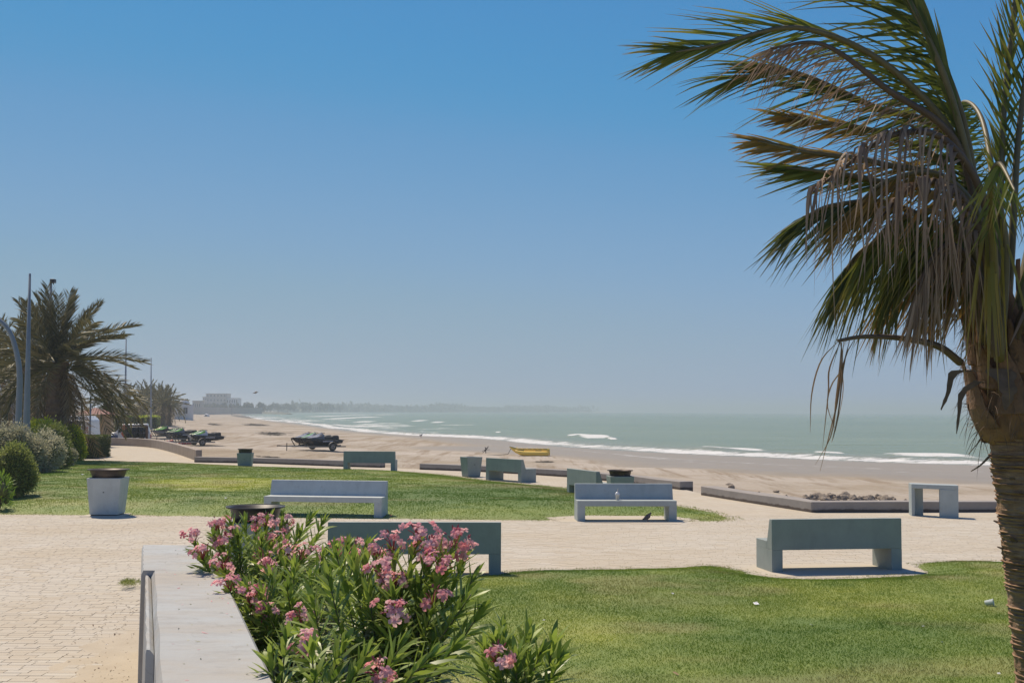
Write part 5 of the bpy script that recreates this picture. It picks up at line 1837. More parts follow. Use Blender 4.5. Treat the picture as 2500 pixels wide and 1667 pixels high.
# ================================================================== jet skis and trailers
M_navy = plain('hull_navy', (0.012, 0.012, 0.03), (0.008, 0.008, 0.018), 3, 0.22, bmp=0)
M_black = plain('black_rubber', (0.018, 0.018, 0.02), (0.028, 0.027, 0.027), 6, 0.6, bscale=50)
M_skgreen = plain('lime_panel', (0.16, 0.52, 0.06), (0.13, 0.42, 0.06), 3, 0.3, bmp=0)
M_skyellow = plain('yellow_panel', (0.75, 0.62, 0.04), (0.66, 0.5, 0.04), 3, 0.3, bmp=0)
M_skwhite = plain('white_panel', (0.62, 0.63, 0.66), (0.5, 0.5, 0.54), 3, 0.3, bmp=0)
M_skgrey = plain('grey_panel', (0.16, 0.165, 0.19), (0.12, 0.12, 0.14), 3, 0.35, bmp=0)
M_galv = plain('galvanised', (0.26, 0.25, 0.235), (0.17, 0.16, 0.15), 8, 0.5, metal=0.5, bscale=30)
M_rust = plain('rusty_frame', (0.10, 0.085, 0.075), (0.06, 0.048, 0.04), 8, 0.7, metal=0.3, bscale=30)


def jet_ski(loc, rz, hood, trim, hullm, label):
    o = empty('jet_ski', loc, rz)
    o.scale = (1.0, 1.0, 0.9)
    tag(o, label, 'jet ski', 'jet skis parked on beach trailers')
    st = [(-1.45, 0.50, 0.12, 0.20, 0.44), (-0.9, 0.54, 0.05, 0.17, 0.46), (-0.2, 0.55, 0.02, 0.16, 0.49), (0.5, 0.50, 0.02, 0.18, 0.53), (1.0, 0.36, 0.08, 0.26, 0.58), (1.35, 0.19, 0.24, 0.38, 0.62), (1.58, 0.04, 0.46, 0.52, 0.64)]
    rings = [[(x, 0, zk), (x, hw * 0.8, zc), (x, hw, (zc + zd) / 2), (x, hw * 0.98, zd), (x, 0, zd + 0.04), (x, -hw * 0.98, zd), (x, -hw, (zc + zd) / 2), (x, -hw * 0.8, zc)] for x, hw, zk, zc, zd in st]
    h = MB().loft(rings).build('hull', hullm, o, bevel=0.02)
    ring2 = [[(x + 0.02, 0, zd - 0.02), (x + 0.02, hw + 0.025, zd - 0.03), (x + 0.02, hw + 0.025, zd + 0.025), (x + 0.02, 0, zd + 0.05), (x + 0.02, -hw - 0.025, zd + 0.025), (x + 0.02, -hw - 0.025, zd - 0.03)] for x, hw, zk, zc, zd in st]
    MB().loft(ring2).build('rub_rail', M_black, h)
    MB().box(-0.55, 0.35, 0.545, 0.562, 0.33, 0.39).build('side_decal', M_skwhite, h)
    MB().box(-0.55, 0.35, -0.562, -0.545, 0.33, 0.39).build('side_decal', M_skwhite, h)
    st = [(1.50, 0.05, 0.63, 0.66), (1.15, 0.24, 0.62, 0.76), (0.75, 0.34, 0.60, 0.92), (0.42, 0.33, 0.58, 1.04), (0.22, 0.27, 0.56, 1.10), (0.08, 0.20, 0.55, 1.00), (-0.02, 0.16, 0.54, 0.78)]
    rings = [[(x, hw, zb), (x, hw * 0.92, zb + (zt - zb) * 0.5), (x, hw * 0.35, zt), (x, -hw * 0.35, zt), (x, -hw * 0.92, zb + (zt - zb) * 0.5), (x, -hw, zb)] for x, hw, zb, zt in st]
    hd = MB().loft(rings).build('hood', hood, o, bevel=0.015)
    for s in (-1, 1):
        MB().loft([[(1.46, s * 0.05, 0.67), (1.46, s * 0.06, 0.66), (1.46, s * 0.05, 0.65)], [(0.80, s * 0.24, 0.87), (0.80, s * 0.36, 0.76), (0.80, s * 0.33, 0.70)], [(0.30, s * 0.16, 1.12), (0.30, s * 0.31, 0.95), (0.30, s * 0.30, 0.88)]]).build('hood_stripe', trim, hd)
    st = [(0.02, 0.15, 0.80), (-0.35, 0.17, 0.80), (-0.62, 0.19, 0.80), (-0.72, 0.19, 0.88), (-1.10, 0.20, 0.90), (-1.24, 0.16, 0.84)]
    rings = [[(x, w_ * 1.25, 0.48), (x, w_ * 1.1, zt - 0.07), (x, w_ * 0.7, zt), (x, -w_ * 0.7, zt), (x, -w_ * 1.1, zt - 0.07), (x, -w_ * 1.25, 0.48)] for x, w_, zt in st]
    MB().loft(rings).build('seat', M_black, o, bevel=0.02)
    hb = MB().tube([(0.12, -0.38, 1.10), (0.20, -0.16, 1.13), (0.22, 0, 1.14), (0.20, 0.16, 1.13), (0.12, 0.38, 1.10)], 0.026, 7).build('handlebar', M_black, o, smooth=True)
    for s in (-1, 1):
        MB().loft([[(0.55, s * 0.33, 0.93), (0.55, s * 0.42, 0.93), (0.55, s * 0.42, 0.98), (0.55, s * 0.33, 0.98)], [(0.40, s * 0.32, 0.93), (0.40, s * 0.46, 0.92), (0.40, s * 0.46, 1.02), (0.40, s * 0.32, 1.02)]]).build('mirror', M_black, o)
    MB().loft([[(-1.22, s_ * 0.42, 0.49 + z_) for s_, z_ in ((-1, 0), (1, 0), (1, 0.05), (-1, 0.05))], [(-1.62, s_ * 0.38, 0.40 + z_) for s_, z_ in ((-1, 0), (1, 0), (1, 0.06), (-1, 0.06))]]).build('swim_platform', M_skgrey, o)
    return o


def trailer(loc, rz, lanes, label):
    o = empty('boat_trailer', loc, rz)
    tag(o, label, 'trailer', 'flat boat trailers on the sand')
    wd = lanes * 1.2
    fr = MB()
    for y in (-wd / 2, wd / 2):
        fr.box(-1.7, 1.5, y - 0.04, y + 0.04, 0.28, 0.37)
    for x in (-1.6, -0.7, 0.3, 1.42):
        fr.box(x, x + 0.08, -wd / 2 + 0.04, wd / 2 - 0.04, 0.29, 0.36)
    fr.build('frame', M_galv, o)
    MB().tube([(1.45, -wd / 2, 0.33), (2.6, -0.06, 0.36), (3.3, 0, 0.40)], 0.045, 6).build('tongue', M_galv, o)
    MB().tube([(1.45, wd / 2, 0.33), (2.6, 0.06, 0.36), (3.3, 0, 0.40)], 0.045, 6).build('tongue', M_galv, o)
    MB().tube([(3.25, 0, 0.40), (3.45, 0, 0.41), (3.5, 0, 0.37)], 0.05, 6).build('coupling', M_black, o)
    MB().tube([(2.7, 0.1, -0.02), (2.7, 0.1, 0.62)], 0.035, 6).build('jockey_post', M_rust, o)
    for k in range(lanes):
        y = (k - (lanes - 1) / 2) * 1.2
        for s in (-0.3, 0.3):
            MB().box(-1.4, 1.0, y + s - 0.05, y + s + 0.05, 0.37, 0.45).build('bunk', M_black, o)
        MB().tube([(1.45, y, 0.33), (1.75, y, 0.82), (1.70, y, 0.94)], 0.04, 6).build('winch_post', M_rust, o)
        MB().lathe([(0.06, -0.07), (0.09, -0.07), (0.09, 0.07), (0.06, 0.07)], 10, (1.72, y, 0.92)).build('winch_roller', M_black, o)
    MB().tube([(-0.45, -wd / 2 - 0.18, 0.30), (-0.45, wd / 2 + 0.18, 0.30)], 0.035, 6).build('axle', M_rust, o)
    for s in (-1, 1):
        y = s * (wd / 2 + 0.20)
        wl = empty('wheel', (-0.45, y, 0.30))
        wl.rotation_euler = (math.pi / 2, 0, 0)
        wl.parent = o
        MB().lathe([(0.19, -0.09), (0.28, -0.095), (0.31, -0.06), (0.31, 0.06), (0.28, 0.095), (0.19, 0.09)], 24).build('tyre', M_black, wl, smooth=False)
        MB().lathe([(0.03, -0.098), (0.15, -0.10), (0.17, -0.097), (0.17, 0.097), (0.15, 0.10), (0.03, 0.098)], 16).build('rim', M_galv, wl)
        MB().lathe([(0.06, -0.112), (0.06, 0.112)], 10).build('hub', M_black, wl)
        MB().loft([[(-0.45 + 0.37 * math.cos(q_), y - 0.12, 0.32 + 0.37 * math.sin(q_)), (-0.45 + 0.37 * math.cos(q_), y + 0.12, 0.32 + 0.37 * math.sin(q_)), (-0.45 + 0.39 * math.cos(q_), y + 0.12, 0.32 + 0.39 * math.sin(q_)), (-0.45 + 0.39 * math.cos(q_), y - 0.12, 0.32 + 0.39 * math.sin(q_))] for q_ in np.linspace(0.1, math.pi - 0.1, 9)]).build('mudguard', M_galv, o)
    return o


def rig(px, py, rz, lanes, skis, tlabel):
    """wheel of the near side stands at the given spot"""
    w0 = T(px, py)
    wd = lanes * 1.2
    Rm = Matrix.Rotation(rz, 3, 'Z')
    c = w0 - Rm @ Vector((-0.45, wd / 2 + 0.2, 0))
    z = max(ground_z(c.x, c.y), ground_z(w0.x, w0.y)) 
    trailer((c.x, c.y, z), rz, lanes, tlabel)
    for k, sk in enumerate(skis):
        if sk is None:
            continue
        y = ((lanes - 1) / 2 - k) * 1.2           # k=0 is the near lane
        p = Vector((c.x, c.y, 0)) + Rm @ Vector((sk[4], y, 0))
        jet_ski((p.x, p.y, z + 0.425), rz, sk[0], sk[1], sk[2], sk[3])


HZ = R(180 + 33)
rig(812, 1102.5, HZ, 3, [(M_skgrey, M_skwhite, M_navy, 'dark navy jet ski, nearest on the lone trailer by the far bench', -0.05), (M_skgreen, M_skwhite, M_navy, 'jet ski with lime hood in the middle of the lone trailer', 0.0), (M_skgrey, M_skwhite, M_navy, 'grey hooded jet ski on the far side of the lone trailer', 0.05)],
    'boat trailer carrying three dark jet skis in the middle of the sand')
rig(494, 1089, R(180 + 30), 2, [(M_skwhite, M_skgreen, M_navy, 'navy and white jet ski with green stripes, nearest of the left group', -1.15), (M_skgreen, M_black, M_skwhite, 'lime and white jet ski behind the nearest one of the left group', -1.2)],
    'boat trailer nearest the curved wall with its wheels in view')
rig(466, 1080, R(180 + 30), 2, [(M_skgrey, M_skgreen, M_navy, 'long dark jet ski with green bow in the middle of the left group', 0.0), (M_skgreen, M_black, M_skgrey, 'jet ski with green hood half hidden in the left group', 0.1)],
    'boat trailer in the middle of the left jet ski group')
rig(428, 1073, R(180 + 30), 2, [(M_black, M_skgreen, M_skgrey, 'green jet ski behind the long dark one, left group', 0.1), (M_skyellow, M_skgreen, M_skwhite, 'yellow and white jet ski at the left end of the group', 0.1)],
    'boat trailer at the far left of the jet ski group')

# buoys on the sand
M_orange = plain('orange_buoy', (0.62, 0.16, 0.05), (0.5, 0.11, 0.05), 5, 0.45, bmp=0)
M_red = plain('red_buoy', (0.50, 0.05, 0.05), (0.36, 0.04, 0.05), 5, 0.45, bmp=0)
M_pinkw = plain('pale_buoy', (0.65, 0.42, 0.36), (0.6, 0.35, 0.3), 5, 0.45, bmp=0)
for k, (px, py, r_, m_, lb) in enumerate([(403, 1082, 0.15, M_orange, 'small amber buoy at the left of the row behind the wall'), (411, 1082, 0.18, M_pinkw, 'pale orange round buoy beside the bright one'), (419, 1082, 0.22, M_orange, 'largest bright orange round buoy on the sand'), (428, 1083, 0.13, M_pinkw, 'small faded buoy between the orange and red buoys'),
                                          (439, 1083, 0.15, M_orange, 'orange-red buoy at the start of the red row'), (445, 1084, 0.16, M_red, 'first red buoy of the red and white row'), (451, 1084, 0.16, M_red, 'second red buoy of the red and white row'), (457, 1084, 0.17, M_red, 'third red buoy of the red and white row'), (464, 1084, 0.21, M_red, 'big red and white buoy at the right end of the row')]):
    q = T(px, py + 1)
    o = empty('buoy', (q.x, q.y, q.z + r_ * 0.9), R(random.uniform(0, 90)))
    tag(o, lb, 'buoy', 'buoys lying behind the curved wall')
    o.rotation_euler = (R(70), R(random.uniform(-30, 30)), R(random.uniform(0, 90)))
    MB().lathe([(r_ * math.sin(a_), -r_ * math.cos(a_)) for a_ in np.linspace(0.12, math.pi - 0.12, 10)], 16).build('float', m_, o, smooth=True)
    MB().lathe([(r_ * 1.0, -0.04), (r_ * 1.02, 0.04)], 16).build('band', M_skwhite if m_ is M_red else M_orange, o)
    MB().lathe([(0.03, r_ * 0.95), (0.05, r_ * 1.1), (0.02, r_ * 1.18)], 8).build('eyelet', M_black, o)

# ================================================================== pickup, rack, barrel
M_carwhite = plain('white_car_paint', (0.66, 0.66, 0.65), (0.58, 0.58, 0.56), 2, 0.25, bmp=0)
M_glass = plain('dark_glass', (0.02, 0.025, 0.03), (0.015, 0.018, 0.02), 2, 0.08, bmp=0)


def wheel4(o, pts, r):
    for (x, y) in pts:
        wl = empty('wheel', (x, y, r))
        wl.rotation_euler = (math.pi / 2, 0, 0)
        wl.parent = o
        MB().lathe([(r * 0.6, -0.1), (r * 0.92, -0.11), (r, -0.07), (r, 0.07), (r * 0.92, 0.11), (r * 0.6, 0.1)], 24).build('tyre', M_black, wl)
        MB().lathe([(0.03, -0.10), (r * 0.55, -0.105), (r * 0.6, -0.09), (r * 0.6, 0.09), (r * 0.55, 0.105), (0.03, 0.10)], 16).build('rim', M_galv, wl)


def car(loc, rz, label, s=1.0, name='pickup_truck', cat='truck', long=4.4, cab=(0.0, 1.5), tail=1.48):
    """+x is the nose"""
    o = empty(name, loc, rz)
    o.scale = (s, s, s)
    tag(o, label, cat, 'vehicles by the beach')
    W_ = 0.82
    arch = lambda cx, r: [(cx + r * math.cos(q_), 0.36 + r * math.sin(q_)) for q_ in np.linspace(0.12, math.pi - 0.12, 9)]
    low = [(2.15, 0.42), (2.2, 0.75), (2.1, 0.98), (1.1, 1.06), (-2.15, 1.06), (-2.2, 0.45)] + arch(-1.35, 0.42)[::-1] + arch(1.35, 0.42)[::-1]
    MB().profile_y(low, -W_, W_).build('body', M_carwhite, o, bevel=0.03)
    up = [(1.05, 1.06), (0.55, 1.58), (-1.9, 1.62), (-2.12, 1.06)]
    MB().profile_y(up, -W_ + 0.08, W_ - 0.08).build('cabin', M_carwhite, o, bevel=0.05)
    for s_ in (-1, 1):
        for (x0, x1, xa, xb) in ((0.42, -0.45, 0.80, -0.45), (-0.55, -1.15, -0.55, -1.15), (-1.25, -1.82, -1.25, -1.95)):
            w_ = MB().profile_y([(xa, 1.12), (x0, 1.50), (x1, 1.52), (xb, 1.12)], s_ * (W_ - 0.074) - 0.006, s_ * (W_ - 0.074) + 0.006)
            w_.build('side_window', M_glass, o)
        MB().box(2.16, 2.22, s_ * 0.62 - 0.12, s_ * 0.62 + 0.12, 0.70, 0.86).build('headlight', M_skwhite, o, bevel=0.02)
        MB().box(-2.23, -2.19, s_ * 0.70 - 0.08, s_ * 0.70 + 0.08, 0.68, 0.95).build('tail_light', M_red, o)
        MB().box(0.62, 0.78, s_ * 0.92 - 0.07, s_ * 0.92 + 0.07, 1.06, 1.24).build('mirror', M_black, o, bevel=0.02)
    MB().loft([[(1.07, -0.66, 1.10), (1.07, 0.66, 1.10), (1.04, 0.66, 1.09), (1.04, -0.66, 1.09)], [(0.61, -0.60, 1.54), (0.61, 0.60, 1.54), (0.57, 0.60, 1.53), (0.57, -0.60, 1.53)]]).build('windscreen', M_glass, o)
    MB().box(2.17, 2.27, -0.80, 0.80, 0.42, 0.60).build('bumper', M_black, o, bevel=0.02)
    MB().box(2.19, 2.225, -0.45, 0.45, 0.68, 0.86).build('grille', M_black, o)
    wheel4(o, [(1.35, 0.72), (1.35, -0.72), (-1.35, 0.72), (-1.35, -0.72)], 0.36)
    return o


q = G(316, 1085)
gz = ground_z(q.x, 89.0)
pk_ = car((PD(311, 1085, 90).x, 90.0, gz), R(180 + 14), 'white pickup parked behind the rack of black life vests', 0.97)
pk_.scale = (0.74, 1.0, 1.12)
x = PD(25, 1060, 62).x
car((x, 62, -0.012), R(160), 'white car half hidden by the silver shrub at far left', 0.85, 'parked_car', 'car')

# life-vest rack
def rack():
    x0, x1 = PD(304, 1075, 85.2).x, PD(352, 1075, 84.6).x
    L_ = x1 - x0
    z0 = ground_z((x0 + x1) / 2, 85.2)
    o = empty('vest_rack', (x0, 85.2, z0))
    tag(o, 'wooden rail hung with black life vests in front of the pickup', 'rack')
    M_wood = plain('weathered_wood', (0.17, 0.11, 0.075), (0.11, 0.07, 0.05), 8, 0.85, bscale=30)
    ht = PD(330, 1040, 85.2).z - z0
    for x in (0.0, L_):
        MB().box(x - 0.07, x + 0.07, -0.07, 0.07, -0.1, ht - 0.02).build('post', M_wood, o)
    MB().tube([(-0.1, 0, ht), (L_ + 0.1, 0, ht)], 0.035, 8).build('rail', M_wood, o)
    for k in range(13):
        x = 0.16 + (L_ - 0.3) * k / 12
        v = empty('life_vest', (x0 + x, 85.2, z0 + ht - 0.03))
        v.rotation_euler = (0, 0, R(random.uniform(50, 110)))
        m = M_black if k > 0 else M_orange
        tag(v, 'black life vest packed tightly in the row on the wooden rail', 'life vest', 'black life vests on the rail')
        h_ = random.uniform(0.62, 0.82)
        for s_ in (-1, 1):
            MB().loft([[(s_ * 0.04, -0.05, -0.02), (s_ * 0.20, -0.05, -0.04), (s_ * 0.20, 0.05, -0.04), (s_ * 0.04, 0.05, -0.02)], [(s_ * 0.02, -0.09, -0.3), (s_ * 0.27, -0.08, -0.3), (s_ * 0.27, 0.08, -0.3), (s_ * 0.02, 0.09, -0.3)],
                       [(s_ * 0.02, -0.07, -h_), (s_ * 0.25, -0.06, -h_), (s_ * 0.25, 0.06, -h_), (s_ * 0.02, 0.07, -h_)]]).build('panel', M_black, v, bevel=0.02)
        MB().box(-0.26, 0.26, -0.095, 0.095, -h_ * 0.62, -h_ * 0.56).build('strap', M_skgrey, v)
    for k, (dx, w_, h_, m, lb) in enumerate([(-0.02, 0.30, 0.72, M_orange, 'orange-red life vest over the left post of the rail'), (0.13, 0.22, 0.95, M_red, 'long red vest hanging beside the orange one')]):
        v = empty('life_vest', (x0 + dx, 85.05, z0 + ht + 0.02))
        tag(v, lb, 'life vest')
        rings = []
        for i, zz in enumerate(np.linspace(0.06, -h_, 8)):
            ww = w_ * (0.7 + 0.35 * math.sin(i * 1.3) * 0.4 + 0.3 * math.sin(i / 7 * math.pi))
            rings.append([(ww / 2 * math.cos(a_) + 0.03 * math.sin(i * 2.0), 0.09 * math.sin(a_), zz) for a_ in np.linspace(0, 2 * math.pi, 9)[:-1]])
        MB().loft(rings).build('panel', m, v, smooth=True)
        MB().lathe([(w_ * 0.42, -0.03), (w_ * 0.45, 0.03)], 10, (0, 0, -h_ * 0.45), 1, 0.4).build('strap', M_skwhite, v)
    # clutter under the rail
    for k in range(9):
        x = x0 - 0.5 + random.random() * (L_ + 0.9)
        y = 84.9 + random.random() * 1.0
        r_ = random.uniform(0.10, 0.22)
        b_ = empty('gear_bag', (x, y, ground_z(x, y)))
        tag(b_, 'small dark bag of gear lying under the vest rail', 'bag', 'gear under the vest rail')
        MB().lathe([(r_ * 0.6, -0.02), (r_ * 1.1, 0.08), (r_, r_ * 1.1), (r_ * 0.4, r_ * 1.5)], 10, (0, 0, 0), 1.3, 0.9).build('sack', random.choice([M_rust, M_black, M_skgrey]), b_, smooth=True)
        MB().tube([(-r_ * 0.3, 0, r_ * 1.4), (0, 0, r_ * 1.9), (r_ * 0.3, 0, r_ * 1.4)], 0.02, 5).build('strap', M_pinkw, b_)


rack()
M_blue = plain('blue_plastic', (0.045, 0.075, 0.17), (0.035, 0.055, 0.12), 4, 0.4, bmp=0)
xb = PD(277, 1060, 84.5).x
bz = ground_z(xb, 84.5)
br = empty('barrel', (xb, 84.5, bz))
tag(br, 'blue plastic barrel standing behind the curved wall', 'barrel')
MB().lathe([(0.26, -0.02), (0.30, 0.05), (0.30, 0.30), (0.315, 0.33), (0.30, 0.36), (0.30, 0.62), (0.315, 0.65), (0.30, 0.68), (0.29, 0.9), (0.25, 0.92)], 20).build('drum', M_blue, br)
MB().lathe([(0.20, 0.915), (0.20, 0.955), (0.16, 0.96)], 16).build('lid', M_black, br)
xb = PD(354, 1070, 84).x
o = empty('jerry_can', (xb, 84.0, ground_z(xb, 84)))
tag(o, 'amber jerry can at the right post of the vest rail', 'can')
MB().box(-0.16, 0.16, -0.09, 0.09, -0.02, 0.42).build('can_body', M_skyellow, o, bevel=0.03)
MB().tube([(-0.08, 0, 0.41), (-0.08, 0, 0.48), (0.08, 0, 0.48), (0.08, 0, 0.41)], 0.02, 6).build('handle', M_skyellow, o)

# ================================================================== kiosk, hut and signs on the left
M_pink = plain('pinkish_render', (0.50, 0.42, 0.38), (0.44, 0.36, 0.33), 1.0, 0.9)
M_ochre = plain('ochre_board', (0.36, 0.25, 0.12), (0.28, 0.19, 0.10), 3, 0.8)
M_signgrey = plain('grey_board', (0.34, 0.35, 0.36), (0.28, 0.29, 0.30), 3, 0.7)
M_redprint = plain('red_print', (0.52, 0.05, 0.05), (0.42, 0.04, 0.05), 4, 0.6, bmp=0)

k0 = PD(190, 1060, 74)
o = empty('food_kiosk', (k0.x, 74, -0.016))
tag(o, 'white trailer kiosk with rounded roof behind the yellow-green shrub', 'kiosk')
prof_k = [(-1.0, 0.35), (-1.0, 1.75), (-0.85, 2.0), (0.75, 2.0), (1.0, 1.75), (1.08, 0.35)]
MB().profile_y(prof_k, -0.9, 0.9).build('body', M_carwhite, o, bevel=0.05)
MB().box(-0.7, 0.7, -0.935, -0.915, 1.0, 1.7).build('serving_hatch', M_glass, o)
MB().box(-0.8, 0.8, -1.2, -0.92, 0.92, 0.97).build('counter', M_galv, o)
MB().loft([[(-0.85, -0.93, 1.78), (0.85, -0.93, 1.78), (0.85, -0.93, 1.81), (-0.85, -0.93, 1.81)], [(-0.85, -1.6, 1.70), (0.85, -1.6, 1.70), (0.85, -1.6, 1.72), (-0.85, -1.6, 1.72)]]).build('awning', M_carwhite, o)
wheel4(o, [(0.0, 0.75), (0.0, -0.75)], 0.33)

k0 = PD(207, 1060, 70)
o = empty('banner_sign', (k0.x, 70, -0.016))
tag(o, 'tall white curved banner with a column of red lettering', 'sign')
bl = [(-0.32, 0.05), (-0.30, 0.9), (-0.22, 1.5), (-0.02, 1.72), (0.22, 1.72), (0.28, 1.5), (0.30, 0.9), (0.30, 0.05)]
MB().profile_y(bl, -0.03, 0.03).build('panel', M_carwhite, o, bevel=0.01)
for k in range(8):
    z = 0.42 + k * 0.13
    l_ = MB()
    l_.box(0.02, 0.18, -0.037, -0.033, z, z + 0.03)
    if k % 3 != 1:
        l_.box(0.02, 0.05, -0.037, -0.033, z + 0.03, z + 0.09)
    if k % 2:
        l_.box(0.15, 0.18, -0.037, -0.033, z + 0.03, z + 0.09)
    l_.build('letter', M_redprint, o)
MB().box(-0.36, 0.34, -0.16, 0.16, -0.01, 0.05).build('foot', M_black, o)

k0 = PD(232, 1060, 78)
o = empty('wooden_hut', (k0.x, 78, -0.016))
tag(o, 'small ochre hut with grey board and red pointed roof behind the hedge', 'hut')
MB().box(-0.75, 0.75, -0.8, 0.8, 0, 2.05).build('wall', M_ochre, o)
rf = MB().loft([[(-0.95, -1.0, 2.1), (0.95, -1.0, 2.1), (0.95, 1.0, 2.1), (-0.95, 1.0, 2.1)], [(-0.06, -0.06, 2.5), (0.06, -0.06, 2.5), (0.06, 0.06, 2.5), (-0.06, 0.06, 2.5)]])
rf.build('roof', plain('faded_red_roof', (0.30, 0.14, 0.11), (0.22, 0.10, 0.08), 3, 0.8), o)
MB().box(-0.70, 0.62, -0.86, -0.805, 0.35, 1.0).build('grey_board', M_signgrey, o)
MB().box(-0.5, 0.45, -0.83, -0.805, 1.15, 1.8).build('window', M_glass, o)
for x in (-0.52, 0.45):
    MB().box(x - 0.03, x + 0.03, -0.84, -0.80, 1.1, 1.85).build('window_frame', M_blackmetal, o)
k0 = PD(222, 1040, 68)
mast(221, 985, 221, 68, 0.055, 0.05, 'short dark green post beside the banner sign', z0=-0.016)

k0 = PD(100, 1000, 140)
o = empty('roadside_house', (k0.x, 140, -0.3))
tag(o, 'pinkish house showing between the palm trunks at the left', 'house')
MB().box(-3.5, 1.2, 0, 6, -0.1, 5.6).build('wall', M_pink, o)
MB().box(-3.7, 1.4, -0.2, 6.2, 5.6, 5.9).build('roof_slab', M_carwhite, o)
for x in (-2.4, -0.3):
    for z in (1.0, 3.6):
        f_ = MB().box(x - 0.55, x + 0.55, -0.06, -0.005, z, z + 1.3).build('window', M_carwhite, o)
        MB().box(x - 0.45, x + 0.45, -0.075, -0.062, z + 0.1, z + 1.2).build('pane', M_glass, f_)
k0 = PD(20, 1000, 120)
o = empty('roadside_house', (k0.x, 120, -0.3))
tag(o, 'grey low house at the left edge behind the lamp post', 'house')
MB().box(-5, 1.0, 0, 6, -0.1, 3.6).build('wall', M_signgrey, o)
MB().box(-5.2, 1.2, -0.2, 6.2, 3.6, 3.85).build('roof_slab', M_pink, o)
for x in (-3.6, -1.6, 0.1):
    f_ = MB().box(x - 0.5, x + 0.5, -0.06, -0.005, 1.0, 2.3).build('window', M_carwhite, o)
    MB().box(x - 0.4, x + 0.4, -0.075, -0.062, 1.1, 2.2).build('pane', M_glass, f_)

# ================================================================== banana boat, stake, gulls, rubble
q = T(1296, 1112)
M_bana = plain('yellow_pvc', (0.90, 0.62, 0.10), (0.82, 0.54, 0.09), 2, 0.35, bmp=0)
M_ban_lt = plain('pale_pvc', (0.85, 0.82, 0.74), (0.78, 0.74, 0.64), 2, 0.4, bmp=0)
bo = empty('banana_boat', (q.x, q.y, q.z + 0.0), R(180 - 8))
tag(bo, 'yellow inflatable banana boat with pale seat pads on the wet sand', 'boat')


def sausage(y, z, r, x0, x1, lift, mat, name, par=None):
    ps, rs = [], []
    for k in range(18):
        u = k / 17
        x = x0 + (x1 - x0) * u
        up = lift * max(0, (u - 0.72) / 0.28) ** 1.6
        ps.append((x, y, z + up))
        rs.append(r * (0.75 if k == 0 else 1.0) * (1 - 0.88 * max(0, (u - 0.78) / 0.22) ** 1.5))
    return MB().tube(ps, rs, 14).build(name, mat, par, smooth=True)


sausage(-0.50, 0.18, 0.20, -1.5, 1.25, 0.25, M_bana, 'side_tube', bo)
sausage(0.50, 0.18, 0.20, -1.5, 1.25, 0.25, M_bana, 'side_tube', bo)
mt = sausage(0.0, 0.36, 0.26, -1.55, 1.75, 0.36, M_bana, 'main_tube', bo)
for k in range(6):
    x = -1.35 + k * 0.42
    MB().box(x, x + 0.36, -0.17, 0.17, 0.585, 0.645).build('seat_pad', M_ban_lt, mt, bevel=0.02)
MB().loft([[(1.18, -0.16, 0.62), (1.18, 0.16, 0.62), (1.18, 0.16, 0.66), (1.18, -0.16, 0.66)], [(1.80, -0.03, 0.76), (1.80, 0.03, 0.76), (1.80, 0.03, 0.80), (1.80, -0.03, 0.80)]]).build('bow_cover', M_ban_lt, mt)
MB().box(0.55, 1.05, 0.255, 0.262, 0.36, 0.46).build('dark_print', M_black, mt)
MB().box(-0.9, -0.4, 0.255, 0.262, 0.36, 0.44).build('dark_print', M_ochre, mt)
MB().tube([(1.65, 0, 0.55), (1.85, 0.1, 0.12), (2.6, 0.2, 0.02), (4.2, 0.3, 0.015)], 0.022, 6).build('tow_rope', M_blackmetal, bo)

q = T(1186, 1106)
o = empty('mooring_stake', (q.x, q.y, q.z))
tag(o, 'small spiky mooring anchor stuck in the wet sand left of the boat', 'anchor')
for k in range(7):
    a_ = k * 0.9
    MB().tube([(0, 0, 0.30), (0.36 * math.cos(a_), 0.2 * math.sin(a_ * 1.7), 0.30 + 0.34 * math.sin(a_ * 1.3))], [0.035, 0.015], 6).build('fluke', M_rust, o)
MB().tube([(0, 0, -0.1), (0, 0, 0.5)], 0.04, 6).build('shank', M_rust, o)


def gull(loc, rz, s, label, flying=False):
    o = empty('gull', loc, rz)
    o.scale = (s, s, s)
    tag(o, label, 'bird', 'gulls')
    m = plain('gull_feathers', (0.30, 0.29, 0.28), (0.18, 0.18, 0.18), 9, 0.7)
    MB().loft([[(x, ry * math.cos(a_), z + ry * math.sin(a_)) for a_ in np.linspace(0, 2 * math.pi, 9)[:-1]] for x, z, ry in ((-0.30, 0.20, 0.01), (-0.18, 0.21, 0.05), (0.0, 0.23, 0.085), (0.13, 0.28, 0.06), (0.20, 0.33, 0.045), (0.25, 0.33, 0.02), (0.31, 0.32, 0.006))]).build('body', m, o, smooth=True)
    for s_ in (-1, 1):
        if flying:
            MB().loft([[(0.10, s_ * 0.05, 0.27), (-0.08, s_ * 0.05, 0.25), (0.0, s_ * 0.05, 0.29)], [(0.14, s_ * 0.40, 0.38), (-0.04, s_ * 0.40, 0.36), (0.04, s_ * 0.40, 0.39)], [(-0.06, s_ * 0.80, 0.30), (-0.10, s_ * 0.80, 0.29), (-0.08, s_ * 0.80, 0.305)]]).build('wing', m, o)
        else:
            MB().loft([[(0.08, s_ * 0.08, 0.26), (0.05, s_ * 0.10, 0.22), (0.02, s_ * 0.09, 0.30)], [(-0.30, s_ * 0.03, 0.20), (-0.32, s_ * 0.035, 0.19), (-0.30, s_ * 0.03, 0.215)]]).build('wing', m, o)
            MB().tube([(0.0, s_ * 0.03, 0.17), (0.0, s_ * 0.03, 0.0)], 0.012, 5).build('leg', M_orange, o)
    return o


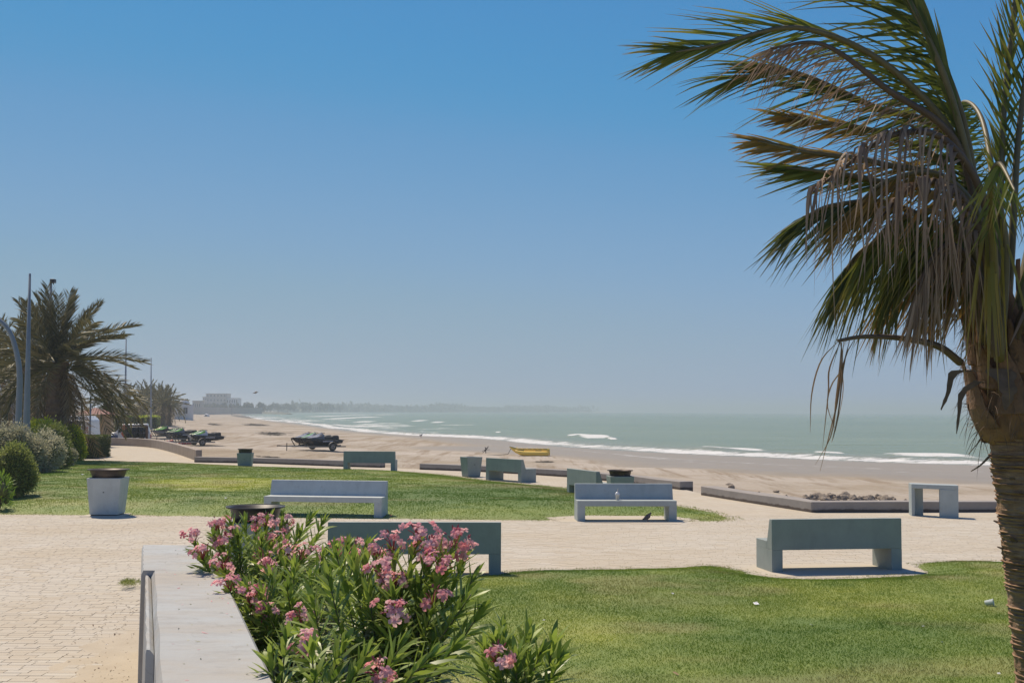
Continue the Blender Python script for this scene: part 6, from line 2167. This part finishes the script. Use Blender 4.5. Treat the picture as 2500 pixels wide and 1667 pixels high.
q = T(1028, 1068)
gull(q, R(60), 1.5, 'tiny gull standing near the foam line left of the boat')
q = PD(624, 964, 160)
gull(q, R(10), 1.25, 'gull gliding in the hazy sky above the far trees', True)

# rubble behind the angled kerb
M_stone = plain('rubble_stone', (0.34, 0.28, 0.215), (0.20, 0.16, 0.12), 4, 0.95, bmp=0.6, bscale=15, bdist=0.03)


def stone_mesh(seed):
    bm = bmesh.new()
    bmesh.ops.create_icosphere(bm, subdivisions=2, radius=1.0)
    r_ = random.Random(seed)
    ph = [r_.uniform(0, 6) for _ in range(6)]
    for v in bm.verts:
        c = v.co
        f = 1 + 0.22 * math.sin(c.x * 3 + ph[0]) + 0.2 * math.sin(c.y * 3.5 + ph[1]) + 0.18 * math.sin(c.z * 4 + ph[2]) + 0.1 * math.sin(c.x * 8 + c.y * 7 + ph[3])
        v.co = Vector((c.x * f, c.y * f * 0.8, c.z * f * 0.62))
    me = bpy.data.meshes.new('stone')
    bm.to_mesh(me)
    bm.free()
    me.materials.append(M_stone)
    return me


STN = [stone_mesh(k) for k in range(6)]
rub = empty('rubble_heap', T(2050, 1228))
tag(rub, 'heap of broken stones lying on the sand behind the angled kerb', 'rubble')
r2 = random.Random(9)
for k in range(150):
    px = 1915 + 275 * r2.random()
    py = 1217 + 14 * r2.random() - 4 * math.exp(-((px - 2030) / 30) ** 2)
    q = T(px, py)
    s = r2.choice((0.05, 0.07, 0.09, 0.12, 0.15)) * (1.3 if abs(px - 2030) < 40 else 1.0)
    o = link_mesh('stone', STN[k % 6], rub)
    o.location = Vector((q.x, q.y, q.z + s * (0.2 + 0.3 * r2.random()))) - rub.location
    o.scale = (s, s, s)
    o.rotation_euler = (r2.random() * 0.6, r2.random() * 0.6, r2.random() * 6)
# loose stones, one by one
for k, (px, py, s, lb) in enumerate([(1780, 1184, 0.12, 'lone dark stone on the sand above the angled kerb, upper one'), (1785, 1193, 0.16, 'lone stone on the sand just below the upper dark one'), (1895, 1202, 0.10, 'small stone on the sand left of the rubble heap'), (1851, 1208, 0.12, 'stone at the left tip of the rubble heap'), (2211, 1226, 0.10, 'dark stone at the right tip of the rubble, near the table')]):
    q = T(px, py)
    o = link_mesh('stone', STN[k], None)
    o.location = (q.x, q.y, q.z + s * 0.3)
    o.scale = (s, s, s)
    tag(o, lb, 'stone', 'loose stones on the sand')

# seaweed lying on the beach
M_weed = plain('dry_seaweed', (0.085, 0.065, 0.042), (0.05, 0.04, 0.028), 4, 0.9, bmp=0.5, bscale=12, bdist=0.03)


def weed(px, py, wpx, hpx, n, label, lift=0.06):
    c = T(px, py)
    r_ = np.random.default_rng(int(px))
    P = []
    V, F = [], []
    for k in range(n):
        g = r_.normal(0, 0.42, 2)
        q = G(px + g[0] * wpx, py + g[1] * hpx, c.z)
        P.append((q.x, q.y, q.z))
    P = np.array(P)
    P[:, 2] = zbeach(P[:, 0], P[:, 1])
    D = norm(np.stack([r_.normal(0, 1, n), r_.normal(0, 1, n), 0.02 * r_.random(n)], 1))
    S = norm(np.cross(D, np.stack([r_.normal(0, .06, n), r_.normal(0, .06, n), np.ones(n)], 1)))
    s = c.y / 160.0
    V, F, T_ = strips(P + np.array([0, 0, 0.02]), D, S, 0.9 * s * (0.5 + r_.random(n)), 0.30 * s, np.array([0, 0, 0.0]), 2)
    o = np_mesh('seaweed', V, F, M_weed, attrs={'rnd': np.repeat(r_.random(n), 6)})
    tag(o, label, 'seaweed', kind='stuff')


weed(668, 1059, 36, 4, 420, 'dark patch of seaweed on the pale sand behind the lone trailer')
weed(622, 1037, 34, 3, 300, 'thin streak of seaweed farther up the beach')
weed(522, 1036, 14, 3, 90, 'small ring of wrack above the jet skis')
weed(655, 1116, 30, 3, 160, 'scattered dark wrack in front of the lone trailer')
weed(1330, 1128, 20, 1.5, 60, 'few strands of wrack behind the turned bench')
o = shrub(T(520, 1122), 0.9, 0.5, 0.10, 700, 0.10, 0.014, M_sh_lime, 'thin green weed patch on the sand by the kerb', 'weed_patch', seed=14, stem=False, up=1.0)

# ================================================================== litter
M_paper = plain('white_paper', (0.72, 0.72, 0.72), (0.62, 0.62, 0.63), 8, 0.6, bmp=0.2, bscale=30)
M_clear = plain('clear_plastic', (0.62, 0.66, 0.62), (0.54, 0.58, 0.54), 8, 0.1, bmp=0)


def lawn_pt(px, py):
    q = G(px, py)
    for _ in range(3):
        f = ZN if sdist(LN, np.array([q.x]), np.array([q.y]))[0] > 0 else ZM if sdist(LM, np.array([q.x]), np.array([q.y]))[0] > 0 else None
        q = G(px, py, float(f(np.array([q.x]), np.array([q.y]))[0]) + 0.02 if f else 0.004)
    return q


q = lawn_pt(2415, 1474)
o = empty('plastic_cup', (q.x, q.y, q.z + 0.02))
o.rotation_euler = (R(80), R(15), R(60))
tag(o, 'clear plastic cup lying on the grass beside the palm trunk', 'cup')
MB().lathe([(0.028, -0.05), (0.040, 0.05), (0.043, 0.052), (0.043, 0.046), (0.037, 0.045), (0.026, -0.045)], 18).build('cup_wall', M_clear, o, smooth=True)
MB().lathe([(0.002, -0.048), (0.028, -0.049)], 18).build('cup_base', M_clear, o)


def scrap(px, py, s, label, mat=None, long=1.0):
    q = lawn_pt(px, py)
    s = s * 0.75
    r_ = np.random.default_rng(int(px + py))
    n = 4
    V = np.array([(i / n * s * long, j / n * s, 0.25 * s * r_.random()) for j in range(n + 1) for i in range(n + 1)])
    F = np.array([(j * (n + 1) + i, j * (n + 1) + i + 1, (j + 1) * (n + 1) + i + 1, (j + 1) * (n + 1) + i) for j in range(n) for i in range(n)])
    o = np_mesh('litter_scrap', V, F, mat or M_paper)
    o.location = (q.x, q.y, q.z)
    o.rotation_euler = (0.1, 0.2, r_.random() * 6)
    tag(o, label, 'litter', 'litter scraps')


scrap(1838, 1471, 0.07, 'crumpled white paper scrap in the middle of the near lawn', long=1.6)
scrap(1638, 1448, 0.045, 'white scrap on the near lawn left of the crumpled one')
scrap(1326, 1512, 0.035, 'white scrap near the low oleander on the near lawn')
scrap(1982, 1524, 0.03, 'slim white stick on the near lawn', long=3.0)
scrap(1642, 1640, 0.03, 'tan stick at the bottom of the near lawn', M_ochre, long=3.2)
scrap(2255, 1527, 0.03, 'small white scrap on the lawn left of the palm trunk')
scrap(2300, 1567, 0.03, 'small bluish scrap low on the lawn near the palm', M_blue)
scrap(2433, 1642, 0.035, 'white scrap at the foot of the palm')
scrap(198, 1158, 0.10, 'white scrap on the middle lawn left of the brown bowl')
scrap(181, 1229, 0.06, 'white scrap on the middle lawn left of the pot')
scrap(868, 1158, 0.09, 'white scrap on the middle lawn below the farthest bench')
scrap(549, 1215, 0.07, 'white scrap on the middle lawn left of the long bench')
scrap(1090, 1146, 0.12, 'white scrap by the kerb near the tapered pot')
scrap(957, 1258, 0.07, 'rusty scrap on the middle lawn right of the long bench', M_red)
scrap(265, 1573, 0.045, 'white scrap on the paving near the wall foot', long=1.4)
scrap(326, 1552, 0.035, 'smaller white scrap on the paving closer to the wall')

# dry leaves and grit blown against the wall foot
n = 240
yy = 9.9 + rng.random(n) ** 1.3 * 5.5
xx = WALL_L(yy) - 0.12 - np.abs(rng.normal(0, 0.33, n))
Dd = norm(np.stack([rng.normal(0, 1, n), rng.normal(0, 1, n), 0.3 * rng.random(n)], 1))
Ss = norm(np.cross(Dd, np.stack([rng.normal(0, .5, n), rng.normal(0, .5, n), np.ones(n)], 1)))
V, F, T_ = strips(np.stack([xx, yy, np.full(n, 0.006)], 1), Dd, Ss, 0.012 + 0.03 * rng.random(n) ** 3, 0.008 + 0.012 * rng.random(n) ** 2, np.array([0, 0, 0.1]), 2)
o = np_mesh('dry_leaf_litter', V, F, plain('dry_leaf', (0.10, 0.05, 0.03), (0.20, 0.13, 0.08), 30, 0.9, world=True), attrs={'rnd': np.repeat(rng.random(n), 6)})
tag(o, 'dry brown leaf litter along the foot of the white wall', 'litter', kind='stuff')
# fallen petals and leaf bits on the wall top
n = 70
yy = 6.0 + rng.random(n) * 6.0
xx = WALL_R(yy) - 0.03 - 0.5 * rng.random(n) ** 1.6
Dd = norm(np.stack([rng.normal(0, 1, n), rng.normal(0, 1, n), 0.15 * rng.random(n)], 1))
Ss = norm(np.cross(Dd, np.stack([rng.normal(0, .3, n), rng.normal(0, .3, n), np.ones(n)], 1)))
for nm, mm, k, lb in (('fallen_petal', M_petal, np.arange(n) < 22, 'fallen pink petals scattered on the white wall top'), ('leaf_litter', M_ol_old, np.arange(n) >= 22, 'dry leaf bits scattered on the white wall top')):
    m_ = int(k.sum())
    V, F, T_ = strips(np.stack([xx, yy, np.full(n, 1.053)], 1)[k], Dd[k], Ss[k], 0.012 + 0.03 * rng.random(m_) ** 2, 0.009, np.array([0, 0, 0.12]), 2)
    o = np_mesh(nm, V, F, mm, attrs={'rnd': np.repeat(rng.random(m_), 6), 't': 0.4 + 0.3 * T_})
    tag(o, lb, 'litter', kind='stuff')
# drifted sand over the pavers by the wall
def drift_z(X, Y):
    dx = WALL_L(Y) - 0.05 - X
    return -0.010 + 0.020 * smooth(1.15, 0.05, dx + 1.0 * (fbm(X / 0.35, Y / 0.35) - 0.5)) * smooth(14.8, 12.6, Y + 1.2 * (fbm(X / 0.5, Y / 0.5) - 0.5)) + 0.004 * (fbm(X / 0.1, Y / 0.1) - 0.5)


dp = [(WALL_L(8.5) - 0.03, 8.5), (WALL_L(15) - 0.03, 15.0), (WALL_L(15) - 1.7, 15.0), (WALL_L(8.5) - 1.7, 8.5)]
M_drift = plain('drift_sand', (0.49, 0.425, 0.325), (0.43, 0.365, 0.27), 2.5, 0.95, bmp=0.4, bscale=25, bdist=0.01, world=True, spec=0.1)
tag(sheet('sand_drift', dp[::-1], 0, M_drift, step=0.09, zf=drift_z), kind='structure')
# weeds at the wall foot
q = G(345, 1435)
o = shrub((WALL_L(q.y) - 0.22, q.y, 0.0), 0.16, 0.28, 0.10, 900, 0.05, 0.004, M_sh_mid, 'tuft of weedy grass at the foot of the white wall', 'grass_tuft', seed=15, stem=False, up=1.3, lumps=9)

# ================================================================== far shore
M_fw = plain('far_white_wall', (0.62, 0.61, 0.60), (0.55, 0.54, 0.52), 0.5, 0.9, bmp=0)
M_fb = plain('far_beige_wall', (0.42, 0.38, 0.33), (0.36, 0.32, 0.28), 0.2, 0.9, bmp=0)
M_fd = plain('far_dark_glass', (0.06, 0.065, 0.07), (0.05, 0.05, 0.055), 0.5, 0.3, bmp=0)  # plain dark tone for distant panes and the tent flap


def far_box_building(px0, px1, py_top, Y, label, name, storeys, bays, mat, depth=14, extra=None, zb=None):
    a, b_ = PD(px0, py_top, Y), PD(px1, py_top, Y)
    z0 = ground_z((a.x + b_.x) / 2, Y) if zb is None else zb
    o = empty(name, ((a.x + b_.x) / 2, Y, z0))
    tag(o, label, 'building')
    w_ = (b_.x - a.x) / 2
    h_ = a.z - z0
    MB().box(-w_, w_, 0, depth, -0.3, h_).build('wall', mat, o)
    MB().box(-w_ - 0.4, w_ + 0.4, -0.5, depth + 0.4, h_, h_ + 0.35).build('roof_slab', mat, o)
    for s_ in range(storeys):
        for k in range(bays):
            x = -w_ + (k + 0.5) * 2 * w_ / bays
            ww, z = w_ / bays * 0.55, h_ * (s_ + 0.35) / storeys
            f_ = MB().box(x - ww, x + ww, -0.12, -0.01, z, z + h_ / storeys * 0.45).build('window', M_fw, o)
            MB().box(x - ww * 0.85, x + ww * 0.85, -0.16, -0.125, z + 0.1, z + h_ / storeys * 0.45 - 0.1).build('pane', M_fd, f_)
    return o


# domed white house
Yd = 330
a, b_ = PD(426, 987, Yd), PD(461, 985, Yd)
zb = ground_z((a.x + b_.x) / 2, Yd)
o = empty('domed_house', ((a.x + b_.x) / 2, Yd, zb))
tag(o, 'small white beach house with a dome at the end of the palm grove', 'house')
w_, h_ = (b_.x - a.x) / 2, a.z - zb
MB().box(-w_, w_ * 0.1, 0, 5, -0.5, h_ * 0.86).build('wall', M_fw, o)
MB().box(w_ * 0.1, w_, -0.4, 5, -0.5, h_).build('wall', M_fw, o)
MB().lathe([(1.5 * math.cos(a_), 1.5 * math.sin(a_)) for a_ in np.linspace(0, 1.5, 8)], 18, (0.1, 2.2, h_)).build('dome', M_fw, o, smooth=True)
f_ = MB().box(w_ * 0.30, w_ * 0.92, -0.5, -0.41, h_ * 0.35, h_ * 0.85).build('window', M_fw, o)
MB().box(w_ * 0.33, w_ * 0.58, -0.54, -0.505, h_ * 0.40, h_ * 0.80).build('pane', M_fd, f_)
MB().box(w_ * 0.62, w_ * 0.89, -0.54, -0.505, h_ * 0.40, h_ * 0.80).build('pane', M_fd, f_)
for x in (-0.40, -0.16):
    MB().box(w_ * x, w_ * x + 0.35, -0.05, -0.005, h_ * 0.30, h_ * 0.62).build('window', M_fd, o)
# white pavilion behind the hedges
Yd = 260
a = PD(350, 992, Yd)
zb = ground_z(a.x, Yd)
o = empty('white_pavilion', (a.x, Yd, zb))
tag(o, 'open white pavilion behind the far hedges', 'pavilion')
h_ = a.z - zb
MB().box(-2.6, 2.6, -1.8, 1.8, h_, h_ + 0.4).build('roof_slab', M_fw, o)
for x in (-2.4, -0.8, 0.8, 2.4):
    for y in (-1.6, 1.6):
        MB().box(x - 0.12, x + 0.12, y - 0.12, y + 0.12, -0.3, h_).build('column', M_fw, o)
MB().box(-2.3, 2.3, 1.2, 1.4, -0.3, h_ * 0.55).build('back_wall', M_fb, o)
# hotel
o = far_box_building(503, 553, 961, 1300, 'big hazy beige hotel with flat roof above the far trees', 'hotel', 4, 6, M_fb, 20)
far_box_building(495, 505, 969, 1298, 'lower left wing of the hazy beige hotel', 'hotel_wing', 3, 2, M_fb, 16)
far_box_building(553, 581, 972, 1302, 'lower right wing of the hazy beige hotel', 'hotel_wing', 2, 5, M_fw, 16)
far_box_building(470, 490, 979, 900, 'low hazy house left of the hotel', 'far_house', 1, 4, M_fb, 10)
far_box_building(764, 782, 990, 1900, 'low pale building among the hazy trees', 'far_house', 1, 4, M_fb, 12, zb=-0.3)
# long pale wall along the far beach
a, b_ = PD(470, 993, 760), PD(640, 995, 1050)
zb = -0.6
pts = [(a.x, 760), ((a.x + b_.x) / 2 - 6, 900), (b_.x, 1050)]
o = ribbon('boundary_wall', densify(pts, 40), 0.5, -1.0, a.z, M_fb, 'long low pale wall in front of the hotel trees', 'wall', 0)
# white tent
q = PD(505, 995, 600)
zb = ground_z(q.x, 600)
o = empty('beach_tent', (q.x, 600, zb))
tag(o, 'tiny white dome tent on the far beach', 'tent')
MB().lathe([(1.5 * math.cos(a_), 1.35 * math.sin(a_)) for a_ in np.linspace(-0.05, 1.5, 7)], 12).build('canvas', M_fw, o, smooth=True)
MB().box(-0.4, 0.4, -1.52, -1.44, 0, 0.9).build('door_flap', M_fd, o)
# stone groynes and sand heap
M_rock = plain('groyne_rock', (0.13, 0.115, 0.095), (0.08, 0.07, 0.06), 0.5, 0.95, bmp=0.6, bscale=1.5, bdist=0.3)
M_rockg = plain('green_rock', (0.15, 0.155, 0.10), (0.10, 0.10, 0.07), 0.4, 0.95, bmp=0.6, bscale=1.5, bdist=0.3)


def bank(name, pts, w_, h_, mat, label, cat='groyne'):
    r_ = random.Random(len(pts) + int(h_ * 10))
    pts = densify(pts, 9)
    rings = []
    for i, p in enumerate(pts):
        z0 = min(ground_z(*p), SEA) - 0.4
        e = math.sin(math.pi * (i + 0.3) / (len(pts) - 0.4)) ** 0.35
        a_ = np.array(pts[max(i - 1, 0)]); b2 = np.array(pts[min(i + 1, len(pts) - 1)])
        t_ = (b2 - a_) / np.linalg.norm(b2 - a_)
        nn = np.array([-t_[1], t_[0]])
        hh = max(ground_z(*p), SEA) + h_ * e * r_.uniform(0.7, 1.15)
        rings.append([(p[0] + nn[0] * s_ * w_ * r_.uniform(0.85, 1.15), p[1] + nn[1] * s_ * w_ * r_.uniform(0.85, 1.15), z) for s_, z in ((-1, z0), (-0.55, hh * 0.6 + z0 * 0.4), (-0.2, hh), (0.25, hh * 0.97), (0.6, hh * 0.6 + z0 * 0.4), (1, z0))])
    c = pts[0]
    o = MB().loft([[(x - c[0], y - c[1], z) for x, y, z in r] for r in rings]).build(name, mat, loc=(c[0], c[1], 0))
    return tag(o, label, cat, 'stone groynes on the far beach')


g0, g1 = T(575, 1008), G(706, 1011.5, SEA)
bank('stone_groyne', [(g0.x, g0.y), ((g0.x + g1.x) / 2 + 4, (g0.y + g1.y) / 2 + 25), (g1.x, g1.y)], 9, 2.0, M_rockg, 'long dark stone groyne reaching into the far surf')
g0, g1 = T(568, 1014), T(605, 1020)
bank('stone_groyne', [(g0.x, g0.y), (g1.x, g1.y)], 4, 0.7, M_rock, 'short dark bank on the beach below the long groyne')
g0, g1 = G(600, 1003.8, SEA), G(740, 1004.6, SEA)
bank('stone_groyne', [(g0.x, g0.y), (g1.x, g1.y)], 14, 2.2, M_rock, 'faint farther groyne beyond the long one')
g0, g1 = T(512, 1007), T(548, 1006)
bank('sand_heap', [(g0.x, g0.y), (g1.x, g1.y)], 6, 1.4, M_rock, 'brown heap of sand and stones on the far beach', 'heap')
g0, g1 = T(455, 1002.5), T(478, 1002.5)
bank('weed_bank', [(g0.x, g0.y), (g1.x, g1.y)], 3, 0.7, M_rockg, 'low green bank beside the domed house', 'bank')

# far trees
M_ft = leafy('far_tree_leaf', (0.055, 0.07, 0.03), (0.11, 0.12, 0.06), None, 0, 0.7, 0.1)


def far_tree(px, py_top, wpx, Y, seed, label, zb=None):
    q = PD(px, py_top, Y)
    z0 = ground_z(q.x, Y) if zb is None else zb
    h_ = q.z - z0
    rx = wpx / 3000.0 * Y / 2
    r_ = np.random.default_rng(seed)
    o = empty('far_tree', (q.x, Y, z0))
    tag(o, label, 'tree', 'hazy trees along the far shore')
    MB().tube([(0, 0, -0.5), (0.1 * rx, 0, h_ * 0.35), (0.0, 0, h_ * 0.6)], [0.05 * h_, 0.035 * h_, 0.02 * h_], 6).build('trunk', M_date_trunk, o)
    n = 900
    lum = 9
    lc = np.stack([r_.uniform(-0.7, 0.7, lum) * rx, r_.uniform(-0.6, 0.6, lum) * rx, h_ * r_.uniform(0.40, 0.78, lum)], 1)
    k = r_.integers(0, lum, n)
    d = norm(r_.normal(0, 1, (n, 3)))
    P = lc[k] + d * (0.5 + 0.5 * r_.random(n))[:, None] * np.array([rx * 0.38, rx * 0.38, h_ * 0.24])
    D = norm(d + r_.normal(0, 0.6, (n, 3)))
    S = norm(np.cross(D, r_.normal(0, 1, (n, 3))))
    sz = 0.16 * (rx + h_) / 2
    V, F, T_ = strips(P, D, S, sz * (0.6 + 0.8 * r_.random(n)), sz * 0.6, np.array([0, 0, -0.1]), 2)
    c_ = np_mesh('crown', V, F, M_ft, o, attrs={'rnd': np.repeat(0.8 * r_.random(n), 6), 't': T_})
    tag(c_, kind='stuff')
    return o


ft = [(432, 972, 18, 420, 'dark tree just right of the palm grove'), (452, 974, 14, 430, 'tree behind the dome of the white house'), (418, 974, 14, 400, 'tree partly behind the last palms of the grove'),
      (478, 983, 24, 950, 'low tree under the small hazy house'), (503, 985, 16, 1150, 'tree at the left foot of the hotel'), (518, 983, 18, 1160, 'second tree along the hotel front'), (534, 984, 18, 1150, 'third tree along the hotel front'), (548, 982, 18, 1140, 'tree under the right end of the hotel block'),
      (566, 984, 18, 1150, 'tree below the right hotel wing'), (584, 983, 16, 1180, 'tree at the end of the right hotel wing'), (600, 982, 16, 1200, 'tree right of the hotel wing'), (612, 984, 14, 1220, 'small tree second right of the hotel wing'),
      (632, 980, 20, 1300, 'tall tree midway between hotel and bay'), (645, 985, 16, 1350, 'small tree beside the tall midway tree'), (660, 986, 14, 1500, 'tree at the bend of the bay'), (680, 985, 26, 1600, 'broad tree beyond the bend of the bay'), (702, 984, 26, 1650, 'broad hazy tree left of the pair over the water'),
      (718, 985, 20, 1700, 'hazy tree, right one of the pair over the water'), (740, 988, 20, 1800, 'low hazy tree before the pale building'), (755, 986, 14, 1850, 'small hazy tree by the pale building'), (792, 981, 34, 1900, 'biggest hazy tree clump on the far point'), (812, 988, 16, 2000, 'small tree right of the biggest hazy clump'), (830, 989, 20, 2100, 'faint tree farther along the point')]
for k, (px, py, wp, Y, lb) in enumerate(ft):
    far_tree(px, py, wp, Y, 50 + k, lb, None if Y < 1500 else -0.3)
# distant wooded shore, one mass
n = 9000
u = rng.random(n)
Yf = 2300 + 2300 * u + rng.normal(0, 120, n)
pxs = 690 + (1420 - 690) * u + rng.normal(0, 25, n)
Xf = (pxs - 1250) / 3000.0 * Yf
top_ = 11 + 10 * smooth(0.45, 0.8, fbm(Xf / 90.0, Yf / 300.0))
P = np.stack([Xf, Yf, -1.0 + top_ * rng.random(n)], 1)
D = norm(rng.normal(0, 1, (n, 3)))
S = norm(np.cross(D, rng.normal(0, 1, (n, 3))))
V, F, T_ = strips(P, D, S, 9.0, 6.0, np.array([0, 0, 0.0]), 2)
o = np_mesh('far_wood', V, F, M_ft, attrs={'rnd': np.repeat(0.8 * rng.random(n), 6), 't': T_})
tag(o, 'faint wooded headland fading into haze across the bay', 'wood', kind='stuff')

# ================================================================== haze
def haze():
    m = bpy.data.materials.new('haze_air')
    m.use_nodes = True
    t = m.node_tree
    t.nodes.clear()
    o = t.nodes.new('ShaderNodeOutputMaterial')
    v = t.nodes.new('ShaderNodeVolumePrincipled')
    v.inputs['Color'].default_value = (0.54, 0.63, 0.70, 1)
    v.inputs['Density'].default_value = HAZE_DENS
    v.inputs['Anisotropy'].default_value = 0.3
    t.links.new(v.outputs[0], o.inputs['Volume'])
    h = MB().box(-9000, 9000, -150, 13000, -6.0, 34.0).build('haze', m)
    tag(h, 'pale dusty sea haze filling the air over the bay', 'haze', kind='stuff')


HAZE_DENS = 0.0005
haze()
